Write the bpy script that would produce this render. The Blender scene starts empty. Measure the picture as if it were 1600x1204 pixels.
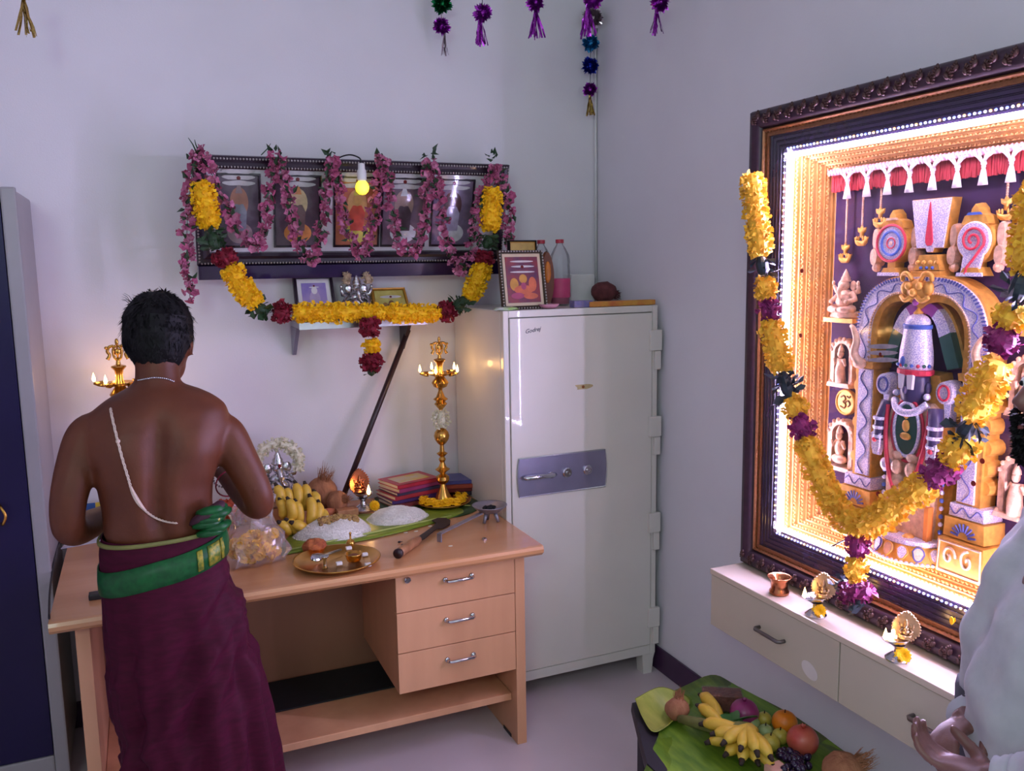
import bpy, bmesh, math, random
from mathutils import Vector, Matrix, noise
from mathutils.bvhtree import BVHTree
random.seed(7)
sc = bpy.context.scene
C = sc.collection
PI = math.pi

# ---------------------------------------------------------------- camera
H = 1.70
yaw, pitch, roll, FPX = math.radians(23.26679222), math.radians(-8.04195753), math.radians(-0.91428051), 1339.9
fw = Vector((math.sin(yaw)*math.cos(pitch), math.cos(yaw)*math.cos(pitch), math.sin(pitch)))
r0 = Vector((math.cos(yaw), -math.sin(yaw), 0)); u0 = r0.cross(fw)
rt = r0*math.cos(roll)+u0*math.sin(roll); up = -r0*math.sin(roll)+u0*math.cos(roll)
CAM = Vector((0, 0, H))
cd = bpy.data.cameras.new('camera'); cam = bpy.data.objects.new('camera', cd); C.objects.link(cam)
cd.sensor_width = 36; cd.lens = FPX/1600*36; cd.clip_start = 0.05
cam.matrix_world = Matrix(((rt.x, up.x, -fw.x, 0), (rt.y, up.y, -fw.y, 0), (rt.z, up.z, -fw.z, H), (0, 0, 0, 1)))
sc.camera = cam
sc.view_settings.view_transform = 'Standard'; sc.view_settings.look = 'None'
sc.view_settings.gamma = 1; sc.view_settings.use_curve_mapping = False
sc.view_settings.exposure = 0.75

# ---------------------------------------------------------------- world (soft daylight from the open side of the room)
W = bpy.data.worlds.new('world'); sc.world = W; W.use_nodes = True
bg = W.node_tree.nodes['Background']
bg.inputs[0].default_value = (0.66, 0.80, 0.82, 1); bg.inputs[1].default_value = 1.1
def area(name, loc, target, size, power, col):
    l = bpy.data.lights.new(name, 'AREA'); l.shape = 'RECTANGLE'; l.size, l.size_y = size; l.energy = power; l.color = col
    o = bpy.data.objects.new(name, l); C.objects.link(o); o.location = loc
    o.rotation_euler = (Vector(target)-Vector(loc)).to_track_quat('-Z', 'Y').to_euler(); return o
area('upper_wall_fill', (-0.9, -0.9, 2.55), (1.9, 1.5, 2.6), (0.7, 0.6), 12, (0.72, 1.0, 0.92))  # added fill brightening the upper right wall; no window stands here

# measuring helpers: where the sight line through a photo pixel meets a plane of the room
def ray(x, y): return rt*(x-800) - up*(y-602) + fw*FPX
def PX(x, y, X0): d = ray(x, y); return CAM + d*(X0/d.x)
def PY(x, y, Y0): d = ray(x, y); return CAM + d*(Y0/d.y)
def PZ(x, y, Z0): d = ray(x, y); return CAM + d*((Z0-H)/d.z)
def PD(x, y, D0): d = ray(x, y); return CAM + d*(D0/FPX)
def PN(x, y, p, n): d = ray(x, y); return CAM + d*((Vector(p)-CAM).dot(n)/d.dot(n))
RW, BW = 1.903, 3.437      # right wall x, back wall y

# ---------------------------------------------------------------- materials
def lin(c):
    f = lambda v: v/12.92 if v <= 0.04045 else ((v+0.055)/1.055)**2.4
    return tuple(f(v/255) for v in c)
MATS = {}
def mat(name, rgb, rough=0.6, metal=0.0, var=0.15, scale=30.0, bump=0.0, bscale=None, rgb2=None, emit=0.0, ecol=None,
        spec=0.5, sss=0.0, coat=0.0, stretch=None, alpha=1.0, sheen=0.0, trans=0.0, vor=False):
    if name in MATS: return MATS[name]
    m = bpy.data.materials.new(name); m.use_nodes = True; nt = m.node_tree; N = nt.nodes; L = nt.links
    b = N['Principled BSDF']; c1 = lin(rgb)
    c2 = lin(rgb2) if rgb2 else tuple(max(0, v*(1-var)) for v in c1)
    tc = N.new('ShaderNodeTexCoord'); mp = N.new('ShaderNodeMapping'); L.new(tc.outputs['Object'], mp.inputs[0])
    if stretch: mp.inputs['Scale'].default_value = stretch
    if vor:
        tx = N.new('ShaderNodeTexVoronoi'); tx.inputs['Scale'].default_value = scale; fac = tx.outputs['Distance']
    else:
        tx = N.new('ShaderNodeTexNoise'); tx.inputs['Scale'].default_value = scale; tx.inputs['Detail'].default_value = 4; fac = tx.outputs['Fac']
    L.new(mp.outputs[0], tx.inputs['Vector'])
    rp = N.new('ShaderNodeValToRGB'); rp.color_ramp.elements[0].position = 0.32; rp.color_ramp.elements[1].position = 0.68
    rp.color_ramp.elements[0].color = (*c2, 1); rp.color_ramp.elements[1].color = (*c1, 1)
    L.new(fac, rp.inputs[0]); L.new(rp.outputs[0], b.inputs['Base Color'])
    b.inputs['Roughness'].default_value = rough; b.inputs['Metallic'].default_value = metal
    b.inputs['Specular IOR Level'].default_value = spec
    b.inputs['Coat Weight'].default_value = coat; b.inputs['Sheen Weight'].default_value = sheen
    b.inputs['Transmission Weight'].default_value = trans
    if sss: b.inputs['Subsurface Weight'].default_value = sss; b.inputs['Subsurface Scale'].default_value = 0.01
    if alpha < 1: b.inputs['Alpha'].default_value = alpha
    if emit: b.inputs['Emission Color'].default_value = (*(ecol or c1), 1); b.inputs['Emission Strength'].default_value = emit
    if bump:
        bt = N.new('ShaderNodeTexNoise'); bt.inputs['Scale'].default_value = bscale or scale*3; bt.inputs['Detail'].default_value = 3
        L.new(mp.outputs[0], bt.inputs['Vector'])
        bn = N.new('ShaderNodeBump'); bn.inputs['Strength'].default_value = bump; bn.inputs['Distance'].default_value = 0.01
        L.new(bt.outputs['Fac'], bn.inputs['Height']); L.new(bn.outputs[0], b.inputs['Normal'])
    MATS[name] = m; return m
def glassy(name, tint, gloss=0.08, diff=0.0, dcol=(1, 1, 1), rough=0.05):
    """thin clear sheet: mostly see-through, a little gloss, optional milky diffuse"""
    if name in MATS: return MATS[name]
    m = bpy.data.materials.new(name); m.use_nodes = True; nt = m.node_tree; N = nt.nodes; L = nt.links
    N.remove(N['Principled BSDF']); out = N['Material Output']
    t = N.new('ShaderNodeBsdfTransparent'); t.inputs[0].default_value = (*tint, 1)
    g = N.new('ShaderNodeBsdfGlossy'); g.inputs['Roughness'].default_value = rough
    d = N.new('ShaderNodeBsdfDiffuse'); d.inputs[0].default_value = (*dcol, 1)
    lw = N.new('ShaderNodeFresnel'); lw.inputs[0].default_value = 1.3
    ad = N.new('ShaderNodeMath'); ad.operation = 'MULTIPLY_ADD'; ad.inputs[1].default_value = gloss*8; ad.inputs[2].default_value = gloss*0.3
    ad.use_clamp = True; L.new(lw.outputs[0], ad.inputs[0])
    m1 = N.new('ShaderNodeMixShader'); m1.inputs[0].default_value = diff; L.new(t.outputs[0], m1.inputs[1]); L.new(d.outputs[0], m1.inputs[2])
    m2 = N.new('ShaderNodeMixShader'); L.new(ad.outputs[0], m2.inputs[0]); L.new(m1.outputs[0], m2.inputs[1]); L.new(g.outputs[0], m2.inputs[2])
    L.new(m2.outputs[0], out.inputs[0]); MATS[name] = m; return m
def glow(name, col, strength, sample=True):
    if name in MATS: return MATS[name]
    m = bpy.data.materials.new(name); m.use_nodes = True; b = m.node_tree.nodes['Principled BSDF']
    b.inputs['Base Color'].default_value = (0.3, 0.3, 0.3, 1)
    b.inputs['Emission Color'].default_value = (*col, 1); b.inputs['Emission Strength'].default_value = strength
    if not sample: m.cycles.emission_sampling = 'NONE'
    MATS[name] = m; return m

# ---------------------------------------------------------------- mesh helpers
V = Vector
class M:
    def __init__(s): s.v = []; s.f = []; s.mi = []
    def add(s, vs, fs, mi=0):
        o = len(s.v); s.v += [Vector(p) for p in vs]; s.f += [tuple(o+i for i in f) for f in fs]; s.mi += [mi]*len(fs); return s
    def box(s, a, b, mi=0, ch=0.0):
        """axis box between corners a and b, ch = chamfer"""
        x0, x1 = sorted((a[0], b[0])); y0, y1 = sorted((a[1], b[1])); z0, z1 = sorted((a[2], b[2]))
        if not ch:
            return s.add([(x0,y0,z0),(x1,y0,z0),(x1,y1,z0),(x0,y1,z0),(x0,y0,z1),(x1,y0,z1),(x1,y1,z1),(x0,y1,z1)],
                  [(0,3,2,1),(4,5,6,7),(0,1,5,4),(1,2,6,5),(2,3,7,6),(3,0,4,7)], mi)
        bm = bmesh.new(); bmesh.ops.create_cube(bm, size=1)
        for v in bm.verts: v.co = Vector((x0+(v.co.x+.5)*(x1-x0), y0+(v.co.y+.5)*(y1-y0), z0+(v.co.z+.5)*(z1-z0)))
        bmesh.ops.bevel(bm, geom=bm.edges[:], offset=ch, segments=2, affect='EDGES', profile=0.6)
        return s.bm(bm, mi)
    def bm(s, bm, mi=0):
        bm.verts.ensure_lookup_table(); bm.verts.index_update()
        s.add([v.co.copy() for v in bm.verts], [[v.index for v in f.verts] for f in bm.faces], mi); bm.free(); return s
    def obox(s, c, ax, ay, az, mi=0):
        """box with half axes vectors"""
        c, ax, ay, az = map(Vector, (c, ax, ay, az))
        vs = [c+ax*i+ay*j+az*k for k in (-1, 1) for i, j in ((-1,-1),(1,-1),(1,1),(-1,1))]
        return s.add(vs, [(0,3,2,1),(4,5,6,7),(0,1,5,4),(1,2,6,5),(2,3,7,6),(3,0,4,7)], mi)
    def rings(s, rings, closed=True, caps=True, mi=0):
        n = len(rings[0]); vs = [p for r in rings for p in r]; fs = []
        for i in range(len(rings)-1):
            for j in range(n if closed else n-1):
                k = (j+1) % n; fs.append((i*n+j, i*n+k, (i+1)*n+k, (i+1)*n+j))
        if caps and closed:
            fs.append(tuple(range(n))[::-1]); fs.append(tuple((len(rings)-1)*n+j for j in range(n)))
        return s.add(vs, fs, mi)
    def lathe(s, prof, c=(0,0,0), n=24, mi=0, axis=(0,0,1), wob=None):
        """prof: list of (radius, height)"""
        c = Vector(c); q = Vector((0,0,1)).rotation_difference(Vector(axis))
        rs = [[c+q @ Vector((max(r, 1e-4)*math.cos(2*PI*j/n)*(wob(j/n) if wob else 1), max(r, 1e-4)*math.sin(2*PI*j/n)*(wob(j/n) if wob else 1), h)) for j in range(n)] for r, h in prof]
        return s.rings(rs, mi=mi)
    def tube(s, path, rad, n=8, mi=0, flat=1.0, closed=False):
        """swept tube, rad a number or list"""
        P = [Vector(p) for p in path]; R = rad if isinstance(rad, (list, tuple)) else [rad]*len(P)
        ref = None; rs = []
        for i, p in enumerate(P):
            if closed: t = P[(i+1) % len(P)]-P[i-1]
            else: t = P[min(i+1, len(P)-1)]-P[max(i-1, 0)]
            t.normalize() if t.length > 1e-9 else None
            if ref is None: ref = t.orthogonal().normalized()
            ref = (ref - t*ref.dot(t)); ref = ref.normalized() if ref.length > 1e-6 else t.orthogonal().normalized()
            b = t.cross(ref)
            rs.append([p+ref*math.cos(2*PI*j/n)*R[i]+b*math.sin(2*PI*j/n)*R[i]*flat for j in range(n)])
        if closed: rs.append(rs[0]); return s.rings(rs, caps=False, mi=mi)
        return s.rings(rs, mi=mi)
    def ball(s, c, r, n=12, m=8, mi=0, rot=None):
        c = Vector(c); r = (r, r, r) if isinstance(r, (int, float)) else r; rs = []
        for i in range(m+1):
            a = PI*i/m; q = max(math.sin(a), 1e-3)
            ring = []
            for j in range(n):
                p = Vector((r[0]*q*math.cos(2*PI*j/n), r[1]*q*math.sin(2*PI*j/n), -r[2]*math.cos(a)))
                ring.append(c+(rot @ p if rot else p))
            rs.append(ring)
        return s.rings(rs, mi=mi)
    def prism(s, pts, off, mi=0, bev=0.0, inset=0.0):
        """flat outline pts (3d), extruded by vector off; the far face inset towards its centre for a soft edge"""
        pts = [Vector(p) for p in pts]; off = Vector(off); n = len(pts); cc = sum(pts, Vector())/n
        rr = [pts]
        if bev: rr.append([p+off*(1-bev) for p in pts])
        rr.append([p+off+((cc-p).normalized()*min(inset, (cc-p).length*0.5) if inset else Vector()) for p in pts])
        nr = (pts[1]-pts[0]).cross(pts[2]-pts[1])
        area2 = sum((pts[i].cross(pts[(i+1) % n]) for i in range(n)), Vector())
        if area2.dot(off) < 0: rr = [r[::-1] for r in rr]
        return s.rings(rr, mi=mi)
    def kite(s, p, d, w, mi=0, fold=0.0, nrm=None):
        """small petal: root p, to p+d, half width vector w"""
        p, d, w = Vector(p), Vector(d), Vector(w)
        mid = p+d*0.6+(nrm*fold if nrm else Vector())
        return s.add([p, mid+w, p+d, mid-w], [(0, 1, 2), (0, 2, 3)], mi)
    def mesh(s, name, o=Vector()):
        me = bpy.data.meshes.new(name); me.from_pydata([tuple(p-o) for p in s.v], [], s.f)
        if any(s.mi): me.polygons.foreach_set('material_index', s.mi)
        me.update(); return me

def setp(o, label=None, cat=None, group=None, kind=None):
    if label: o['label'] = label
    if cat: o['category'] = cat
    if group: o['group'] = group
    if kind: o['kind'] = kind
    return o
def thing(name, label, cat, loc, group=None):
    o = bpy.data.objects.new(name, None); C.objects.link(o); o.location = loc; o.empty_display_size = 0.05
    return setp(o, label, cat, group)
def root_loc(o):
    p = Vector()
    while o: p = p+o.location; o = o.parent
    return p
def obj(name, m, mt, parent=None, smooth=False, label=None, cat=None, group=None, kind=None, sub=0, bevel=0.0, autos=None):
    """link an M (built in room coordinates) as ONE mesh object"""
    if parent is None:
        xs = [p.x for p in m.v]; ys = [p.y for p in m.v]; zs = [p.z for p in m.v]
        o0 = Vector(((min(xs)+max(xs))/2, (min(ys)+max(ys))/2, min(zs)))
    else: o0 = root_loc(parent)
    me = m.mesh(name, o0)
    for x in (mt if isinstance(mt, (list, tuple)) else [mt]): me.materials.append(x)
    o = bpy.data.objects.new(name, me); C.objects.link(o)
    if parent is None: o.location = o0
    else: o.parent = parent
    if smooth: me.polygons.foreach_set('use_smooth', [True]*len(me.polygons))
    if autos: 
        me.polygons.foreach_set('use_smooth', [True]*len(me.polygons)); me.set_sharp_from_angle(angle=math.radians(autos))
    if bevel:
        b = o.modifiers.new('bevel', 'BEVEL'); b.width = bevel; b.segments = 2; b.limit_method = 'ANGLE'
    if sub:
        q = o.modifiers.new('subsurf', 'SUBSURF'); q.levels = sub; q.render_levels = sub
    return setp(o, label, cat, group, kind)
def place(name, me, mw, parent=None, **k):
    """a further object on shared mesh data, mw = its room matrix"""
    o = bpy.data.objects.new(name, me); C.objects.link(o)
    if parent is not None:
        o.parent = parent; o.matrix_basis = Matrix.Translation(-root_loc(parent)) @ mw
    else: o.matrix_basis = mw
    return setp(o, **k)
def smesh(m, name, mats_, smooth=False):
    me = m.mesh(name)
    for x in (mats_ if isinstance(mats_, (list, tuple)) else [mats_]): me.materials.append(x)
    if smooth: me.polygons.foreach_set('use_smooth', [True]*len(me.polygons))
    return me
def spline(pts, n=8):
    """Catmull-Rom through pts"""
    P = [Vector(p) for p in pts]; P = [P[0]*2-P[1]]+P+[P[-1]*2-P[-2]]; out = []
    for i in range(1, len(P)-2):
        for k in range(n):
            t = k/n; a, b, c, d = P[i-1:i+3]
            out.append(0.5*((2*b)+(c-a)*t+(2*a-5*b+4*c-d)*t*t+(3*b-a-3*c+d)*t**3))
    return out+[P[-2]]
def rnd(a, b): return random.uniform(a, b)
def rvec(): return Vector((random.gauss(0,1), random.gauss(0,1), random.gauss(0,1))).normalized()
def orient(loc, z, x=None, s=1.0):
    z = Vector(z).normalized(); x = Vector(x) if x else z.orthogonal()
    x = (x-z*x.dot(z)).normalized(); y = z.cross(x)
    sx = s if isinstance(s, (tuple, list)) else (s, s, s)
    return Matrix(((x.x*sx[0], y.x*sx[1], z.x*sx[2], loc[0]), (x.y*sx[0], y.y*sx[1], z.y*sx[2], loc[1]), (x.z*sx[0], y.z*sx[1], z.z*sx[2], loc[2]), (0,0,0,1)))
# ================================================================ the room
m_wall = mat('wall_paint', (226, 222, 226), 0.7, var=0.05, scale=3, bump=0.05, bscale=180)
m_floor = mat('floor_vinyl', (216, 200, 204), 0.35, var=0.10, scale=2.2, bump=0.02, bscale=60)
m_base = mat('baseboard_purple', (70, 40, 72), 0.4, var=0.2)
m_white = mat('white_plastic', (225, 224, 222), 0.4, var=0.04)
m_steel = mat('steel', (190, 190, 196), 0.28, 1.0, var=0.1, scale=40)
m_chrome = mat('chrome', (205, 205, 210), 0.15, 1.0, var=0.05)
m_brass = mat('brass', (212, 160, 78), 0.24, 1.0, var=0.2, scale=25)
m_gold = mat('gold_paint', (214, 152, 70), 0.38, 0.35, var=0.2, scale=35)
m_silver = mat('silver_idol', (212, 210, 214), 0.22, 1.0, var=0.15, scale=60, bump=0.12, bscale=160)
m_black = mat('black_plastic', (22, 20, 24), 0.5, var=0.2)
X0, Y0, ZC = -1.36, -1.6, 3.05
obj('floor', M().box((X0, Y0, -0.08), (RW+0.12, BW+0.12, 0)), m_floor, kind='structure')
obj('wall_back', M().box((X0, BW, 0), (RW, BW+0.12, ZC)), m_wall, kind='structure')
obj('wall_right', M().box((RW, Y0, 0), (RW+0.12, BW+0.12, ZC)), m_wall, kind='structure')
obj('wall_left', M().box((X0-0.12, Y0, 0), (X0, BW+0.12, ZC)), m_wall, kind='structure')
obj('wall_front', M().box((X0, Y0-.12, 0), (0.35, Y0, ZC)), m_wall, kind='structure')  # unseen wall, stopped short so daylight enters from the right
obj('ceiling', M().box((X0, Y0, ZC), (RW+0.12, BW+0.12, ZC+0.08)), m_wall, kind='structure')
obj('baseboard_right', M().box((RW-0.012, Y0, 0), (RW, BW-0.012, 0.10), ch=0.003), m_base, kind='structure')
obj('baseboard_back', M().box((X0, BW-0.012, 0), (RW-0.012, BW, 0.10), ch=0.003), m_base, kind='structure')
# painted cable conduit run down the corner
cm = M().tube([(RW-0.008, BW-0.008, 1.52), (RW-0.008, BW-0.008, ZC)], 0.006, 8)
obj('trim_1', cm, m_white, kind='structure', smooth=True)

# ---------------------------------------------------------------- wardrobe
m_grey = mat('grey_enamel', (150, 146, 148), 0.4, var=0.06, scale=8)
m_navy = mat('navy_enamel', (24, 14, 60), 0.35, var=0.15, scale=5, spec=.3)
wx, wy, wz = -0.318, 2.985, 1.952
t = thing('steel_wardrobe', 'tall grey steel wardrobe with a dark blue door at the left edge', 'wardrobe', (wx-0.45, 3.2, 0))
b = M(); b.box((wx-0.9, wy+0.02, 0.06), (wx-0.005, BW-0.015, wz-0.006), ch=0.008)
obj('body', b, m_grey, t)
b = M(); e = 0.042
b.box((wx-e, wy, 0.06), (wx, wy+0.022, wz), ch=0.006); b.box((wx-0.9, wy, 0.06), (wx-0.9+e, wy+0.022, wz), ch=0.006)
b.box((wx-0.9+e, wy, wz-e), (wx-e, wy+0.022, wz), ch=0.006); b.box((wx-0.9+e, wy, 0.06), (wx-e, wy+0.022, 0.14), ch=0.006)
obj('door_frame', b, m_grey, t)
d1 = obj('door', M().box((wx-0.448, wy+0.002, 0.142), (wx-e-0.002, wy+0.019, wz-e-0.002), ch=0.002), m_navy, t, label='dark blue glossy door')
d2 = obj('door', M().box((wx-0.9+e+0.002, wy+0.002, 0.142), (wx-0.452, wy+0.019, wz-e-0.002), ch=0.002), m_navy, t, label='dark blue glossy door')
hp = PY(6, 805, wy-0.02)
hm = M().tube(spline([hp+V((-0.012, 0.02, 0.03)), hp+V((-0.004, -0.006, 0.026)), hp+V((0.006, -0.012, 0.0)), hp+V((-0.004, -0.006, -0.026)), hp+V((-0.012, 0.02, -0.03))], 5), 0.0045, 8)
obj('door_handle', hm, m_brass, d1, smooth=True)
for dx in (-0.86, -0.04):
    for yy in (wy+0.05, BW-0.06):
        obj('foot', M().lathe([(0.016, 0), (0.02, 0.01), (0.02, 0.061)], (wx+dx, yy, 0), 12), m_black, t)

# ---------------------------------------------------------------- desk
m_wood = mat('desk_laminate', (216, 160, 120), 0.38, var=0.0, rgb2=(200, 144, 106), scale=9, stretch=(1, 1, 0.12), bump=0.02, bscale=60)
m_woodtop = mat('desk_top_laminate', (206, 150, 104), 0.26, rgb2=(190, 132, 88), scale=9, stretch=(0.12, 1, 1), coat=0.2)
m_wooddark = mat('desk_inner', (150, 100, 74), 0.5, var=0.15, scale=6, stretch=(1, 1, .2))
DZ, DY0, DY1, DX0, DX1 = 0.75, 2.545, 3.405, -0.292, 1.203
t = thing('writing_desk', 'light wood desk with three drawers crowded with ritual offerings', 'desk', (0.45, 2.95, 0))
b = M()
prof = [(DY0+0.016, DZ-0.036), (DY0+0.002, DZ-0.024), (DY0, DZ-0.012), (DY0+0.004, DZ-0.002), (DY0+0.014, DZ), (DY1, DZ), (DY1, DZ-0.036)]
b.rings([[V((x, y, z)) for y, z in prof] for x in (DX0, DX1)])
obj('tabletop', b, m_woodtop, t, label='bullnose wooden tabletop')
LY = 2.623
for nm, xa, xb in (('side_panel', -0.236, -0.198), ('side_panel', 1.128, 1.164)):
    b = M().box((xa, LY, 0), (xb, DY1-0.03, DZ-0.036), ch=0.002); obj(nm, b, m_wood, t)
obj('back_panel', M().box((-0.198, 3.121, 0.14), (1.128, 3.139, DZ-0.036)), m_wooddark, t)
# drawer unit
ux0, ux1, uz0 = 0.702, 1.127, 0.285
obj('drawer_case', M().box((ux0+0.001, LY+0.022, uz0), (ux1, 3.12, DZ-0.037)), m_wood, t)
zs = [0.285, 0.427, 0.568, 0.709]
hmetal = m_chrome
for i in range(3):
    d = obj('drawer', M().box((ux0, LY, zs[i]+0.0015), (ux1-0.001, LY+0.02, zs[i+1]-0.0015), ch=0.0015), m_wood, t)
    hc = V(((ux0+ux1)/2+0.005, LY, zs[i]+0.09)); hw = 0.047
    hb = M().tube([hc+V((-hw, -0.002, 0)), hc+V((-hw, -0.018, 0)), hc+V((-hw+0.006, -0.024, 0)), hc+V((hw-0.006, -0.024, 0)), hc+V((hw, -0.018, 0)), hc+V((hw, -0.002, 0))], 0.0055, 8)
    for s in (-1, 1): hb.lathe([(0.009, 0), (0.009, 0.004), (0.006, 0.006)], hc+V((s*hw, 0, 0)), 12, axis=(0, -1, 0))
    obj('handle', hb, hmetal, d, smooth=True, label='chrome bar handle')
    if i == 2:
        obj('lock', M().lathe([(0.011, 0), (0.011, 0.006), (0.008, 0.008), (0.0, 0.008)], (ux0+0.04, LY, zs[3]-0.03), 14, axis=(0, -1, 0)), m_chrome, d, label='round drawer lock')
# lower shelf
obj('foot_shelf', M().box((-0.197, 2.668, 0.150), (1.127, 3.12, 0.176), ch=0.003), m_wood, t)
for xa in (-0.217, 1.146): obj('foot_pad', M().box((xa-0.02, 2.68, 0.0), (xa+0.02, 2.75, 0.012)), m_black, t)
obj('shelf_sheet', M().box((-0.15, 2.885, 0.1765), (0.80, 3.11, 0.183), ch=0.002), mat('flat_black', (24, 25, 29), 0.8, var=0.2), label='flat black sheet lying on the lower shelf of the desk', cat='mat')  # thin black sheet over the back part of the shelf
# cable and grommet at the left end of the desk
cb = M().tube(spline([PZ(96, 845, DZ)+V((0, 0.05, .004)), PZ(88, 860, DZ)+V((0, 0, .006)), PZ(82, 895, DZ)+V((0, 0, .005)), PZ(78, 930, DZ)+V((0, 0, .005)), PZ(77, 968, DZ)+V((0, 0.0, .004))], 6), 0.003, 6)
obj('power_cable', cb, m_black, smooth=True, label='thin black cable lying along the left end of the desk', cat='cable')
g = PZ(152, 935, DZ)
obj('charger', M().box(g+V((-0.022, -0.012, 0)), g+V((0.03, 0.022, 0.018)), ch=0.004), m_black, label='small black charger block on the desk beside the maroon dhoti', cat='charger')

# ---------------------------------------------------------------- steel safe
m_safe = mat('safe_enamel', (222, 216, 206), 0.32, var=0.05, scale=4, coat=0.25)
m_groove = mat('safe_groove', (120, 116, 112), 0.6, var=0.1)
m_plate = mat('lock_plate', (150, 148, 170), 0.3, 0.7, var=0.12, scale=12)
m_rust = mat('rust', (150, 92, 40), 0.9, var=0.4, scale=90)
m_ink = mat('logo_ink', (40, 40, 60), 0.5, var=0.1)
SX0, SX1, SY, SZ = 1.209, 1.872, 2.885, 1.532
t = thing('steel_safe', 'tall cream steel safe standing in the corner of the room', 'safe', ((SX0+SX1)/2, 3.15, 0))
obj('body', M().box((SX0, SY+0.03, 0.085), (SX1, BW-0.02, SZ), ch=0.006), m_safe, t)
b = M()   # front surround
b.box((SX0, SY, 0.085), (SX0+0.022, SY+0.03, SZ), ch=0.004); b.box((SX1-0.024, SY, 0.085), (SX1, SY+0.03, SZ), ch=0.004)
b.box((SX0+0.022, SY+0.001, SZ-0.026), (SX1-0.024, SY+0.03, SZ), ch=0.003); b.box((SX0+0.022, SY+0.001, 0.085), (SX1-0.024, SY+0.03, 0.125), ch=0.003)
obj('front_surround', b, m_safe, t)
obj('door_gap', M().box((SX0+0.02, SY+0.012, 0.12), (SX1-0.02, SY+0.029, SZ-0.02)), m_groove, t)
dr = obj('door', M().box((SX0+0.025, SY-0.003, 0.128), (SX1-0.027, SY+0.02, SZ-0.029), ch=0.003), m_safe, t)
for py in (515, 650, 800, 948):
    p = PY(1022, py, SY-0.004); z1 = p.z
    hb = M().box((SX1-0.042, SY-0.016, z1-0.082), (SX1+0.012, SY+0.004, z1), ch=0.004)
    hb.box((SX1-0.018, SY-0.012, z1-0.158), (SX1+0.010, SY+0.004, z1-0.083), ch=0.004)
    obj('hinge', hb, m_safe, t)
# lock plate
a, c = PY(811, 777, SY-0.005), PY(943, 706, SY-0.005)
a = V((a.x, SY-0.0032, PY(812, 776, SY).z)); zt = PY(811, 716, SY).z; xr = PY(944, 710, SY).x
pl = M(); pts = []
for k in range(9): u = k/8; pts.append(V((a.x+0.012*math.sin(PI*u)*-0.5, SY-0.003, a.z+(zt-a.z)*u)))
for k in range(9): u = 1-k/8; pts.append(V((xr+0.012*math.sin(PI*u)*0.5, SY-0.003, a.z+(zt-a.z)*u)))
pl.prism(pts, (0, -0.006, 0), bev=0.4, inset=0.003)
lp = obj('lock_plate', pl, m_plate, t, label='grey metal lock plate')
rim = M().tube([p+V((0, -0.005, 0)) for p in pts], 0.0025, 6, closed=True); obj('rim', rim, m_steel, lp, smooth=True)
h0, h1 = PY(818, 747, SY-0.02), PY(868, 741, SY-0.02); zz = (h0.z+h1.z)/2
hb = M().tube([V((h0.x, SY-0.022, zz)), V((h0.x+0.012, SY-0.026, zz)), V((h1.x-0.01, SY-0.026, zz)), V((h1.x, SY-0.018, zz))], [0.006, 0.010, 0.010, 0.008], 10)
hb.lathe([(0.012, 0), (0.012, 0.02)], (h1.x-0.02, SY-0.008, zz), 12, axis=(0, -1, 0))
obj('handle', hb, m_chrome, lp, smooth=True, label='chrome lever handle')
for px_ in (886, 918):
    k = PY(px_, 738 if px_ < 900 else 734, SY-0.01)
    kb = M().lathe([(0.020, 0), (0.020, 0.006), (0.016, 0.010), (0.012, 0.010), (0.011, 0.007), (0.006, 0.007), (0.006, 0.013), (0, 0.013)], (k.x, SY-0.009, zz), 18, axis=(0, -1, 0))
    obj('key_lock', kb, m_chrome, lp, autos=35, label='round chrome key lock')
k = PY(911, 604, SY-0.003)
rb = M().prism([k+V((0.035*math.cos(a)*(1+.3*math.sin(3*a+1)), -0.0002, 0.013*math.sin(a)*(1+.3*math.cos(2*a)))) for a in [i*PI/9 for i in range(18)]], (0, -0.0006, 0))
obj('stain', rb, mat('rust_stain', (196, 176, 128), 0.6, var=0.25, scale=60), dr, label='yellowish rust stain')
obj('screw_hole', M().lathe([(0.006, 0), (0.006, 0.0015), (0.003, 0.0016)], k+V((0, -0.0008, 0)), 10, axis=(0, -1, 0)), m_rust, dr)
for xa in (SX0+0.012, SX1-0.06):
    fb = M().prism([(xa, SY+0.004, 0.086), (xa+0.06, SY+0.004, 0.086), (xa+0.052, SY+0.004, 0.06), (xa+0.046, SY+0.004, 0.0), (xa+0.006, SY+0.004, 0.0), (xa+0.002, SY+0.004, 0.05)], (0, 0.05, 0))
    obj('foot', fb, m_safe, t)
    fb = M().box((xa, BW-0.1, 0), (xa+0.05, BW-0.04, 0.086)); obj('foot', fb, m_safe, t)
def text_mesh(body, size, mw, mt, name, parent, extrude=0.0008, shear=0.0, label=None):
    cu = bpy.data.curves.new(name, 'FONT'); cu.body = body; cu.size = size; cu.extrude = extrude; cu.shear = shear; cu.align_x = 'CENTER'; cu.align_y = 'CENTER'
    cu.resolution_u = 3
    o = bpy.data.objects.new(name, cu); C.objects.link(o)
    me = bpy.data.meshes.new_from_object(o.evaluated_get(bpy.context.evaluated_depsgraph_get())); bpy.data.objects.remove(o)
    me.materials.clear(); me.materials.append(mt)
    o = place(name, me, mw, parent)
    if label: o['label'] = label
    return o
k = PY(832, 516, SY-0.0035)
text_mesh('Godrej', 0.022, Matrix.Translation(k) @ Matrix.Rotation(PI/2, 4, 'X') @ Matrix.Rotation(math.radians(8), 4, 'Z'), m_ink, 'maker_mark', dr, shear=0.45, label='dark slanted script maker mark')
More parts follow.
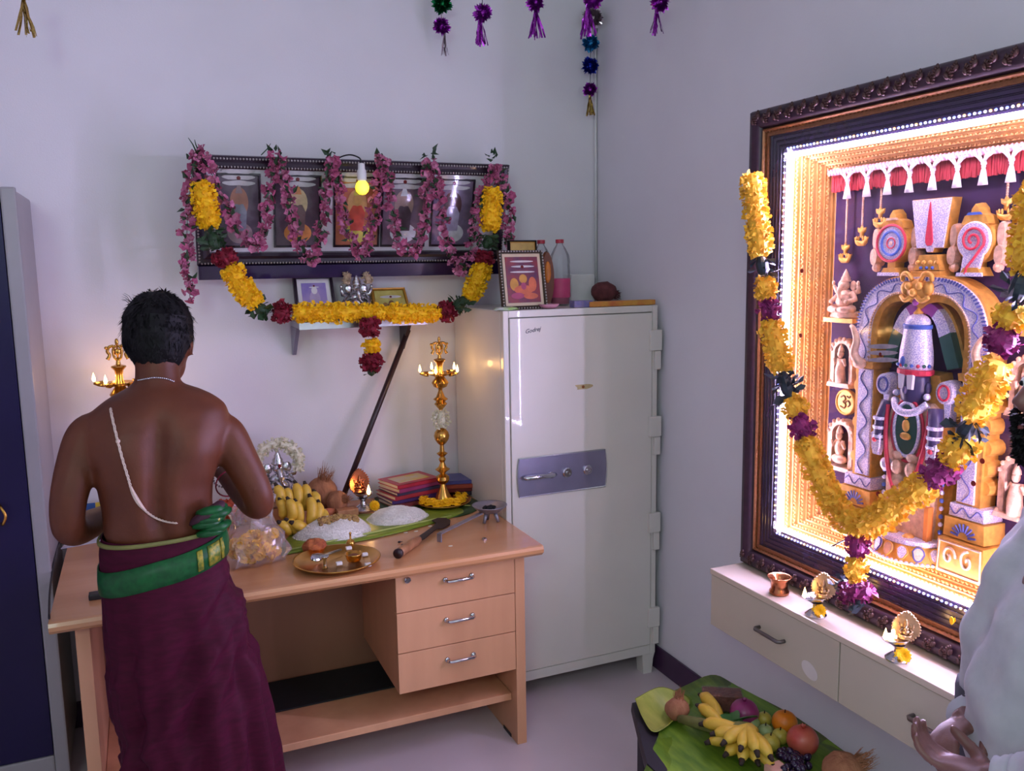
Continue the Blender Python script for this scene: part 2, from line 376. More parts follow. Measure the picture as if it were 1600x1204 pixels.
# ================================================================ big lit shadow-box on the right wall
YC, FX, PXB = 1.548, 1.68, 1.816      # centre y, frame face x, back panel x
FY, FZ0, FZ1 = 0.560, 0.760, 2.131    # half width, bottom, top of the frame
OY, OZ0, OZ1 = 0.408, 0.903, 2.002    # opening
def R(s, z, x): return V((x, YC+s, z))
m_dark = mat('dark_carved_wood', (58, 34, 50), 0.45, var=0.35, scale=60)
m_carve = mat('bronzed_carving', (84, 52, 50), 0.45, 0.3, var=0.5, scale=90)
m_band = mat('dark_glossy_band', (46, 32, 58), 0.25, var=0.2, scale=30, coat=0.3)
m_bronze = mat('bronze_line', (150, 96, 60), 0.4, 0.4, var=0.3, scale=120)
m_goldm = mat('gold_moulding', (224, 168, 104), 0.4, 0.25, var=0.2, scale=50)
m_velvet = mat('purple_velvet', (54, 26, 72), 0.9, var=0.25, scale=40, sheen=0.0)
def mould(m, corners, n, prof, mi=0):
    """mitred frame ring: corners of the outer edge, n = normal, prof = (inset, height)"""
    cs = [V(c) for c in corners]; k = len(cs); rs = []
    ins = []
    for i in range(k):
        a = (cs[i-1]-cs[i]).normalized(); b = (cs[(i+1) % k]-cs[i]).normalized(); ins.append(a+b)
    for d, h in prof: rs.append([cs[i]+ins[i]*d+V(n)*h for i in range(k)])
    fs = []; vs = [p for r in rs for p in r]
    for i in range(len(rs)-1):
        for j in range(k): q = (j+1) % k; fs.append((i*k+j, i*k+q, (i+1)*k+q, (i+1)*k+j))
    return m.add(vs, fs, mi)
def rect_r(hw, z0, z1, x): return [R(hw, z0, x), R(-hw, z0, x), R(-hw, z1, x), R(hw, z1, x)]
t = thing('shadow_box', 'big dark carved shadow-box frame edged with glowing LED strips around a gold shrine', 'picture frame', R(0, FZ0, 1.79))
NX = (-1, 0, 0)
# case behind the frame
b = M(); mould(b, rect_r(FY-0.01, FZ0+0.01, FZ1-0.01, RW-0.003), NX, [(0, 0), (0, RW-0.003-FX-0.012), (0.14, RW-0.003-FX-0.012)])
obj('case', b, m_dark, t)
b = M(); w = 0.058
mould(b, rect_r(FY, FZ0, FZ1, FX+0.03), NX, [(0.0, 0.0), (0.0, 0.022), (0.006, 0.034), (0.016, 0.041), (0.03, 0.045), (0.044, 0.041), (0.052, 0.034), (0.056, 0.026), (0.058, 0.015)])
obj('outer_moulding', b, m_dark, t, autos=30, label='dark carved outer moulding')
# carved leaf scrolls along the moulding
scr = M(); scr.ball((0, 0, 0.004), (0.010, 0.006, 0.006), 8, 5)
for k in range(5):
    a = -0.9+k*0.45; scr.ball((0.012*math.sin(a)*1.2, 0.010*math.cos(a), 0.003), (0.0035, 0.007, 0.004), 6, 4, rot=Matrix.Rotation(-a, 3, 'Z'))
sm = smesh(scr, 'scroll', m_carve, True)
edges = [(R(FY, FZ0, 0), R(-FY, FZ0, 0), V((0, 0, 1))), (R(FY, FZ1, 0), R(-FY, FZ1, 0), V((0, 0, -1))), (R(FY, FZ0, 0), R(FY, FZ1, 0), V((0, -1, 0)))]
for a, c, inn in edges:
    n = int((c-a).length/0.023)
    for i in range(n):
        u = (i+0.5)/n; p = a.lerp(c, u)+inn*0.03; p.x = FX-0.0145
        if abs(p.y-YC) > FY-0.03 or p.z < FZ0+0.02 or p.z > FZ1-0.02: continue
        s = 1 if i % 2 else -1
        place('carved_leaf', sm, orient(p+inn*s*.006, (-1, 0, 0), inn*s+(c-a).normalized()*.5, rnd(.85, 1.05)), t)
b = M(); mould(b, rect_r(FY-0.058, FZ0+0.058, FZ1-0.058, FX+0.015), NX, [(0, 0), (0, 0.014), (0.004, 0.018), (0.008, 0.014), (0.010, 0.008), (0.018, 0.008), (0.019, 0.012), (0.022, 0.012), (0.022, 0.004)])
obj('bronze_liner', b, m_bronze, t)
b = M()
for hw, z0, z1 in ((FY-0.066, FZ0+0.066, FZ1-0.066),):
    for a, c in ((R(hw, z0, 0), R(-hw, z0, 0)), (R(hw, z1, 0), R(-hw, z1, 0)), (R(hw, z0, 0), R(hw, z1, 0))):
        n = int((c-a).length/0.013)
        for i in range(n):
            p = a.lerp(c, (i+.5)/n); p.x = FX+0.006
            b.obox(p, (0.004, 0, 0), (0, 0.003, 0), (0, 0, 0.003))
obj('dentil_row', b, m_bronze, t, kind='stuff')
prof = [(0, 0)]
for k in range(5): prof += [(0.002+k*0.0135, 0.004), (0.010+k*0.0135, 0.004), (0.0115+k*0.0135, 0.0015), (0.0135+k*0.0135, 0.0015)]
prof += [(0.072, 0.004), (0.072, -0.006)]
b = M(); mould(b, rect_r(FY-0.080, FZ0+0.073, FZ1-0.058-0.015, FX+0.012), NX, prof)
obj('inner_band', b, m_band, t, label='dark glossy ridged inner band')
# LED strips just inside the opening
m_led2 = glow('led_front_light', (0.66, 0.57, 1.0), 205.0)
m_led = glow('led_strip_light', (0.88, 0.74, 1.0), 40.0)
b = None
sx = FX+0.012
led = [((OY, OZ0), (OY, OZ1), 'y-'), ((-OY, OZ0), (-OY, OZ1), 'y+'), ((OY, OZ1), (-OY, OZ1), 'z-'), ((OY, OZ0), (-OY, OZ0), 'z+')]
for (s0, z0), (s1, z1), side in led:
    dv = {'y-': V((0, -1, 0)), 'y+': V((0, 1, 0)), 'z-': V((0, 0, -1)), 'z+': V((0, 0, 1))}[side]
    a, c = R(s0, z0, sx)+dv*0.006, R(s1, z1, sx)+dv*0.006
    mm = M(); ax = (c-a)/2*0.985
    mm.obox((a+c)/2+V((0.006, 0, 0)), ax, V((0.005, 0, 0)), dv*0.003)
    obj('led_strip', mm, m_led, t, label='glowing white LED strip')
    xo = V((-.006, 0, 0)); q = [a+dv*0.001+xo, c+dv*0.001+xo, c+dv*0.015+xo, a+dv*0.015+xo]
    obj('strip_backing', M().prism([p+V((.003, 0, 0)) for p in q], V((-.0026, 0, 0))), m_goldm, t)  # added behind the glowing quad to block its rear light
    ft = M(); ft.add(q, [(0, 1, 2, 3)])
    obj('front_led_strip', ft, m_led2, t, label='LED strip shining out into the room')
bead = M().lathe([(0.0032, 0), (0.0034, 0.0015), (0.0022, 0.0036), (0.0004, 0.0042)], n=8)
bms = [smesh(bead, 'led', glow(nm, c, 1.7, False), True) for nm, c in (('led_blue', (0.10, 0.18, 1.0)), ('led_white', (0.75, 0.75, 1.0)), ('led_amber', (1.0, 0.5, 0.05)))]
bcount = 0
for (s0, z0), (s1, z1), side in led:
    if side == 'y+': continue
    a, c = R(s0, z0, FX+0.0075), R(s1, z1, FX+0.0075)
    dv = {'y-': V((0, -1, 0)), 'z-': V((0, 0, -1)), 'z+': V((0, 0, 1))}[side]
    n = 64
    for i in range(n):
        p = a.lerp(c, (i+.5)/n)-dv*0.005
        if side != 'y-' and p.y < YC-0.36: continue
        place('led_bulb', bms[(0, 1, 0, 1, 2)[i % 5]], orient(p, (-1, 0, 0)), t)
# stepped gold moulding of the recess
BV = 0.058; DEP = PXB-FX-0.02; steps = 6
for k in range(steps):
    d0, d1 = BV*k/steps, BV*(k+1)/steps; h0, h1 = -DEP*k/steps, -DEP*(k+1)/steps; dm = (d0+d1)/2
    b = M(); mould(b, rect_r(OY-0.001, OZ0+0.001, OZ1-0.001, FX+0.022), NX, [(d0, h0), (d0, h0-(h0-h1)*0.45), (d0+(d1-d0)*0.5, h0-(h0-h1)*0.55), (d0+(d1-d0)*0.4, h0-(h0-h1)*0.9), (d1, h1)])
    obj('gold_step', b, m_goldm, t, autos=40)
bd = M()
for k in range(1, steps):
    d = BV*k/steps-0.002; h = DEP*k/steps; hw, z0, z1, x = OY-d, OZ0+d, OZ1-d, FX+0.020+h
    for a, c in ((R(hw, z0, x), R(-hw, z0, x)), (R(hw, z1, x), R(-hw, z1, x)), (R(hw, z0, x), R(hw, z1, x))):
        n = int((c-a).length/0.012)
        for i in range(n):
            bd.ball(a.lerp(c, (i+.5)/n), 0.0038, 5, 4)
obj('bead_rows', bd, m_goldm, t, kind='stuff', smooth=True)
obj('velvet_panel', M().box(R(OY-BV+.004, OZ0+BV-.004, PXB+0.002), R(-OY+BV-.004, OZ1-BV+.004, PXB+0.02)), m_velvet, t, label='purple velvet back panel')
gl = M().box(R(OY+0.003, OZ0-0.003, FX+0.0005), R(-OY-0.003, OZ1+0.003, FX+0.0022))
gp = obj('glass_pane', gl, glassy('frame_glass', (0.97, 0.97, 0.98), 0.05), t, label='clear glass front')
# ash stripes and red dots dabbed on the glass
m_ash = mat('ash_paste', (176, 160, 176), 0.9, var=0.3, scale=70)
m_kum = mat('kumkum', (120, 30, 30), 0.9, var=0.3)
for k, py in enumerate((541, 551, 562)):
    a, c = PX(1354+k, py, FX+0.0002), PX(1404, py, FX+0.0002); pts = []
    for i in range(13): u = i/12; pts.append(a.lerp(c, u)+V((0, 0, 0.006*math.sin(PI*u)**0.5)))
    for i in range(13): u = 1-i/12; pts.append(a.lerp(c, u)-V((0, 0, 0.006*math.sin(PI*u)**0.5)))
    obj('ash_stripe', M().prism(pts, (-0.0012, 0, 0)), m_ash, gp, label='smeared ash stripe')
for px_, py in ((1376, 553), (1253, 423), (1251, 524), (1372, 771), (1535, 720), (1521, 755)):
    p = PX(px_, py, FX+0.0004)
    obj('red_dot', M().lathe([(0.0065, 0), (0.006, 0.0012), (0.002, 0.0018)], p, 10, axis=(-1, 0, 0)), m_kum, gp, label='kumkum dot')

# ---------------------------------------------------------------- what hangs and stands inside the box
m_sil = mat('silver_sequins', (240, 232, 250), 0.35, 0.2, rgb2=(178, 172, 226), scale=330, vor=True)
m_pinkgold = mat('pink_gilt', (236, 192, 168), 0.4, 0.2, var=0.4, scale=70, bump=0.2, bscale=200)
m_gilt = mat('gilt', (232, 172, 84), 0.38, 0.3, var=0.3, scale=70)
m_blue = mat('blue_enamel', (70, 100, 190), 0.4, var=0.2)
m_redg = mat('red_enamel', (206, 50, 80), 0.4, var=0.2, scale=200)
m_darkp = mat('dark_idol', (66, 56, 100), 0.35, var=0.2)
m_green = mat('green_enamel', (44, 92, 84), 0.4, var=0.2)
m_purp = mat('purple_enamel', (158, 76, 170), 0.4, var=0.2)
m_redcloth = mat('red_fringe', (170, 44, 58), 0.8, var=0.25, scale=90)
m_tas = mat('white_silk', (226, 218, 236), 0.6, var=0.08)
m_ropep = mat('pink_rope', (220, 166, 190), 0.7, var=0.25, scale=200)
m_navyl = mat('blue_line', (80, 84, 160), 0.5, var=0.1)
def pr(m, pts, xb, xf, inset=0.0, bev=0.0, mi=0, mir=1):
    q = [R(s*mir, z, xb) for s, z in pts]; return m.prism(q, (xf-xb, 0, 0), mi=mi, inset=inset, bev=bev)
def circ(cs, cz, rs, rz=None, n=20, a0=0, a1=2*PI): 
    rz = rz or rs; return [(cs+rs*math.cos(a0+(a1-a0)*k/n), cz+rz*math.sin(a0+(a1-a0)*k/n)) for k in range(n)]
def strip(m, A, B, xb, xf, mi=0, mir=1):
    """solid band between two (s,z) polylines"""
    n = len(A); vs = []
    for (s, z), (q, w) in zip(A, B): vs += [R(s*mir, z, xb), R(q*mir, w, xb), R(q*mir, w, xf), R(s*mir, z, xf)]
    fs = []
    for i in range(n-1):
        for a, c in ((0, 1), (1, 2), (2, 3), (3, 0)): f = (i*4+a, i*4+c, (i+1)*4+c, (i+1)*4+a); fs.append(f if mir > 0 else f[::-1])
    fs += [(0, 3, 2, 1), (n*4-4, n*4-3, n*4-2, n*4-1)]
    return m.add(vs, fs, mi)
def sp2(pts, n=6): return [(p.x, p.y) for p in spline([(a, b, 0) for a, b in pts], n)]

# valance with fringe and tassels
v = thing('fringed_valance', 'red fringed valance with white silk tassels inside the lit shrine frame', 'valance', R(0, 1.94, 1.795))
PW = OY-BV-0.006
rope = M().tube([R(PW, 1.936, 1.786), R(-PW, 1.936, 1.786)], 0.008, 8)
for k in range(60): s = PW-2*PW*k/60; rope.tube([R(s, 1.944, 1.78), R(s-0.01, 1.928, 1.778)], 0.003, 5)
obj('rope', rope, m_ropep, v, label='twisted pink rope')
fr = M()
for k in range(110):
    s = PW-2*PW*(k+.5)/110; z1 = 1.884+rnd(-.003, .003)
    fr.tube([R(s, 1.934, 1.797+rnd(-.002, .002)), R(s+rnd(-.002, .002), 1.91, 1.795), R(s, z1, 1.796+rnd(-.003, .003))], 0.0036, 5)
obj('fringe', fr, m_redcloth, v, kind='stuff', label='red cord fringe')
ta = M()
for q_ in (-1, 1):
    ta.tube([(q_*.027, 0, .001), (q_*.013, -.003, -.009), (q_*.003, -.003, -.020)], [.0035, .0032, .003], 6); ta.tube([(q_*.014, 0, .002), (q_*.007, -.004, -.009), (q_*.002, -.003, -.020)], [.003, .003, .003], 6)
ta.lathe([(0.004, -0.016), (0.006, -0.02), (0.007, -0.025), (0.004, -0.029), (0.0055, -0.031), (0.004, -0.034)], n=10)
rr = []
for r_, z_ in ((0.004, -0.034), (0.0065, -0.042), (0.0095, -0.056), (0.0125, -0.072)):
    rr.append([V((r_*math.cos(a)*(1+.12*math.cos(6*a)), r_*0.7*math.sin(a)*(1+.12*math.cos(6*a)), z_)) for a in [2*PI*j/24 for j in range(24)]])
ta.rings(rr); tm = smesh(ta, 'tassel', m_tas, True)
for k in range(10):
    s = 0.272-k*0.0685
    if s < -0.35: break
    place('tassel', tm, orient(R(s, 1.934, 1.782), (0, 0, 1), (0, -1, 0)), v, label='white silk tassel')
# hanging lamps on chains
lm_ = M(); 
lm_.prism([(-0.014, 0, 0.034), (-0.012, 0, 0.022), (-0.005, 0, 0.018), (-0.004, 0, 0.006), (0.004, 0, 0.006), (0.005, 0, 0.018), (0.012, 0, 0.022), (0.014, 0, 0.034), (0.006, 0, 0.03), (0, 0, 0.04), (-0.006, 0, 0.03)], (0, -0.006, 0), inset=0.001)
lm_.prism([(-0.022, 0, 0.008), (-0.018, 0, -0.008), (-0.009, 0, -0.016), (0.009, 0, -0.016), (0.018, 0, -0.008), (0.022, 0, 0.008), (0.016, 0, 0.0), (0, 0, -0.003), (-0.016, 0, 0.0)], (0, -0.009, 0), inset=0.001)
for k in (-2, -1, 1, 2): lm_.ball((k*0.0075, -0.006, 0.004), (0.003, 0.003, 0.007), 6, 5)
lmm = smesh(lm_, 'lamp', m_gilt, True)
for i, (s, zl, lab) in enumerate(((0.292, 1.705, 'lowest gilt hanging lamp by the left side of the lit shrine box'), (0.235, 1.750, 'middle gilt hanging lamp of the three left of the disc emblem'),
        (0.174, 1.796, 'highest gilt hanging lamp just above the disc emblem'), (-0.186, 1.796, 'gilt hanging lamp right of the conch emblem'), (-0.232, 1.750, 'gilt hanging lamp half behind the yellow garland at the right'))):
    h = thing('hanging_lamp', lab, 'lamp', R(s, zl, 1.80), 'gilt hanging lamps in the shrine box')
    ch = M(); z = zl+0.036
    while z < 1.90: ch.ball(R(s, z, 1.803), (0.003, 0.0034, 0.003), 6, 4); z += 0.0052
    obj('chain', ch, m_pinkgold, h, smooth=True); place('lamp', lmm, orient(R(s, zl, 1.806), (0, 0, 1), (0, -1, 0)), h)
# central tilak plate
e = thing('tilak_emblem', 'silver sequinned tilak plate with a red centre mark on a gold pedestal', 'emblem', R(0, 1.655, 1.80))
pts = [(0.056, 1.842), (-0.060, 1.842), (-0.043, 1.722), (-0.016, 1.722), (-0.012, 1.712), (0.004, 1.712), (0.008, 1.722), (0.036, 1.722)]
obj('backing', pr(M(), pts, PXB, 1.785), m_gilt, e)
obj('plate', pr(M(), [(s*0.97+0.0, z*0.98+0.0356) for s, z in pts], 1.785, 1.781, inset=0.001), m_sil, e)
tp = [(-0.002, 1.835)]+[(-0.004-0.011*w_, z_) for w_, z_ in ((0.2, 1.81), (0.45, 1.78), (0.8, 1.75), (0.9, 1.738), (0.5, 1.729))]+[(0.002, 1.728)]+[(0.0+0.011*w_, z_) for w_, z_ in ((0.6, 1.735), (0.7, 1.748), (0.4, 1.78), (0.15, 1.81))]
obj('red_mark', pr(M(), tp, 1.781, 1.778, inset=0.001), m_redg, e, label='red teardrop mark')
b = M(); pr(b, [(0.022, 1.708), (-0.034, 1.708), (-0.044, 1.668), (0.036, 1.668)], PXB, 1.775, inset=0.003, bev=.6)
pr(b, [(0.04, 1.668), (-0.048, 1.668), (-0.052, 1.655), (0.044, 1.655)], PXB, 1.77, inset=0.002, bev=.6)
for k in range(4): b.ball(R(0.022-k*0.018, 1.688, 1.775), 0.006, 8, 5)
obj('pedestal', b, m_gilt, e)
for k in range(3): obj('gem', M().ball(R(0.012-k*0.017, 1.675, 1.774), 0.0045, 8, 6), m_blue, e, smooth=True)
def emblem(s0, conch):
    e = thing('conch_emblem' if conch else 'disc_emblem', 'silver conch emblem with a red spiral beside the tilak plate' if conch else 'silver disc emblem with blue and red rings beside the tilak plate', 'emblem', R(s0, 1.655, 1.80))
    zc = 1.738; b = M()
    pr(b, circ(s0, zc, 0.052, n=28), PXB, 1.786, inset=0.004, bev=.7)
    pr(b, [(s0+0.038, zc+0.036), (s0-0.038, zc+0.036), (s0-0.030, zc+0.056), (s0-0.014, zc+0.062), (s0-0.011, zc+0.074), (s0, zc+0.086), (s0+0.011, zc+0.074), (s0+0.014, zc+0.062), (s0+0.030, zc+0.056)], PXB, 1.782, inset=0.003, bev=.6)
    pr(b, [(s0+0.012, zc-0.046), (s0-0.012, zc-0.046), (s0-0.012, zc-0.064), (s0+0.012, zc-0.064)], PXB, 1.784)
    pr(b, [(s0+0.02, zc-0.062), (s0-0.02, zc-0.062), (s0-0.032, zc-0.082), (s0+0.032, zc-0.082)], PXB, 1.776, inset=0.002, bev=.5)
    obj('body', b, m_gilt, e)
    obj('face', pr(M(), circ(s0, zc, 0.044, n=28), 1.786, 1.780, inset=0.003, bev=.4), m_sil, e, label='silver sequinned face')
    def ring(r, mt, nm, w=0.003): obj(nm, M().tube([R(s0+r*math.cos(a), zc+r*math.sin(a), 1.779) for a in [2*PI*k/28 for k in range(28)]], w, 6, closed=True), mt, e, smooth=True)
    if conch:
        sp = [R(s0+(0.006+0.026*u)*math.cos(-1.2+u*11), zc+(0.006+0.026*u)*math.sin(-1.2+u*11), 1.7775) for u in [k/40 for k in range(41)]]
        sp += [R(s0-0.004, zc-0.045, 1.777), R(s0+0.010, zc-0.062, 1.776), R(s0+0.012, zc-0.078, 1.774)]
        obj('spiral', M().tube(sp, 0.0032, 6), m_redg, e, smooth=True, label='red spiral')
        obj('tail', pr(M(), [(s0+0.024, zc-0.03), (s0-0.03, zc-0.03), (s0-0.018, zc-0.078), (s0+0.03, zc-0.078)], 1.784, 1.779, inset=0.002), m_sil, e)
    else:
        ring(0.046, m_redg, 'red_ring', 0.0035); ring(0.030, m_blue, 'blue_ring', 0.0035); ring(0.013, m_redg, 'inner_ring', 0.002)
        obj('hub', M().ball(R(s0, zc, 1.779), 0.005, 8, 6), m_pinkgold, e)
    for q in (-1, 1):
        w = M()
        pr(w, circ(s0+q*0.062, zc+0.012, 0.012, 0.030, 12), PXB, 1.79, inset=0.003, bev=.5)
        pr(w, circ(s0+q*0.062, zc-0.034, 0.015, 0.026, 12), PXB, 1.785, inset=0.004, bev=.5)
        w.ball(R(s0+q*0.058, zc-0.062, 1.795), 0.012, 8, 6)
        obj('wing', w, m_pinkgold, e, smooth=False)
    obj('crown_band', pr(M(), [(s0+0.020, zc+0.058), (s0-0.020, zc+0.058), (s0-0.015, zc+0.064), (s0+0.015, zc+0.064)], 1.782, 1.778), m_blue if conch else m_pinkgold, e)
    obj('foot', pr(M(), [(s0+0.033, zc-0.074), (s0-0.033, zc-0.074), (s0-0.035, zc-0.083), (s0+0.035, zc-0.083)], 1.776, 1.772), m_sil, e)
emblem(0.113, False); emblem(-0.124, True)

# ---------------------------------------------------------------- arch and pillars
a_ = thing('shrine_arch', 'gold and silver shrine arch on two pillars around the central idol', 'arch', R(0, 0.945, 1.78))
out = sp2([(0.200, 1.43), (0.199, 1.50), (0.190, 1.555), (0.165, 1.605), (0.120, 1.638), (0.070, 1.652), (0.0, 1.656)])
mid = sp2([(0.150, 1.43), (0.150, 1.505), (0.142, 1.548), (0.120, 1.583), (0.088, 1.606), (0.050, 1.614), (0.0, 1.610)])
inn = sp2([(0.128, 1.43), (0.130, 1.505), (0.120, 1.552), (0.095, 1.582), (0.055, 1.593), (0.022, 1.588), (0.0, 1.574)])
gb, sb, bb = M(), M(), M()
for mr in (1, -1):
    strip(gb, [(s*1.01, z+.002) for s, z in out], inn, PXB, 1.764, mir=mr)
    strip(sb, [(s*0.985, z-.002) for s, z in out], mid, 1.764, 1.757, mir=mr)
obj('arch_band', gb, m_gilt, a_); obj('silver_facing', sb, m_sil, a_)
for mr in (1, -1):
    for i in range(1, len(out)-2):      # ribs along the outer rim
        s, z = out[i]; q, w = mid[i]
        bb.tube([R((s*.97+q*.03)*mr, z*.97+w*.03, 1.7555), R((s*.76+q*.24)*mr, z*.76+w*.24, 1.7555)], 0.0022, 5)
    wv = []
    for i in range(len(out)):
        s, z = out[i]; q, w = mid[i]; f = 0.62+0.22*math.sin(i*0.8); wv.append(R((s*(1-f)+q*f)*mr, z*(1-f)+w*f, 1.7565))
    obj('scroll_line', M().tube(wv[:-3], 0.0016, 5), m_navyl, a_)
    dots = M()
    for i in range(0, len(mid)-2): dots.ball(R(mid[i][0]*mr, mid[i][1], 1.757), 0.0035, 6, 4)
    obj('bead_edge', dots, m_pinkgold, a_, smooth=True)
obj('rim_ribs', bb, m_navyl, a_)
k_ = M(); zc = 1.622     # monster mask at the crown of the arch
k_.ball(R(0, zc, 1.755), (0.016, 0.034, 0.028), 14, 8); k_.ball(R(0, zc-0.006, 1.738), (0.010, 0.011, 0.010), 8, 6)
for q in (-1, 1):
    k_.ball(R(q*0.016, zc+0.010, 1.740), (0.008, 0.010, 0.010), 8, 6); k_.ball(R(q*0.033, zc+0.004, 1.752), (0.012, 0.015, 0.018), 8, 6)
    k_.tube(spline([R(q*0.012, zc+0.022, 1.748), R(q*0.026, zc+0.040, 1.745), R(q*0.042, zc+0.036, 1.748), R(q*0.044, zc+0.02, 1.75)], 4), [0.006]*12+[0.003], 7)
    k_.tube(spline([R(q*0.008, zc-0.016, 1.742), R(q*0.024, zc-0.026, 1.74), R(q*0.042, zc-0.016, 1.746)], 4), 0.006, 7)
obj('crest_mask', k_, m_gilt, a_, smooth=True, label='gold mask on top of the arch')
obj('crest_gem', M().ball(R(0, zc-0.030, 1.748), (0.007, 0.009, 0.009), 8, 6), m_purp, a_, smooth=True)
for mr, nm in ((1, 'left'), (-1, 'right')):
    b = M(); pr(b, [(0.196, 1.43), (0.133, 1.43), (0.133, 1.118), (0.196, 1.118)], PXB, 1.764, mir=mr)
    for z_, w_ in ((1.40, .008), (1.36, .012), (1.31, .006), (1.26, .012), (1.21, .006), (1.165, .014)):
        pr(b, circ(0.196, z_, w_+0.006, 0.020, 12), PXB, 1.772, mir=mr, inset=0.003, bev=.6)
    obj('pillar', b, m_gilt, a_)
    f = M(); pr(f, [(0.182, 1.41), (0.137, 1.41), (0.137, 1.122), (0.182, 1.122)], 1.764, 1.758, mir=mr, inset=.001)
    fo = obj('pillar_facing', f, m_sil, a_)
    obj('wavy_line', M().tube([R(mr*(0.160+0.013*math.sin(k*0.55)), 1.405-k*0.0068, 1.757) for k in range(42)], 0.0016, 5), m_navyl, fo)
    pr(f2 := M(), [(0.205, 1.43), (0.125, 1.43), (0.128, 1.412), (0.202, 1.412)], PXB, 1.752, mir=mr, inset=.002, bev=.6); obj('capital', f2, m_gilt, a_)
    sl = M(); pr(sl, [(0.215, 1.118), (0.122, 1.118), (0.120, 1.086), (0.217, 1.086)], PXB, 1.755, mir=mr, inset=.002, bev=.6); so = obj('base_block', sl, m_sil, a_)
    obj('wavy_line', M().tube([R(mr*(0.21-k*0.0045), 1.102+0.009*math.sin(k*0.7), 1.7545) for k in range(20)], 0.0016, 5), m_navyl, so)
    sl = M(); pr(sl, [(0.224, 1.084), (0.115, 1.084), (0.113, 1.036), (0.226, 1.036)], PXB, 1.748, mir=mr, inset=.002, bev=.6); so = obj('base_block', sl, m_gilt, a_)
    fan = M()
    for k in range(9):
        an = PI*(k+.5)/9; fan.tube([R(mr*(0.17+0.014*math.cos(an)), 1.042+0.014*math.sin(an), 1.747), R(mr*(0.17+0.034*math.cos(an)), 1.042+0.034*math.sin(an), 1.747)], 0.0028, 5)
    obj('fan', fan, m_navyl, so)
    sl = M(); pr(sl, [(0.236, 1.034), (0.110, 1.034), (0.108, 0.945), (0.238, 0.945)], PXB, 1.735, mir=mr, inset=.003, bev=.6); so = obj('base_block', sl, m_gilt, a_)
    sc_ = M()
    for q, ph in ((0.145, 0), (0.195, 1.5)):
        sc_.tube([R(mr*(q+0.020*(1-u)*math.cos(ph+u*8)), 0.992+0.026*(1-u*.9)*math.sin(ph+u*8), 1.733) for u in [j/20 for j in range(21)]], 0.0035, 6)
    sc_.tube([R(mr*s, z, 1.734) for s, z in ((0.228, 1.026), (0.118, 1.026), (0.116, 0.953), (0.230, 0.953))], 0.003, 6, closed=True)
    obj('scroll', sc_, m_pinkgold, so, smooth=True)
    # makara tusk curling out of the capital
    tk = M().tube(spline([R(mr*0.165, 1.42, 1.748), R(mr*0.185, 1.45, 1.742), R(mr*0.178, 1.485, 1.742), R(mr*0.192, 1.515, 1.744), R(mr*0.205, 1.522, 1.748)], 5), [0.013-0.0004*k for k in range(21)], 8)
    tk.ball(R(mr*0.17, 1.425, 1.748), (0.014, 0.022, 0.016), 8, 6)
    obj('tusk', tk, m_pinkgold, a_, smooth=True)

# ---------------------------------------------------------------- the central idol
g = thing('temple_idol', 'tall crowned dark idol with silver crown and gems under the shrine arch', 'idol', R(0, 0.945, 1.77))
xb = PXB
b = M(); pr(b, [(0.060, 1.42), (-0.060, 1.42), (-0.075, 1.36), (-0.098, 1.33), (-0.100, 1.20), (-0.085, 1.05), (-0.080, 0.99), (0.080, 0.99), (0.085, 1.05), (0.100, 1.20), (0.098, 1.33), (0.075, 1.36)], xb, 1.775, inset=.006, bev=.6)
obj('back_plate', b, m_gilt, g)
rb = M(); oA = sp2([(0.0, 1.578), (0.030, 1.570), (0.056, 1.543), (0.076, 1.495), (0.098, 1.435), (0.132, 1.375)], 3)[:13]
for mr in (1, -1):
    A = [(s+0.016*min(1, s*14), z+0.014*max(0, 1-s*9)+.004) for s, z in oA]; B = [(max(0, s-0.016*min(1, s*14)), z-0.014*max(.25, 1-s*9)) for s, z in oA]
    for i0, i1, mt, nm in ((0, 5, m_purp, 'purple_ribbon'), (4, 9, m_sil, 'silver_ribbon'), (8, 13, m_green, 'green_ribbon')):
        q = M(); strip(q, A[i0:i1], B[i0:i1], xb-0.02, 1.770, mir=mr); obj(nm, q, mt, g)
    q = M(); strip(q, [(s*1.06, z+.006) for s, z in A], B, xb, xb-0.025, mir=mr); obj('ribbon_backing', q, m_gilt, g)
# crown
cr = M(); crx = 1.760
prof = [(0.044, 1.425), (0.045, 1.445), (0.043, 1.475), (0.038, 1.505), (0.035, 1.530), (0.033, 1.538), (0.034, 1.542), (0.031, 1.550), (0.024, 1.557), (0.012, 1.563), (0.002, 1.565)]
def half(prof, cx, n=16, depth=0.75):
    m_ = M(); m_.rings([[V((cx+r_*depth*math.sin(2*PI*j/n), YC+r_*math.cos(2*PI*j/n), z_)) for j in range(n)] for r_, z_ in prof]); return m_
obj('crown', half(prof, crx), m_sil, g, smooth=True, label='silver sequinned crown')
obj('crown_band', half([(0.035, 1.526), (0.0385, 1.528), (0.0385, 1.536), (0.034, 1.538)], crx), m_blue, g, label='blue band')
obj('crown_rim', half([(0.042, 1.412), (0.048, 1.415), (0.048, 1.425), (0.043, 1.428)], crx), m_redg, g, label='red rim')
for k in range(9):
    a9 = PI*(k+.5)/9; q9 = V((crx-.046*.75*math.sin(a9), YC+.046*math.cos(a9), 1.437)); obj('crown_stone', M().ball(q9, .0048, 7, 5), (m_redg, m_green, m_blue)[k % 3], g, smooth=True)
obj('crown_finial', M().lathe([(.010, 0), (.012, .004), (.006, .010), (.002, .016)], V((crx, YC, 1.562)), 10), m_gilt, g, smooth=True)
obj('crown_gem', M().ball(R(0.012, 1.446, crx-0.031), (0.005, 0.009, 0.014), 8, 6), m_blue, g, smooth=True)
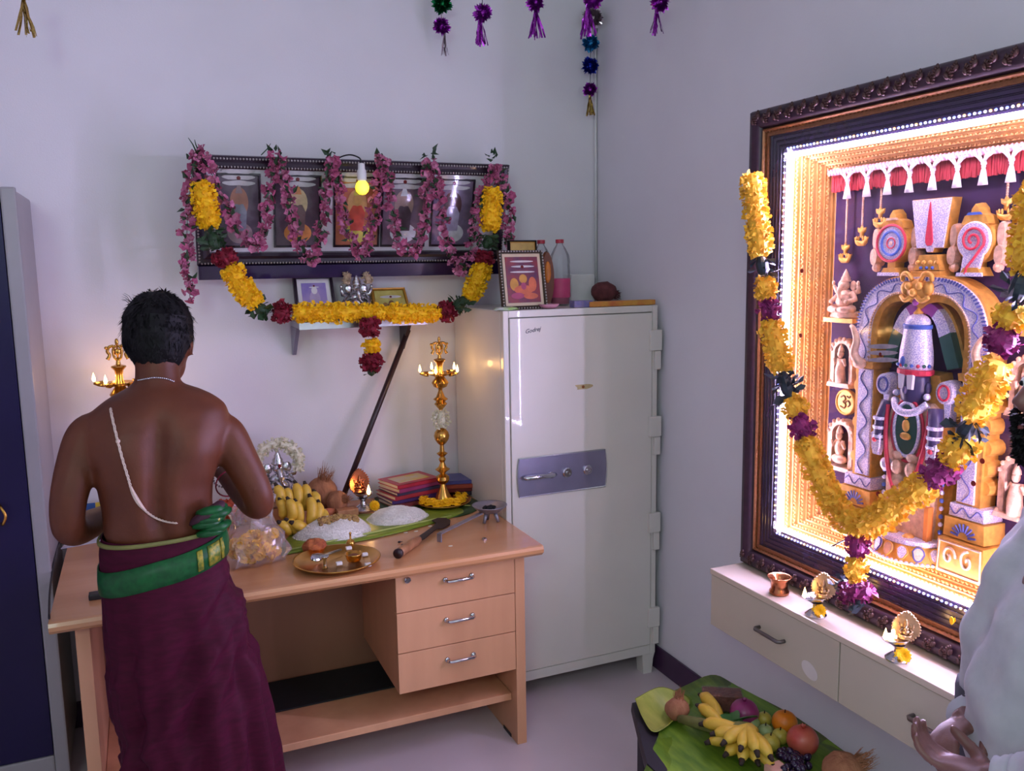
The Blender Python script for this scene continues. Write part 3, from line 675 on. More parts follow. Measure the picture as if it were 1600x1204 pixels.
hd = half([(0.022, 1.335), (0.033, 1.348), (0.038, 1.370), (0.039, 1.395), (0.038, 1.418)], crx, 16, 0.8); hd.ball(R(0, 1.376, crx-0.033), (0.008, 0.006, 0.010), 8, 6)
for q in (-1, 1): hd.ball(R(q*0.040, 1.382, crx), (0.010, 0.007, 0.016), 8, 6)
obj('head', hd, m_darkp, g, smooth=True, label='dark face')
for s0, w_ in ((0.013, 0.010), (-0.013, 0.010)):
    obj('forehead_mark', pr(M(), [(s0-w_, 1.416), (s0+w_, 1.416), (s0+w_*.7, 1.378), (s0-w_*.7, 1.378)], crx-0.026, crx-0.034, inset=.001), m_tas, g, label='white forehead mark')
for q in (-1, 1): obj('earring', M().ball(R(q*0.046, 1.362, crx-0.01), 0.009, 8, 6), m_sil, g, smooth=True)
# torso, pendant, arms
tb = M(); pr(tb, [(0.050, 1.345), (-0.050, 1.345), (-0.078, 1.325), (-0.076, 1.20), (-0.070, 1.05), (-0.066, 0.995), (0.066, 0.995), (0.070, 1.05), (0.076, 1.20), (0.078, 1.325)], 1.78, 1.748, inset=.012, bev=.5)
obj('robe', tb, m_pinkgold, g)
obj('collar', M().tube(spline([R(0.05, 1.345, 1.75), R(0.03, 1.325, 1.736), R(0, 1.318, 1.732), R(-0.03, 1.325, 1.736), R(-0.05, 1.345, 1.75)], 5), 0.010, 8), m_sil, g, smooth=True)
pend = circ(0.0, 1.275, 0.036, 0.066, 24)
obj('pendant', pr(M(), pend, 1.75, 1.738, inset=.004, bev=.5), m_green, g, label='dark green oval pendant')
obj('pendant_rim', M().tube([R(s, z, 1.739) for s, z in circ(0, 1.275, 0.038, 0.068, 28)], 0.0045, 7, closed=True), m_sil, g, smooth=True)
obj('pendant_rim', M().tube([R(s, z, 1.742) for s, z in circ(0, 1.272, 0.048, 0.079, 28)], 0.004, 7, closed=True), m_redg, g, smooth=True)
fg = M().ball(R(0, 1.285, 1.736), (0.005, 0.012, 0.016), 8, 6); fg.ball(R(0, 1.310, 1.736), (0.005, 0.007, 0.008), 8, 6); fg.ball(R(0, 1.258, 1.736), (0.005, 0.018, 0.010), 8, 6)
obj('pendant_figure', fg, m_gilt, g, smooth=True)
for q in (-1, 1):
    obj('upper_arm', M().tube([R(q*0.072, 1.335, 1.752), R(q*0.082, 1.29, 1.742), R(q*0.084, 1.235, 1.735)], [0.018, 0.017, 0.015], 10), m_darkp, g, smooth=True, label='dark arm')
    for z_ in (1.292, 1.268, 1.245): obj('armlet', M().lathe([(0.0185, -0.004), (0.0195, 0), (0.0185, 0.004)], R(q*0.083, z_, 1.739), 12), m_sil, g)
    obj('hand', pr(M(), [(q*0.070, 1.255), (q*0.100, 1.255), (q*0.100, 1.215), (q*0.092, 1.195), (q*0.076, 1.195), (q*0.070, 1.215)], 1.74, 1.725, inset=.003, bev=.5), m_sil, g)
    obj('palm_gem', M().ball(R(q*0.086, 1.236, 1.724), 0.007, 8, 6), m_redg, g, smooth=True)
    dd = M(); pr(dd, circ(q*0.092, 1.378, 0.026, 0.030, 18), 1.79, 1.752, inset=.003, bev=.6)
    obj('hand_emblem', dd, m_sil, g)
    obj('emblem_ring', M().tube([R(s, z, 1.751) for s, z in circ(q*0.092, 1.378, 0.015, 0.018, 18)], 0.003, 6, closed=True), m_navyl if q > 0 else m_redg, g, smooth=True)
    pr(dd := M(), [(q*0.082, 1.355), (q*0.102, 1.355), (q*0.098, 1.30), (q*0.088, 1.30)], 1.79, 1.765); obj('emblem_stem', dd, m_sil, g)
    # small attendant faces and swag of flowers over the robe
    at = M().ball(R(q*0.022, 1.175, 1.735), (0.012, 0.016, 0.020), 10, 7); at.ball(R(q*0.022, 1.205, 1.738), (0.010, 0.018, 0.012), 8, 6); at.ball(R(q*0.022, 1.142, 1.738), (0.012, 0.024, 0.022), 8, 6)
    obj('attendant', at, m_pinkgold, g, smooth=True)
    obj('rosette', M().lathe([(0.018, 0), (0.018, 0.006), (0.010, 0.009), (0.006, 0.006), (0.004, 0.010), (0, 0.010)], R(q*0.058, 1.175, 1.742), 12, axis=(-1, 0, 0)), m_sil, g)
    obj('side_sash', M().tube(spline([R(q*0.064, 1.33, 1.742), R(q*0.060, 1.24, 1.735), R(q*0.040, 1.16, 1.73), R(q*0.012, 1.09, 1.73)], 6), 0.006, 7), m_redg, g, smooth=True)
    for z_ in range(8):
        obj('gem', M().ball(R(q*0.089, 1.15-z_*0.020, 1.768), 0.006, 7, 5), (m_blue, m_sil)[z_ % 2], g, smooth=True)
    st = M(); pr(st, [(q*0.062, 1.09), (q*0.074, 1.09), (q*0.074, 1.0), (q*0.062, 1.0)], 1.76, 1.742); obj('tricolour_sash', st, mat('orange_enamel', (220, 130, 60), 0.5, var=.2), g)
ft = M(); ft.ball(R(0.025, 1.0, 1.735), (0.018, 0.016, 0.014), 8, 6); ft.ball(R(-0.025, 1.0, 1.735), (0.018, 0.016, 0.014), 8, 6)
obj('feet', ft, m_gilt, g, smooth=True)
# lotus pedestal
pd = half([(0.115, 0.945), (0.120, 0.950), (0.115, 0.960), (0.098, 0.988), (0.100, 0.995), (0.02, 0.996)], 1.80, 32, 0.95)
ped = obj('pedestal', pd, m_gilt, g, autos=30)
for k in range(9):
    an = PI*(k+.5)/9; ca, sa = math.cos(an), math.sin(an)
    o_ = V((1.80-0.106*0.95*sa, YC+0.106*ca, 0.972)); nn = V((-sa, ca, 0.35)).normalized(); tt = V((-ca, -sa, 0)) if False else nn.cross(V((0, 0, 1))).normalized(); uu = tt.cross(nn)
    if uu.z < 0: uu = -uu
    pt = [o_+tt*0.014*math.cos(w)*(1 if math.sin(w) > 0 else .8)+uu*0.017*math.sin(w)+nn*0.002 for w in [2*PI*j/14 for j in range(14)]]
    po = obj('lotus_petal', M().prism(pt, nn*0.006, inset=.002), m_sil if k % 2 else m_pinkgold, ped)
    obj('petal_rim', M().tube([p+nn*0.004 for p in pt], 0.002, 5, closed=True), m_navyl if k % 3 == 0 else m_gilt, g)
obj('pedestal_band', half([(0.100, 0.990), (0.103, 0.993), (0.103, 1.003), (0.09, 1.005)], 1.80, 32, 0.95), m_sil, g, label='silver band')
bd = M()
for k in range(30):
    an = PI*(k+.5)/30; bd.ball(V((1.80-0.119*.95*math.sin(an), YC+0.119*math.cos(an), 0.951)), 0.005, 6, 4)
obj('bead_edge', bd, m_sil, g, smooth=True)

# ---------------------------------------------------------------- little gilt deities down both sides
def arch_niche(name, lab, s0, z0, w, h, seated):
    e = thing(name, lab, 'figurine', R(s0, z0, 1.80)); xf = 1.786
    b = M(); pr(b, [(s0+w*1.08, z0), (s0-w*1.08, z0), (s0-w, z0+0.012), (s0+w, z0+0.012)], PXB, xf-0.012, inset=.001); obj('plinth', b, m_pinkgold, e)
    A = [(s0+w*math.cos(a), z0+h-w+ (w)*math.sin(a)) for a in [PI*k/16 for k in range(17)]]; A = [(s0+w, z0+0.012)]+A+[(s0-w, z0+0.012)]
    B = [(s0+w*.68*math.cos(a), z0+h-w+(w*.68)*math.sin(a)) for a in [PI*k/16 for k in range(17)]]; B = [(s0+w*.68, z0+0.012)]+B+[(s0-w*.68, z0+0.012)]
    q = M(); strip(q, A, B, PXB, xf)
    for i in range(0, len(A), 2): q.ball(R(A[i][0]*.94+B[i][0]*.06, A[i][1], xf), 0.006, 6, 4)
    obj('niche', q, m_pinkgold, e); f = M(); cz = z0+0.012
    if seated:
        f.ball(R(s0, cz+h*.14, xf), (0.014, w*.62, h*.10), 10, 6)
        f.ball(R(s0, cz+h*.36, xf), (0.013, w*.34, h*.17), 10, 7)
    else:
        f.tube([R(s0, cz, xf), R(s0, cz+h*.25, xf-.004), R(s0, cz+h*.5, xf)], [w*.40, w*.36, w*.28], 10)
    f.ball(R(s0, cz+h*.60, xf-.004), (0.010, w*.20, h*.085), 9, 7)
    f.lathe([(w*.22, 0), (w*.20, h*.05), (w*.10, h*.12), (0.001, h*.16)], R(s0, cz+h*.65, xf-.002), 10)
    for q_ in (-1, 1): f.tube([R(s0+q_*w*.25, cz+h*.5, xf), R(s0+q_*w*.5, cz+h*.38, xf-.006), R(s0+q_*w*.42, cz+h*.5, xf-.012)], w*.10, 7)
    obj('figure', f, m_pinkgold, e, smooth=True)
    return e
def ganesha(m, c, h, fx, mi=0):
    """seated elephant-headed figure, base centre c, height h, facing fx (unit, horizontal)"""
    fx = V(fx).normalized(); sx_ = V((0, 0, 1)).cross(fx); c = V(c)
    P = lambda a, b_, z: c+sx_*a*h+fx*b_*h+V((0, 0, z*h))
    rot = Matrix(((fx.x, sx_.x, 0), (fx.y, sx_.y, 0), (0, 0, 1)))
    B = lambda a, b_, z, ra, rb_, rz, n=12: m.ball(P(a, b_, z), (rb_*h, ra*h, rz*h), n, 8, mi, rot)
    m.rings([[P(r_*math.cos(2*PI*j/24)*(1+.05*math.cos(8*2*PI*j/24)), r_*.75*math.sin(2*PI*j/24)*(1+.05*math.cos(8*2*PI*j/24)), z_) for j in range(24)] for r_, z_ in ((0.30, 0), (0.34, 0.03), (0.30, 0.09), (0.33, 0.13), (0.2, 0.14))], mi=mi)
    for q in (-1, 1):
        m.tube([P(q*.10, .02, .20), P(q*.27, .10, .19), P(q*.20, .22, .18), P(-q*.05, .25, .17)], [.09*h, .085*h, .07*h, .05*h], 10, mi)
        m.tube([P(q*.16, 0, .50), P(q*.28, .04, .38), P(q*.22, .18, .34)], [.07*h, .055*h, .045*h], 9, mi)
        m.ball(P(q*.21, .20, .34), .05*h, 8, 6, mi)
        m.tube([P(q*.15, -.04, .52), P(q*.30, -.03, .54), P(q*.33, .02, .66)], [.06*h, .05*h, .035*h], 9, mi)
        B(q*.335, .03, .71, .035, .03, .05, 8)
        B(q*.17, -.01, .66, .085, .025, .10)      # ear
        m.tube([P(q*.05, .14, .60), P(q*.075, .20, .575)], [.014*h, .006*h], 6, mi)
    B(0, .05, .33, .185, .16, .16, 14); B(0, 0, .47, .15, .10, .11)
    B(0, .05, .67, .10, .10, .105, 14)
    m.tube(spline([P(0, .13, .66), P(0, .20, .58), P(.01, .21, .47), P(.05, .22, .39), P(.09, .23, .38)], 4), [.055*h, .052*h, .05*h, .047*h, .044*h, .042*h, .04*h, .037*h, .035*h, .033*h, .03*h, .028*h, .026*h, .025*h, .024*h, .022*h, .02*h], 9, mi)
    m.rings([[P(r_*math.cos(2*PI*j/14), .03+r_*math.sin(2*PI*j/14), z_) for j in range(14)] for r_, z_ in ((.10, .74), (.115, .76), (.09, .79), (.095, .82), (.06, .87), (.062, .89), (.02, .97), (.004, 1.0))], mi=mi)
    return m
e = thing('relief_ganesha', 'pinkish gilt elephant-headed figurine high on the left side of the shrine box', 'figurine', R(0.277, 1.527, 1.80))
obj('body', ganesha(M(), R(0.277, 1.538, 1.798), 0.135, (-1, 0, 0)), m_pinkgold, e, smooth=True)
obj('ledge', pr(M(), [(0.330, 1.538), (0.222, 1.538), (0.222, 1.526), (0.330, 1.526)], PXB, 1.768), m_gilt, e)
for mr, s_ in ((1, 'left'), (-1, 'right')):
    arch_niche('relief_couple', f'gilt arched figurine beside the {s_} capital of the shrine arch', mr*0.274, 1.345, 0.040, 0.135, False)
    arch_niche('relief_deity', f'gilt arched standing figurine low on the {s_} side of the shrine box', mr*0.268, 1.108, 0.046, 0.145, mr > 0)
    d_ = thing('relief_medallion', f'round gold medallion on the {s_} side of the shrine box velvet', 'medallion', R(mr*0.274, 1.265, 1.80))
    obj('disc', pr(M(), circ(mr*0.274, 1.300, 0.036, 0.037, 28), PXB, 1.806), m_gilt, d_)
    obj('rim', M().tube([R(s, z, 1.806) for s, z in circ(mr*0.274, 1.300, 0.033, 0.034, 28)], 0.0035, 6, closed=True), m_gilt, d_, smooth=True)
    om = M()
    om.tube(spline([R(mr*0.290, 1.313, 1.8055), R(mr*0.279, 1.318, 1.8055), R(mr*0.273, 1.309, 1.8055), R(mr*0.282, 1.301, 1.8055), R(mr*0.272, 1.294, 1.8055), R(mr*0.277, 1.283, 1.8055), R(mr*0.292, 1.287, 1.8055)], 5), 0.0028, 6)
    om.tube(spline([R(mr*0.274, 1.300, 1.8055), R(mr*0.262, 1.305, 1.8055), R(mr*0.256, 1.296, 1.8055), R(mr*0.263, 1.289, 1.8055)], 5), 0.0026, 6)
    om.tube(spline([R(mr*0.268, 1.318, 1.8055), R(mr*0.260, 1.314, 1.8055), R(mr*0.254, 1.320, 1.8055)], 4), 0.0024, 6)
    obj('om_sign', om, mat('om_dark', (120, 80, 40), 0.5, var=.2), d_, smooth=True, label='Om sign')
    l_ = thing('relief_lamp', f'small gilt standing lamp at the foot of the {s_} pillar', 'lamp', R(mr*0.275, 0.965, 1.79))
    obj('stand', M().lathe([(0.022, 0), (0.022, 0.008), (0.008, 0.02), (0.006, 0.055), (0.016, 0.065), (0.02, 0.075), (0.008, 0.085), (0.002, 0.10)], R(mr*0.275, 0.962, 1.785), 14), m_gilt, l_, autos=40)
e = thing('relief_goddess', 'silver seated goddess figurine on the right side of the shrine box', 'figurine', R(-0.277, 1.527, 1.80))
f = M(); s0 = -0.277
f.ball(R(s0, 1.558, 1.795), (0.016, 0.040, 0.020), 10, 6); f.ball(R(s0, 1.595, 1.797), (0.012, 0.020, 0.026), 10, 7); f.ball(R(s0, 1.632, 1.795), (0.010, 0.012, 0.013), 9, 7)
f.lathe([(0.013, 0), (0.012, 0.008), (0.006, 0.016), (0.001, 0.024)], R(s0, 1.641, 1.796), 10)
obj('body', f, m_pinkgold, e, smooth=True); obj('ledge', pr(M(), [(s0+.05, 1.538), (s0-.05, 1.538), (s0-.05, 1.526), (s0+.05, 1.526)], PXB, 1.768), m_gilt, e)

# ---------------------------------------------------------------- low wall cabinet under the shrine frame
m_cab = mat('cabinet_cream', (200, 188, 168), 0.4, var=0.06, scale=5)
m_cabtop = mat('cabinet_top', (214, 196, 176), 0.3, var=0.05, scale=5, coat=.2)
m_hand = mat('grey_handle', (120, 112, 112), 0.35, 0.7, var=0.1)
CX, CZ1, CZ0, CY1, CY0 = 1.568, 0.758, 0.578, 2.106, 1.03
t = thing('wall_cabinet', 'cream wall-hung cabinet with two doors below the lit shrine frame', 'cabinet', (1.735, 1.57, CZ0))
obj('top_board', M().box((CX-0.004, CY0, CZ1-0.018), (RW-0.002, CY1, CZ1), ch=0.003), m_cabtop, t)
obj('body', M().box((CX+0.02, CY0+0.003, CZ0), (RW-0.002, CY1-0.003, CZ1-0.019)), m_cab, t)
for ya, yb, hx in ((CY1-0.002, 1.570, (1178, 988, 1217, 996)), (1.566, CY0+0.002, (1418, 1118, 1452, 1142))):
    d = obj('door', M().box((CX, ya, CZ0-0.002), (CX+0.019, yb, CZ1-0.020), ch=0.002), m_cab, t)
    ym = ya-0.243 if ya > 1.6 else ya-0.30; zh = 0.652
    h = M(); h0, h1 = PX(hx[0], hx[1], CX-0.02), PX(hx[2], hx[3], CX-0.02); zh = (h0.z+h1.z)/2; y0_, y1_ = h0.y, h1.y if ya > 1.6 else h0.y-0.10
    h.tube([V((CX, y0_, zh)), V((CX-0.016, y0_, zh)), V((CX-0.022, y0_-0.006, zh)), V((CX-0.022, y1_+0.006, zh)), V((CX-0.016, y1_, zh)), V((CX, y1_, zh))], 0.0055, 8)
    obj('handle', h, m_hand, d, smooth=True, label='grey bow handle')
    if ya > 1.6:
        p = PX(1265, 1047, CX-0.0005)
        obj('spot', M().prism([p+V((0, 0.030*math.cos(a), 0.022*math.sin(a)+0.006*math.cos(a))) for a in [2*PI*k/24 for k in range(24)]], (-0.0008, 0, 0)), mat('pale_spot', (222, 212, 206), 0.4, var=.05), d, label='pale oval smudge')  # paler flat oval on the far door
# ================================================================ flower helpers
m_mari = mat('marigold_yellow', (255, 212, 16), 0.7, rgb2=(246, 182, 8), scale=60)
m_mari2 = mat('marigold_pale', (246, 200, 66), 0.75, rgb2=(222, 160, 40), scale=60)
m_rose = mat('rose_red', (150, 24, 50), 0.7, rgb2=(112, 10, 36), scale=60)
m_magenta = mat('rose_magenta', (150, 40, 110), 0.7, rgb2=(104, 20, 78), scale=60)
m_leaf = mat('garland_leaf', (44, 74, 40), 0.55, rgb2=(26, 50, 28), scale=40)
m_leafd = mat('garland_leaf_dark', (40, 52, 66), 0.5, rgb2=(24, 34, 44), scale=40)
m_pink = mat('oleander_pink', (190, 98, 134), 0.6, rgb2=(158, 66, 104), scale=50)
m_pink2 = mat('oleander_pale', (206, 130, 160), 0.6, rgb2=(170, 86, 120), scale=50)
m_jas = mat('jasmine_white', (232, 228, 206), 0.7, rgb2=(206, 200, 166), scale=80)
m_fil = mat('thread', (90, 84, 70), 0.8, var=.1)
def resample(path, step):
    P = [V(p) for p in path]; out = [P[0]]; acc = 0
    for a, b in zip(P[:-1], P[1:]):
        L = (b-a).length; d = step-acc
        while d <= L: out.append(a.lerp(b, d/L)); d += step
        acc = (acc+L) % step
    return out
def petal_tube(path, r, density=14000, size=0.016, clump=0.034, wide=0.5, spiky=0.35, core=0.72, depthf=1.0, taper=True):
    """thick rope of massed petals round a path (room coordinates)"""
    m = M(); P = spline(path, 8) if len(path) > 2 else [V(path[0]).lerp(V(path[1]), k/8) for k in range(9)]
    L = [0.0]
    for a, b in zip(P[:-1], P[1:]): L.append(L[-1]+(b-a).length)
    T = L[-1]
    def at(s):
        i = 0
        while i < len(L)-2 and L[i+1] < s: i += 1
        u = (s-L[i])/max(1e-9, L[i+1]-L[i]); return P[i].lerp(P[i+1], u), (P[i+1]-P[i]).normalized()
    def rad(s):
        e = min(s, T-s); k = 0.62+0.38*min(1, e/(r*0.6)) if taper else 1
        return r*k*(0.90+0.10*abs(math.sin(PI*s/clump)))
    m.tube([at(T*k/16)[0] for k in range(17)], [rad(T*k/16)*core for k in range(17)], 10)
    n = int(density*T*2*PI*r)
    for _ in range(n):
        s = rnd(-0.1*r, T+0.1*r); c, t = at(max(0, min(T, s))); c = c+t*(s-max(0, min(T, s)))
        o = t.orthogonal().normalized(); o = Matrix.Rotation(rnd(0, 2*PI), 3, t) @ o
        rr = rad(max(0, min(T, s)))
        d = (o+rvec()*0.55+t*rnd(-.5, .5)).normalized(); l = size*rnd(.6, 1.25)*(1+spiky*rnd(-.5, 1))
        w = d.cross(rvec()); w = (w.normalized() if w.length > 1e-3 else o)*l*wide*rnd(.6, 1.1)
        m.kite(c+o*(rr*rnd(.70, .96))-d*l*.35, d*l, w, fold=l*.15, nrm=o)
    return m
def leaf_clump(path, r, density=2600, size=0.035, wide=0.24):
    return petal_tube(path, r, density, size, wide=wide, spiky=.5, core=.62)
# small shared flowers
def blossom(mt, nm, np_=5, r=0.016):
    m = M()
    for k in range(np_):
        a = 2*PI*k/np_; d = V((math.cos(a), math.sin(a), 0)); q = V((-math.sin(a), math.cos(a), 0)); z = V((0, 0, 1))
        p0, p1, p2 = V((0, 0, -0.004)), d*r*.62+z*r*.34, d*r+z*r*.25
        m.add([p0, p1+q*r*.46, p2, p1-q*r*.46], [(0, 1, 2), (0, 2, 3)])
    m.lathe([(0.003, -0.014), (0.004, -0.004), (0.002, 0.002)], n=5)
    return smesh(m, nm, mt, True)
ME_BL = [blossom(m_pink, 'blossom_a', 5, .0175), blossom(m_pink2, 'blossom_b', 5, .0155), blossom(m_pink, 'blossom_c', 4, .019)]
def leafmesh(mt, nm, l=0.034, w=0.009):
    m = M(); m.add([(0, 0, 0), (w, l*.4, .003), (0, l*.45, -.002), (-w, l*.4, .003), (0, l, -.006)], [(0, 1, 2), (0, 2, 3), (1, 4, 2), (2, 4, 3)]); return smesh(m, nm, mt)
ME_LF = leafmesh(m_leaf, 'leaf')
mh = M()
for lay, (nr, rr_, zz, tl) in enumerate(((14, .022, -.004, .15), (12, .018, .004, .55), (9, .012, .010, 1.0), (5, .006, .013, 1.6))):
    for k in range(nr):
        a = 2*PI*(k+.5*lay)/nr; d = V((math.cos(a), math.sin(a), tl)).normalized(); q = V((-math.sin(a), math.cos(a), 0))
        mh.kite(d*rr_*.25+V((0, 0, zz)), d*rr_*.85, q*rr_*.30)
mh.ball((0, 0, .002), (.012, .012, .008), 8, 5)
ME_MARI = smesh(mh, 'marigold', m_mari, False)

# ================================================================ framed picture row on the back wall
m_mould = mat('dark_lacquer', (40, 22, 40), 0.28, var=0.3, scale=40, coat=.3)
m_glossp = mat('purple_gloss', (46, 30, 72), 0.18, var=0.2, scale=20, coat=.5)
m_matw = mat('white_mount', (236, 230, 230), 0.6, var=0.04)
m_silb = mat('silver_bead', (190, 184, 180), 0.35, .7, var=.2)
m_ash2 = mat('ash_white', (214, 208, 206), 0.9, var=0.15, scale=60)
fn = V((0, -0.965, -0.262)).normalized()     # the picture leans out from the wall at the top
fp0 = V((0.8, 3.345, 1.665)); fu = V((1, 0, 0)); fv = fn.cross(fu); fv = fv if fv.z > 0 else -fv
def FP(x, y, h=0.0): return PN(x, y, fp0+fn*h, fn)
def fl(u, v, h=0.0): return fp0+fu*(u-0.8)+fv*v+fn*h     # frame-plane coordinates: u along x, v up
def fuv(p): return (p.x, (p-fp0).dot(fv))
uL = (fuv(FP(303, 250))[0]+fuv(FP(306, 430))[0])/2; uR = (fuv(FP(792, 262))[0]+fuv(FP(786, 424))[0])/2
vT = (fuv(FP(332, 243))[1]+fuv(FP(748, 256))[1])/2; vB = (fuv(FP(312, 415))[1]+fuv(FP(706, 408))[1])/2; vB2 = (fuv(FP(309, 437))[1]+fuv(FP(706, 427))[1])/2
t = thing('picture_frame', 'long dark frame holding five devotional prints hung high on the back wall', 'picture frame', fl((uL+uR)/2, vB2, -.02))
b = M(); cs = [fl(uL, vB), fl(uR, vB), fl(uR, vT), fl(uL, vT)]
mould(b, [c-fn*.02 for c in cs], fn, [(0, 0), (0, .018), (.008, .028), (.022, .024), (.034, .030), (.044, .024), (.046, .012)])
obj('frame_moulding', b, m_mould, t, autos=35)
b = M(); b.prism([fl(uL, vB2, -.02), fl(uR, vB2, -.02), fl(uR, vB-.001, -.02), fl(uL, vB-.001, -.02)], fn*.034, inset=.003, bev=.7)
obj('lower_rail', b, m_glossp, t, label='glossy dark purple lower rail')
bd = M()
for (ua, va), (ub, vb_) in (((uL+.01, vT-.008), (uR-.01, vT-.008)), ((uL+.035, vT-.036), (uR-.035, vT-.036)), ((uL+.01, vB+.008), (uR-.01, vB+.008)), ((uL+.008, vB+.01), (uL+.008, vT-.01)), ((uR-.008, vB+.01), (uR-.008, vT-.01))):
    n = int(math.hypot(ub-ua, vb_-va)/.011)
    for i in range(n): q = (i+.5)/n; bd.ball(fl(ua+(ub-ua)*q, va+(vb_-va)*q, .010), .004, 5, 4)
obj('bead_rows', bd, m_silb, t, kind='stuff', smooth=True)
obj('mount', M().prism([fl(uL+.044, vB+.044, -.012), fl(uR-.044, vB+.044, -.012), fl(uR-.044, vT-.044, -.012), fl(uL+.044, vT-.044, -.012)], fn*.004), m_matw, t)
prints = [((342, 406), ((70, 56, 66), (120, 100, 100), (140, 90, 70), (110, 110, 120))), ((430, 500), ((60, 40, 50), (214, 110, 50), (190, 150, 110), (90, 60, 60))), ((524, 592), ((150, 80, 50), (224, 160, 60), (210, 130, 80), (180, 60, 40))),
          ((598, 664), ((80, 60, 70), (170, 170, 190), (140, 110, 100), (60, 40, 50))), ((676, 738), ((96, 80, 100), (190, 170, 190), (60, 30, 30), (140, 130, 150)))]
for i, ((xa, xb_), cols) in enumerate(prints):
    ua = fuv(FP(xa, 330))[0]; ub = fuv(FP(xb_, 330))[0]; va = vB+.068; vb_ = vT-.066; um = (ua+ub)/2; vm = (va+vb_)/2; hw = (ub-ua)/2; hh = (vb_-va)/2
    mm = [mat(f'print_{i}_{k}', tuple(min(245, int(v*1.35+12)) for v in c), .5, var=.35, scale=28) for k, c in enumerate(cols)]
    pr_ = obj('print', M().prism([fl(ua, va, -.008), fl(ub, va, -.008), fl(ub, vb_, -.008), fl(ua, vb_, -.008)], fn*.003), mm[0], t, label='devotional colour print')
    b = M(); mould(b, [fl(ua, va, -.008), fl(ub, va, -.008), fl(ub, vb_, -.008), fl(ua, vb_, -.008)], fn, [(-.006, 0), (-.005, .008), (.0, .010), (.003, .004)]); obj('print_border', b, m_mould, pr_)
    def flat(us, vs, nm, mt, h): obj(nm, M().prism([fl(um+a*hw, vm+c*hh, h) for a, c in zip(us, vs)], fn*.0012), mt, pr_)
    A = [2*PI*k/20 for k in range(20)]
    flat([.45*math.cos(a) for a in A], [.25+.42*math.sin(a) for a in A], 'halo', mm[2], -.0049)
    flat([.62*math.cos(a) for a in A], [-.62+.3*math.sin(a) for a in A], 'lap', mm[1], -.0045)
    flat([.3, .36, .2, -.2, -.36, -.3], [-.55, .0, .2, .2, .0, -.55], 'torso', mm[3], -.0041)
    flat([.17*math.cos(a) for a in A], [.38+.2*math.sin(a) for a in A], 'face', mm[2], -.0035)
    flat([.18, .1, .0, -.1, -.18], [.5, .68, .85, .68, .5], 'headdress', mm[1], -.0033)
    for k in range(3):
        vv = vb_+.014-k*.021
        pts = [fl(um+.82*hw*math.cos(a), vv+.0095*math.sin(a)*(1+.15*math.sin(5*a)), -.0022) for a in A]
        obj('ash_stripe', M().prism(pts, fn*.002, inset=.001), m_ash2, pr_, label='white ash stripe')
    obj('red_dot', M().lathe([(.0075, 0), (.006, .002), (.002, .003)], fl(um, vb_-.010, -.0004), 10, axis=fn), m_kum, pr_)
g_ = M().prism([fl(uL+.046, vB+.046, .0035), fl(uR-.046, vB+.046, .0035), fl(uR-.046, vT-.046, .0035), fl(uL+.046, vT-.046, .0035)], fn*.0015)
obj('glass_pane', g_, glassy('picture_glass', (.97, .97, .98), .05), t)
wr = M().tube([fl(.5, vT-.004, -.018), V((.62, BW-.002, 2.26)), V((.62, BW-.002, 2.27))], .0012, 5)

# pink oleander strands looped over the frame
strands = [[(308,236),(299,280),(293,340),(292,400),(297,466)], [(308,236),(330,270),(350,320),(372,360),(398,394)], [(430,245),(420,300),(412,350),(400,394)],
 [(430,245),(448,290),(458,340),(470,385),(487,412)], [(518,250),(510,300),(503,350),(495,390),(487,412)], [(518,250),(530,300),(540,350),(550,385),(563,402)],
 [(597,248),(588,300),(580,350),(572,385),(563,402)], [(597,248),(607,300),(615,345),(625,380),(640,397)], [(672,252),(665,300),(660,350),(652,385),(640,397)],
 [(672,252),(685,300),(692,350),(700,395),(718,425)], [(770,260),(755,300),(742,350),(735,390),(718,425)], [(772,258),(786,290),(794,330),(791,386)]]
gl_ = thing('oleander_garland', 'pink oleander garland looped in strands over the long picture frame', 'garland', PY(540, 245, 3.19))
def sd(x, y): return PY(x, y, 3.195)
spots = []
for st in strands:
    P = resample(spline([sd(*q) for q in st], 10), 0.0168)
    obj('thread', M().tube(P, .0012, 5), m_fil, gl_)
    for i, p in enumerate(P):
        for q in range(3 if i % 2 else 2): spots.append(p+V((rnd(-.022, .022), rnd(-.020, .008), rnd(-.010, .010))))
        if i % 10 != 0:
            d = V((rnd(-1, 1), -rnd(0, .6), rnd(-.8, .5))).normalized(); place('leaf', ME_LF, orient(p+V((rnd(-.015, .015), -.014, 0)), d.orthogonal(), rvec(), rnd(.75, 1.1)), gl_)
random.shuffle(spots); extra = M()
for i, c in enumerate(spots):
    d = V((rnd(-1, 1), -rnd(.1, 1.0), rnd(-.7, .8))).normalized(); me = random.choice(ME_BL); mw = orient(c, d, rvec(), rnd(.8, 1.1))
    if i < 298: place('blossom', me, mw, gl_)
    else: extra.add([mw @ v.co for v in me.vertices], [tuple(f.vertices) for f in me.polygons], random.randint(0, 1))
obj('blossom_filling', extra, [m_pink, m_pink2], gl_, kind='stuff', smooth=True, label='pink oleander blossoms between the larger ones')
for x_ in (308, 430, 518, 597, 672, 770):       # twigs and leaf tufts where a strand crosses the frame top
    p = sd(x_, 246)
    for k in range(7): place('leaf', ME_LF, orient(p+V((rnd(-.02, .02), rnd(-.01, .02), rnd(-.01, .02))), rvec(), rvec(), rnd(.8, 1.2)), gl_)
obj('stem_twig', M().tube([sd(308, 240), sd(301, 225), sd(294, 215)], [.003, .002, .001], 5), m_leaf, gl_)
obj('stem_twig', M().tube([sd(312, 240), sd(306, 226), sd(304, 218)], [.003, .002, .001], 5), m_leaf, gl_)
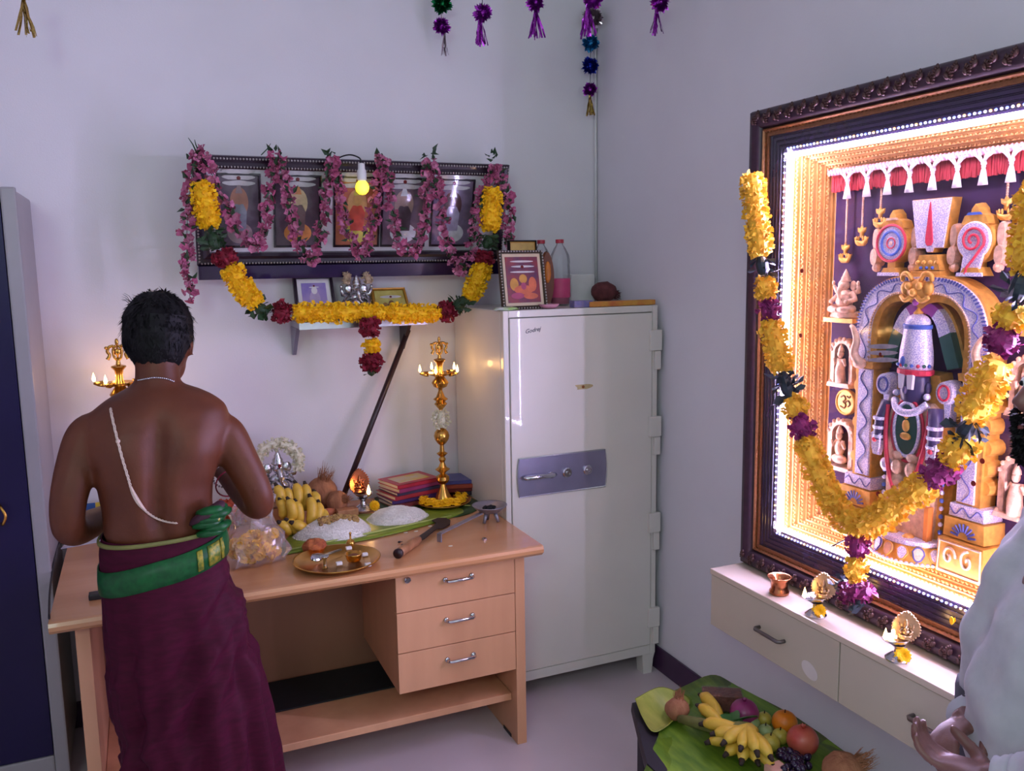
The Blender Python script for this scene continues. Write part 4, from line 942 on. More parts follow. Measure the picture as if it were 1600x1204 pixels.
obj('stem_twig', M().tube([sd(408, 242), sd(418, 232), sd(423, 224)], [.002, .002, .001], 5), m_leaf, gl_)

# thick marigold garland
def gd(x, y): return PY(x, y, 3.175)
gg = thing('marigold_garland', 'thick yellow marigold garland draped from the long frame along the small shelf', 'garland', gd(575, 500))
seg = [('marigold_section', m_mari, [(312,284),(321,320),(327,356)], .043), ('leaf_section', m_leaf, [(331,362),(334,376),(337,390)], .046), ('rose_section', m_rose, [(346,392),(352,403),(357,414)], .044),
 ('marigold_section', m_mari, [(358,414),(378,448),(402,476)], .043), ('leaf_section', m_leaf, [(400,476),(409,484),(418,490)], .046), ('rose_section', m_rose, [(428,487),(440,488),(452,489)], .043),
 ('marigold_section', m_mari, [(458,488),(530,488),(602,489)], .036), ('marigold_section', m_mari, [(604,489),(645,489),(686,490)], .037), ('rose_section', m_rose, [(688,491),(698,487),(708,483)], .043),
 ('leaf_section', m_leaf, [(711,480),(720,473),(727,466)], .048), ('marigold_section', m_mari, [(732,468),(746,440),(757,412)], .043), ('rose_section', m_rose, [(754,410),(756,402),(758,394)], .043),
 ('leaf_section', m_leaf, [(760,388),(762,378),(764,368)], .044), ('marigold_section', m_mari, [(765,360),(768,325),(768,294)], .043),
 ('rose_section', m_rose, [(574,496),(575,510),(575,524)], .037), ('marigold_section', m_mari, [(576,529),(577,539),(577,549)], .037), ('rose_section', m_rose, [(576,553),(577,564),(577,576)], .048), ('leaf_section', m_leaf, [(574,574),(577,580),(580,584)], .030)]
for nm, mt, pts, r_ in seg:
    P = [gd(*q) for q in pts]
    P = [p+V((0, -.03, 0)) if 495 < q[1] or (q[0] > 560 and q[0] < 590 and q[1] > 494) else p for p, q in zip(P, pts)]
    if nm == 'leaf_section': m_ = leaf_clump(P, r_*.8)
    elif nm == 'rose_section': m_ = petal_tube(P, r_, 13000, .016, wide=.55)
    else: m_ = petal_tube(P, r_, 13000, .014, wide=.48, clump=.03)
    obj(nm, m_, mt, gg)

# night bulb in front of the frame
bt = thing('night_bulb', 'small glowing yellow bulb in a white holder hanging before the prints', 'light bulb', PY(566, 270, 3.17))
p0 = PY(566, 293, 3.16); m_bulb = glow('yellow_bulb_glow', (1.0, .80, 0.0), 1.2)
obj('bulb', M().lathe([(.001, -.026), (.012, -.024), (.022, -.014), (.026, 0), (.022, .014), (.014, .024), (.012, .028)], p0, 18), m_bulb, bt, smooth=True, label='round yellow bulb')
obj('holder', M().lathe([(.014, .024), (.017, .03), (.017, .06), (.013, .066), (.012, .085), (.004, .088)], p0, 16), m_white, bt, autos=35)
obj('cord', M().tube(spline([p0+V((0, 0, .086)), p0+V((-.006, 0, .105)), p0+V((-.035, .02, .118)), p0+V((-.065, .05, .112)), p0+V((-.075, .09, .10))], 6), .0028, 6), m_black, bt, smooth=True)

# ---------------------------------------------------------------- small steel shelf and what stands on it
m_dkwood = mat('dark_rod_wood', (52, 30, 34), 0.35, var=.3, scale=20)
SHZ = 1.496; sx0, sx1 = .535, 1.033
t = thing('wall_shelf', 'narrow steel wall shelf below the long picture frame', 'shelf', ((sx0+sx1)/2, 3.34, SHZ-.024))
obj('board', M().box((sx0, 3.24, SHZ-.022), (sx1, BW-.002, SHZ), ch=.002), m_steel, t)
obj('front_lip', M().box((sx0, 3.236, SHZ-.026), (sx1, 3.2395, SHZ+.002), ch=.001), m_steel, t)
for xa in (sx0+.0, .975):
    obj('bracket', M().prism([(xa, 3.30, SHZ-.023), (xa, BW-.003, SHZ-.023), (xa, BW-.003, SHZ-.135), (xa, BW-.02, SHZ-.135)], (.014, 0, 0)), m_plate if xa < .6 else m_dkwood, t)
a, c = PY(638, 515, 3.37), PY(552, 735, 3.30); d = (c-a); c = a+d*((.752-a.z)/d.z)
obj('leaning_rod', M().tube([a, c], .0115, 8), m_dkwood, label='dark wooden rod leaning from the desk up to the small shelf', cat='rod', smooth=True)
def photo(name, lab, quad, back, frame_m, mount_m, print_m, w1, w2, thick=.014, cat='picture frame', figs=True, fcols=None, stand=True):
    """free-standing framed print; quad = outer corners BL, BR, TR, TL in room coordinates"""
    q = [V(p) for p in quad]; n = (q[1]-q[0]).cross(q[3]-q[0]).normalized()
    if n.y > 0: n = -n
    t = thing(name, lab, cat, (q[0]+q[1])/2); b = M()
    mould(b, q, n, [(0, -thick), (0, 0), (w1*.25, .005), (w1*.6, .003), (w1*.9, .005), (w1, 0)]); obj('frame', b, frame_m, t)
    cc = sum(q, V())/4; ins = lambda w: [p+((q[i-1]-p).normalized()+(q[(i+1) % 4]-p).normalized())*w for i, p in enumerate(q)]
    obj('mount', M().prism([p-n*.006 for p in ins(w1*.9)], n*.003), mount_m, t)
    obj('backing', M().prism([p-n*thick for p in ins(.001)], n*.004), m_black, t)
    P_ = ins(w1+w2); po = obj('print', M().prism([p-n*.003 for p in P_], n*.002), print_m, t, label='colour print')
    ex, ey = (P_[1]-P_[0]), (P_[3]-P_[0])
    if figs and fcols:
        A = [2*PI*k/16 for k in range(16)]
        for k, (cx_, cy_, rx_, ry_, ci) in enumerate(figs):
            obj('printed_shape', M().prism([P_[0]+ex*(cx_+rx_*math.cos(a))+ey*(cy_+ry_*math.sin(a))+n*(-.0009+.0003*k/ max(1, len(figs))) for a in A], n*.0005), fcols[ci], po)
    return t
m_viol = mat('violet_print', (126, 110, 190), .4, rgb2=(176, 150, 200), scale=16)
m_paleviol = mat('print_pale', (200, 176, 214), .4, var=.2, scale=20)
z0 = SHZ+.001
p_bl, p_br = PY(463, 490, 3.335), PY(527, 486, 3.335)
photo('print_stand', 'dark framed violet print standing left on the small shelf', [(p_bl.x, 3.33, z0), (p_br.x, 3.33, z0), (p_br.x-.004, 3.385, z0+.172), (p_bl.x, 3.385, z0+.172)], 0, m_mould, m_matw, m_viol, .014, .016,
      figs=[(.5, .45, .22, .3, 0), (.5, .75, .12, .12, 1), (.5, .86, .2, .02, 1), (.5, .9, .04, .03, 2)], fcols=[m_paleviol, m_matw, m_kum])
k = PY(492, 482, 3.30)
obj('prayer_card', M().prism([(k.x-.032, 3.295, z0), (k.x+.032, 3.295, z0), (k.x+.032, 3.315, z0+.058), (k.x-.032, 3.315, z0+.058)], (0, -.004, 0)), mat('yellow_card', (220, 176, 80), .5, var=.3, scale=50), label='small yellow card in front of the violet print', cat='card')
m_goldf = mat('gold_frame', (196, 140, 52), .4, .4, var=.25)
m_yel = mat('yellow_print', (206, 196, 110), .4, rgb2=(180, 160, 80), scale=30)
p_bl, p_br = PY(584, 487, 3.32), PY(644, 486, 3.32)
photo('gold_print_stand', 'gold framed yellow print standing right on the small shelf', [(p_bl.x, 3.315, z0), (p_br.x, 3.315, z0), (p_br.x-.012, 3.375, z0+.118), (p_bl.x+.004, 3.375, z0+.118)], 0, m_goldf, m_yel, m_yel, .012, .002,
      figs=[(.5, .3, .36, .16, 0), (.3, .42, .08, .1, 1), (.7, .42, .08, .1, 1), (.5, .48, .09, .12, 0), (.5, .75, .35, .06, 2), (.5, .75, .04, .04, 3)], fcols=[mat('brown_print', (120, 80, 50), .5, var=.3), mat('ochre_print', (170, 120, 60), .5, var=.3), m_ash2, m_kum])
k = PY(559, 485, 3.33)
t = thing('silver_ganesha', 'silver elephant-headed idol sitting in the middle of the small shelf', 'idol', (k.x, 3.335, z0))
obj('body', ganesha(M(), (k.x, 3.34, z0), .178, (0, -1, 0)), m_silver, t, smooth=True)
for q in (-1, 1):
    fm = petal_tube([V((k.x+q*.030, 3.33, z0+.178)), V((k.x+q*.042, 3.325, z0+.160)), V((k.x+q*.046, 3.32, z0+.138))], .017, 16000, .011, clump=.02)
    obj('flower_tuft', fm, mat('cream_flowers', (206, 180, 150), .7, var=.3, scale=60), t, label='cream flowers tucked by the head')

# ================================================================ on top of the safe
sz = SZ+.0008
m_beadf = mat('bead_frame', (74, 58, 46), .4, .3, var=.5, scale=140)
m_creamm = mat('cream_mount', (214, 190, 160), .5, var=.06)
m_deity = mat('deity_print', (70, 32, 72), .4, rgb2=(140, 40, 40), scale=22)
p_bl, p_br = PZ(787, 479, sz), PZ(857, 473, sz)
yb = SY+.055; a, c = PY(786, 477, yb), PY(856, 472, yb); h = PY(781, 391, yb+.03).z-sz
ff = [mat('print_gold', (214, 150, 60), .5, var=.3), mat('print_orange', (220, 110, 70), .5, var=.3), m_ash2, mat('print_magenta', (180, 70, 110), .5, var=.3), m_kum]
pt = photo('deity_print', 'bead framed bright deity print standing at the left front of the safe top', [(a.x, yb, sz), (c.x, yb, sz), (c.x-.004, yb+.035, sz+h), (a.x-.002, yb+.035, sz+h)], 0, m_beadf, m_creamm, m_deity, .013, .012,
      figs=[(.22, .4, .13, .14, 0), (.78, .4, .12, .16, 1), (.5, .52, .12, .1, 0), (.5, .28, .3, .1, 1), (.3, .15, .2, .07, 3), (.7, .14, .22, .07, 1), (.5, .36, .08, .08, 3), (.5, .9, .36, .022, 2), (.52, .79, .36, .022, 2), (.5, .67, .38, .02, 2), (.5, .78, .05, .035, 4)], fcols=ff)
bd = M()
q = [V((a.x, yb, sz)), V((c.x, yb, sz)), V((c.x-.004, yb+.035, sz+h)), V((a.x-.002, yb+.035, sz+h))]
for i in range(4):
    A_, B_ = q[i], q[(i+1) % 4]; n = int((B_-A_).length/.011); inn = (sum(q, V())/4-(A_+B_)/2).normalized()*.004
    for k in range(n): bd.ball(A_.lerp(B_, (k+.5)/n)+inn+V((0, -.004, 0)), .0036, 5, 4)
obj('bead_edge', bd, m_silb, pt, smooth=True)
a, c = PY(796, 400, 3.16), PY(840, 400, 3.16); h = PY(818, 375, 3.16).z-sz
photo('small_black_frame', 'black framed gold picture behind the deity print on the safe', [(a.x, 3.15, sz), (c.x, 3.15, sz), (c.x, 3.17, sz+h), (a.x, 3.17, sz+h)], 0, m_black, m_goldf, mat('gold_print', (206, 170, 90), .4, var=.25), .006, .004)
def bottle(lab, px_, ytop, yb, cap_m, depth):
    k = PY(px_, 440, depth); top = PY(px_, ytop, depth).z; h = top-sz; r = .041
    t = thing('plastic_bottle', lab, 'bottle', (k.x, depth, sz), 'plastic bottles on the safe')
    pf = [(.001, .004), (r*.8, 0), (r, .008), (r*.97, .05), (r, .07), (r, h*.55), (r*.95, h*.62), (r, h*.66), (r*.92, h*.76), (r*.6, h*.86), (.014, h*.92), (.013, h*.955)]
    obj('bottle_body', M().lathe(pf, (k.x, depth, sz), 24), glassy('clear_pet', (.93, .94, .95), .09, .06, (.8, .82, .85)), t, smooth=True)
    obj('cap', M().lathe([(.016, h*.945), (.0165, h*.95), (.0165, h), (.001, h+.001)], (k.x, depth, sz), 18), cap_m, t)
    obj('label_sleeve', M().lathe([(r*1.012, h*.12), (r*1.015, h*.13), (r*1.015, h*.40), (r*1.012, h*.41)], (k.x, depth, sz), 24), mat('pink_label', (206, 70, 120), .5, var=.1), t, smooth=True)
    obj('liquid', M().lathe([(.001, .006), (r*.9, .006), (r*.9, h*.36), (.001, h*.36)], (k.x, depth, sz), 20), mat('pink_liquid', (190, 70, 110), .2, var=.1), t, smooth=True)
m_redcap = mat('red_cap', (186, 50, 70), .4, var=.1)
bottle('clear plastic bottle with red cap and pink label, standing free on the safe', 875, 374, 462, m_redcap, 3.12)
bottle('clear plastic bottle half hidden behind the deity print on the safe', 846, 375, 462, m_redcap, 3.20)
k = PY(853, 415, 3.06)
t = thing('wooden_plaque', 'orange brown oval carved plaque right behind the deity print', 'plaque', (k.x, 3.06, sz)); z1 = PY(853, 392, 3.06).z-sz
obj('board', M().prism([(k.x+.028*math.cos(a)*(1+.12*math.cos(2*a)), 3.06, sz+z1/2+z1/2*math.sin(a)) for a in [2*PI*j/20 for j in range(20)]], (0, -.016, 0), bev=.7, inset=.004), mat('plaque_brown', (110, 60, 30), .5, var=.3), t)
obj('face', M().ball((k.x, 3.045, sz+z1*.62), (.014, .012, z1*.2), 10, 7), mat('plaque_orange', (206, 120, 40), .5, var=.3), t, smooth=True)
k = PZ(866, 470, sz); 
obj('steel_cup', M().lathe([(.018, 0), (.022, .002), (.024, .03), (.027, .042), (.0255, .042), (.022, .03), (.02, .006), (.001, .005)], (k.x, k.y+.02, sz), 20), m_steel, smooth=True, label='small steel cup beside the foot of the deity print', cat='cup')
k = PZ(904, 468, sz)
t = thing('glass_bowl', 'low glass bowl with a steel rim on the safe', 'bowl', (k.x, k.y+.05, sz))
obj('bowl', M().lathe([(.028, 0), (.034, .004), (.038, .04), (.036, .04), (.031, .008), (.001, .006)], (k.x, k.y+.05, sz), 24), mat('smoky_bowl', (150, 110, 100), .15, .5, var=.3, scale=60), t, smooth=True)
obj('rim', M().tube([(k.x+.038*math.cos(a), k.y+.05+.038*math.sin(a), sz+.041) for a in [2*PI*j/24 for j in range(24)]], .003, 6, closed=True), m_steel, t, smooth=True)
k = PY(905, 445, 3.33)
obj('white_box', M().box((k.x-.055, 3.30, sz), (k.x+.06, 3.38, sz+.12), ch=.004), m_white, label='plain white box at the back of the safe top', cat='box')
m_husk = mat('coconut_husk', (112, 62, 50), .9, rgb2=(74, 38, 34), scale=40, stretch=(1, 1, .2), bump=.5, bscale=120)
def coconut(name, lab, c, r, tuft, mt, rot=None, group=None, tuftm=None):
    t = thing(name, lab, 'coconut', (c[0], c[1], c[2]-r[2])); b = M(); b.ball(c, r, 18, 12, rot=rot)
    b.v = [p+(p-V(c)).normalized()*noise.noise(p*60)*.004 for p in b.v]
    obj('shell', b, mt, t, smooth=True); q = M(); tv = V(tuft).normalized()
    for _ in range(90):
        d = (tv+rvec()*.45).normalized(); s = V(c)+V((d.x*r[0]*.85, d.y*r[1]*.85, d.z*r[2]*.85)); e = s+(tv+rvec()*.35)*rnd(.02, .045)*(max(r)/.05)
        q.tube([s, (s+e)/2+rvec()*.003, e], [.0012, .0009, .0004], 4)
    obj('fibre_tuft', q, tuftm or mt, t, kind='stuff'); return t
k = PZ(957, 473, sz)
m_redhusk = mat('reddish_husk', (112, 54, 56), .85, rgb2=(84, 38, 42), scale=30, bump=.4, bscale=90)
coconut('coconut', 'reddish brown coconut lying at the right end of the safe top', (k.x+.01, k.y+.09, sz+.044), (.058, .050, .044), (1, 0, -.3), m_redhusk)
k = PZ(934, 470, sz)
coconut('areca_fruit', 'smaller dark red fruit tucked left of the coconut on the safe', (k.x, k.y+.07, sz+.020), (.030, .028, .020), (-1, 0, 0), m_redhusk)['category'] = 'fruit'
a, c = PZ(910, 479, sz), PZ(982, 473, sz)
obj('incense_packet', M().obox(((a.x+c.x)/2, SY+.03, sz+.0105), ((c.x-a.x)/2, .004, 0), (-.004*.05, .02, 0), (0, 0, .010)), mat('packet_orange', (206, 150, 60), .5, rgb2=(190, 100, 50), scale=26), label='yellow and orange incense packet along the front edge of the safe', cat='packet', bevel=.002)
k = PZ(886, 478, sz)
obj('matchbox', M().box((k.x-.04, SY+.012, sz), (k.x+.04, SY+.055, sz+.026), ch=.002), mat('box_blue', (96, 96, 150), .5, rgb2=(140, 120, 150), scale=60), label='flat bluish box at the middle of the safe front edge', cat='box')
k = PZ(840, 480, sz)
obj('pink_dish', M().lathe([(.018, 0), (.03, .004), (.040, .016), (.038, .017), (.028, .007), (.001, .005)], (k.x, SY+.04, sz), 22), mat('pink_plastic', (206, 140, 160), .4, var=.2, scale=40), smooth=True, label='pink shallow dish before the deity print', cat='dish')
k = PZ(796, 485, sz)
obj('green_wrapper', M().rings([[V((k.x+.05*math.cos(a)*s_, SY+.03+.022*math.sin(a)*s_, sz+z_+.002*math.sin(5*a))) for a in [2*PI*j/16 for j in range(16)]] for s_, z_ in ((1, .002), (.9, .008), (.5, .011), (.1, .010))]), mat('wrapper_green', (150, 190, 90), .4, rgb2=(206, 200, 206), scale=30), smooth=True, label='crumpled green and white wrapper at the left corner of the safe', cat='wrapper')

# ================================================================ foil decorations hanging from the ceiling
def foil(nm, c): return mat(nm, c, .22, .85, var=.5, scale=220)
f_pur, f_grn, f_blu, f_gld, f_mix, f_cyn = foil('foil_purple', (176, 60, 190)), foil('foil_green', (20, 120, 70)), foil('foil_blue', (40, 60, 190)), foil('foil_gold', (190, 160, 90)), foil('foil_silver', (190, 170, 180)), foil('foil_cyan', (60, 150, 200))
def pom(c, r, n=150):
    m = M(); m.ball(c, r*.5, 8, 6)
    for _ in range(n):
        d = rvec(); w = d.cross(rvec()).normalized()*r*.22; m.kite(V(c)+d*r*.2, d*r*rnd(.7, 1.05), w)
    return m
def streamers(c, l, n=14, spread=.25):
    m = M()
    for _ in range(n):
        d = V((rnd(-spread, spread), rnd(-spread, spread), -1)).normalized(); p = V(c); w = V((rnd(-1, 1), rnd(-1, 1), 0)).normalized()*.0035; A, B = [], []
        for k in range(5): q = p+d*l*k/4*rnd(.9, 1.05)+V((rnd(-.003, .003), rnd(-.003, .003), 0)); A.append(q+w); B.append(q-w); w = Matrix.Rotation(rnd(-.8, .8), 3, 'Z') @ w
        m.rings([[a, b_] for a, b_ in zip(A, B)], closed=False, caps=False)
    return m
def deco(lab, dep, poms, tail, string_px):
    """poms: list of (px, py, radius px, foil)"""
    K = lambda x, y: PY(x, y, dep); sc_ = FPX/((K(poms[0][0], poms[0][1])-CAM).dot(fw))
    top = K(poms[0][0], poms[0][1]); t = thing('foil_hanging', lab, 'decoration', (top.x, top.y, ZC))
    lastp = K(poms[-1][0], poms[-1][1]); obj('string', M().tube([V((top.x, top.y, ZC)), lastp], .0012, 5), m_black, t)
    for x, y, r, mt in poms: obj('pompom', pom(K(x, y), r/sc_), mt, t)
    if tail: 
        x, y, l, mt, n = tail; obj('streamers', streamers(K(x, y), l/sc_, n), mt, t)
deco('green and purple foil pompom string hanging left of the others', 3.33, [(691, -28, 14, f_grn), (691, 6, 15, f_grn), (690, 41, 13, f_pur)], (694, 50, 36, f_mix, 7), None)
deco('purple foil pompom with a forked tail, second from the left group', 2.75, [(754, 20, 14, f_pur)], (750, 28, 42, f_pur, 16), None)
deco('purple foil pompom with a short full tail in the middle', 2.75, [(837, 4, 14, f_pur)], (837, 12, 46, f_pur, 18), None)
deco('big purple foil pompom hanging in front of the blue pompom string', 2.70, [(926, -2, 15, f_pur)], (918, 6, 50, f_pur, 18), None)
deco('purple foil pompom hanging rightmost near the lit frame', 2.75, [(1032, 3, 15, f_pur)], (1026, 12, 40, f_pur, 16), None)
deco('long string of blue and purple foil pompoms in the room corner', 3.36, [(925, 28, 16, f_mix), (923, 67, 13, f_cyn), (922, 103, 13, f_blu), (922, 140, 11, f_pur)], (922, 148, 32, f_gld, 12), None)
deco('gold foil tassel hanging at the far left top', 3.10, [(36, -14, 12, f_gld)], (36, -4, 58, f_gld, 12), None)
# ================================================================ garland over the big lit frame
def bg_(x, y): return PX(x, y, 1.615)
gg = thing('shrine_garland', 'long marigold garland with dark leaf and magenta sections hung across the lit frame', 'garland', bg_(1340, 840))
seg = [('marigold_section', m_mari2, [(1175,272),(1180,325),(1189,398)], .036), ('leaf_section', m_leafd, [(1189,402),(1191,416),(1193,430)], .034), ('marigold_section', m_mari2, [(1193,436),(1196,452),(1199,468)], .034),
 ('rose_section', m_magenta, [(1198,470),(1202,485),(1206,499)], .032), ('marigold_section', m_mari2, [(1204,502),(1213,540),(1221,580)], .037), ('leaf_section', m_leafd, [(1222,582),(1228,600),(1235,620)], .036),
 ('marigold_section', m_mari2, [(1236,622),(1242,637),(1248,650)], .034), ('rose_section', m_magenta, [(1246,652),(1253,668),(1260,684)], .034),
 ('marigold_section', m_mari2, [(1258,684),(1272,722),(1296,775),(1324,812),(1348,826)], .036), ('marigold_section', m_mari2, [(1348,826),(1378,806),(1415,780),(1450,754)], .037),
 ('rose_section', m_magenta, [(1452,748),(1470,736),(1488,722)], .038), ('marigold_section', m_mari2, [(1486,722),(1498,704),(1512,688)], .038), ('leaf_section', m_leafd, [(1500,682),(1510,670),(1520,657)], .038),
 ('marigold_section', m_mari2, [(1515,655),(1536,612),(1558,566)], .040), ('rose_section', m_magenta, [(1556,548),(1566,530),(1574,512)], .038), ('marigold_section', m_mari2, [(1572,510),(1580,494),(1588,478)], .038),
 ('leaf_section', m_leafd, [(1586,470),(1592,450),(1598,428)], .036), ('marigold_section', m_mari2, [(1597,425),(1604,395),(1612,340),(1622,290)], .036),
 ('rose_section', m_magenta, [(1340,836),(1339,852),(1338,868)], .027), ('marigold_section', m_mari2, [(1338,870),(1338,888),(1342,906)], .030), ('rose_section', m_magenta, [(1316,926),(1338,926),(1358,924)], .026), ('leaf_section', m_leafd, [(1306,918),(1314,912),(1322,908)], .020), ('leaf_section', m_leafd, [(1335,935),(1342,940),(1348,946)], .020)]
for nm, mt, pts, r_ in seg:
    P = [bg_(*q) for q in pts]; dens = 11000
    m_ = leaf_clump(P, r_*.85) if nm == 'leaf_section' else petal_tube(P, r_, dens, .014, wide=.5, clump=.05)
    obj(nm, m_, mt, gg)
obj('tie_stick', M().tube([bg_(1293, 857), bg_(1310, 848), bg_(1328, 840)], .002, 5), m_dkwood, gg)

# ================================================================ oil lamps
m_flame = glow('flame', (1.0, .55, .16), 14.0)
m_flcore = glow('flame_core', (1.0, .8, .45), 22.0, False)
m_wick = mat('cotton_wick', (200, 180, 150), .9, var=.2)
def flame(parent, p, s=1.0, light=0.0):
    p = V(p); o = obj('flame', M().lathe([(.0005, 0), (.0045*s, .004*s), (.0055*s, .009*s), (.0035*s, .018*s), (.001*s, .026*s), (.0002, .029*s)], p, 10), m_flame, parent, smooth=True, label='burning flame')
    if light:
        l = bpy.data.lights.new('flame_light', 'POINT'); l.energy = light; l.color = (1, .55, .22); l.shadow_soft_size = .012
        lo = bpy.data.objects.new('flame_light', l); C.objects.link(lo); lo.parent = parent; lo.location = p+V((0, 0, .016))-root_loc(parent)
def tall_lamp(lab, base, k=1.0, jas=True):
    base = V(base); t = thing('brass_oil_lamp', lab, 'oil lamp', base); S = k/1463
    pf = [(1122, 58), (1112, 57), (1100, 50), (1085, 46), (1062, 34), (1035, 22), (1012, 14), (1003, 28), (985, 40), (965, 38), (948, 14), (938, 22), (922, 44), (908, 24), (880, 13), (862, 22), (846, 13), (826, 33), (814, 14), (776, 12), (764, 26), (742, 41), (720, 46), (698, 40), (680, 24), (672, 13),
          (560, 13), (548, 24), (530, 38), (516, 26), (502, 44), (488, 26), (450, 11), (440, 14), (428, 38), (405, 50), (392, 42), (374, 28), (366, 24)]
    b = M().lathe([(r*S, (1122-y)*S) for y, r in pf], base, 28); obj('stem', b, m_brass, t, autos=32, label='turned brass stem')
    zb = base.z+(1122-366)*S
    pl = M().lathe([(.016*k, 0), (.040*k, .004*k), (.052*k, .012*k), (.050*k, .014*k), (.03*k, .008*k), (.002, .006*k)], (base.x, base.y, zb), 28)
    po = obj('oil_plate', pl, m_brass, t, autos=40)
    for i in range(5):
        a = 2*PI*i/5+.42; d = V((math.cos(a), math.sin(a), 0)); c = V((base.x, base.y, zb+.010*k))
        sp = M().tube([c+d*.046*k, c+d*.062*k+V((0, 0, .001)), c+d*.080*k+V((0, 0, .003))], [.014*k, .012*k, .005*k], 8, flat=.5)
        so = obj('spout', sp, m_brass, t, smooth=True)
        obj('wick', M().tube([c+d*.066*k+V((0, 0, .004)), c+d*.079*k+V((0, 0, .008))], .0025, 6), m_wick, so)
        flame(t, c+d*.079*k+V((0, 0, .008)), 1.05*k, .07)
    tp = M().lathe([(.016*k, 0), (.012*k, .012*k), (.011*k, .03*k), (.014*k, .045*k), (.024*k, .056*k), (.022*k, .06*k), (.008*k, .064*k), (.006*k, .078*k), (.003*k, .08*k)], (base.x, base.y, zb+.008*k), 20)
    obj('neck', tp, m_brass, t, autos=35)
    c = V((base.x, base.y, zb+.084*k)); f = M()
    for q in (-1, 1):
        f.tube(spline([c+V((0, 0, 0)), c+V((q*.010*k, 0, .012*k)), c+V((q*.013*k, 0, .035*k)), c+V((q*.004*k, 0, .052*k))], 5), .0042*k, 8)
        f.tube(spline([c+V((q*.010*k, 0, .05*k)), c+V((q*.024*k, 0, .046*k)), c+V((q*.030*k, 0, .032*k)), c+V((q*.024*k, 0, .02*k)), c+V((q*.031*k, 0, .006*k))], 5), [.005*k]*17+[.0055*k]*3+[.007*k], 8)
        f.ball(c+V((q*.033*k, 0, .044*k)), .0055*k, 8, 6)
    f.tube([c+V((0, 0, .004)), c+V((0, 0, .05*k))], .0035*k, 8); f.ball(c+V((0, 0, .062*k)), (.006*k, .004*k, .012*k), 8, 6); f.ball(c+V((0, 0, .03*k)), (.011*k, .004*k, .012*k), 8, 6)
    obj('finial', f, m_brass, t, smooth=True, label='brass emblem finial')
    if jas:
        zj = base.z+(1122-620)*S
        obj('jasmine_wrap', petal_tube([V((base.x, base.y, zj+.035*k)), V((base.x, base.y-.004, zj)), V((base.x+.002, base.y-.006, zj-.034*k))], .036*k, 11000, .013, clump=.02, core=.5), m_jas, t, label='white jasmine wrapped around the stem')
    return t
lb = PZ(693, 788, DZ)
plate_c = V((lb.x, lb.y, DZ+.003))
pt = thing('brass_plate', 'round brass plate of marigolds under the tall right lamp', 'plate', plate_c)
obj('dish', M().lathe([(.05, 0), (.095, .004), (.112, .016), (.110, .018), (.094, .007), (.001, .005)], plate_c, 36), m_brass, pt, smooth=True)
tall_lamp('tall brass oil lamp with jasmine wrap burning beside the safe', (lb.x, lb.y, plate_c.z+.008), .985)
for i in range(16):
    a = PI+PI*1.25*(i/15)-.4; r_ = rnd(.066, .088)
    place('marigold', ME_MARI, orient((lb.x+r_*math.cos(a), lb.y+r_*math.sin(a), plate_c.z+.018+rnd(0, .008)), (math.cos(a)*.4, math.sin(a)*.5, 1), rvec(), rnd(.8, 1.0)), label='yellow marigold lying in the brass plate at the lamp foot', cat='flower', group='marigolds in the lamp plate')
ll = PD(188, 607, 3.0)
tall_lamp('brass oil lamp burning behind the left shoulder of the bare-backed man', (ll.x, ll.y, DZ+.002), 1.06, False)

def shrine_lamp(lab, base, ax, k=1.0, flames=((1, 0),), bm=None, pm=None, light=.10, faceax=None):
    """little footed lamp: oil boat with a spout along ax and an upright deity plate behind it"""
    base = V(base); ax = V(ax).normalized(); sy_ = V((0, 0, 1)).cross(ax); bm = bm or m_silver; pm = pm or m_silver
    t = thing('shrine_lamp', lab, 'oil lamp', base)
    obj('foot', M().lathe([(.026*k, 0), (.027*k, .004*k), (.018*k, .012*k), (.009*k, .018*k), (.007*k, .026*k), (.012*k, .032*k), (.016*k, .036*k)], base, 20), bm, t, autos=40, label='silver foot')
    c = base+V((0, 0, .036*k)); rs = []
    for z_, s_ in ((0, .35), (.006, .7), (.014, .95), (.016, 1.0), (.013, .86), (.008, .3)):
        ring = []
        for j in range(20):
            a = 2*PI*j/20; rr = .026*k*s_*(1+.55*max(0, math.cos(a))**6); ring.append(c+ax*rr*math.cos(a)+sy_*rr*math.sin(a)+V((0, 0, z_*k)))
        rs.append(ring)
    obj('oil_boat', M().rings(rs), bm, t, smooth=True)
    pc = c-ax*.020*k+V((0, 0, .036*k)); fx = V(faceax).normalized() if faceax else ax; fs = V((0, 0, 1)).cross(fx)
    out = [pc+fs*.029*k*math.cos(a)*(1.0-.12*(math.sin(a) < -.5))+V((0, 0, .031*k*math.sin(a)+(.008*k*max(0, math.sin(a))**8)))-fx*.003*k for a in [2*PI*j/28 for j in range(28)]]
    po = obj('back_plate', M().prism(out, fx*.005*k, inset=.001), pm, t, label='embossed deity plate')
    bd = M()
    for p in out: bd.ball(p+fx*.004*k, .0026*k, 6, 4)
    obj('bead_rim', bd, pm, po, smooth=True)
    obj('emboss', ganesha(M(), pc+fx*.002*k-V((0, 0, .024*k)), .046*k, fx), pm, po, smooth=True)
    for fa, fo in flames: flame(t, c+ax*.034*k*fa+sy_*.016*k*fo+V((0, 0, .014*k)), .9*k+.1, light)
    return t
m_lampgilt = mat('tarnished_silver', (206, 172, 132), .38, .85, var=.3, scale=60)
m_copper = mat('copper', (200, 126, 84), .26, 1.0, var=.25, scale=40)
k = PZ(568, 798, DZ)
shrine_lamp('small silver lamp with a deity plate glowing on the desk', (k.x, k.y, DZ+.003), (.25, -1, 0), 1.45, pm=m_copper, light=.14)
k2 = PZ(583, 796, DZ)
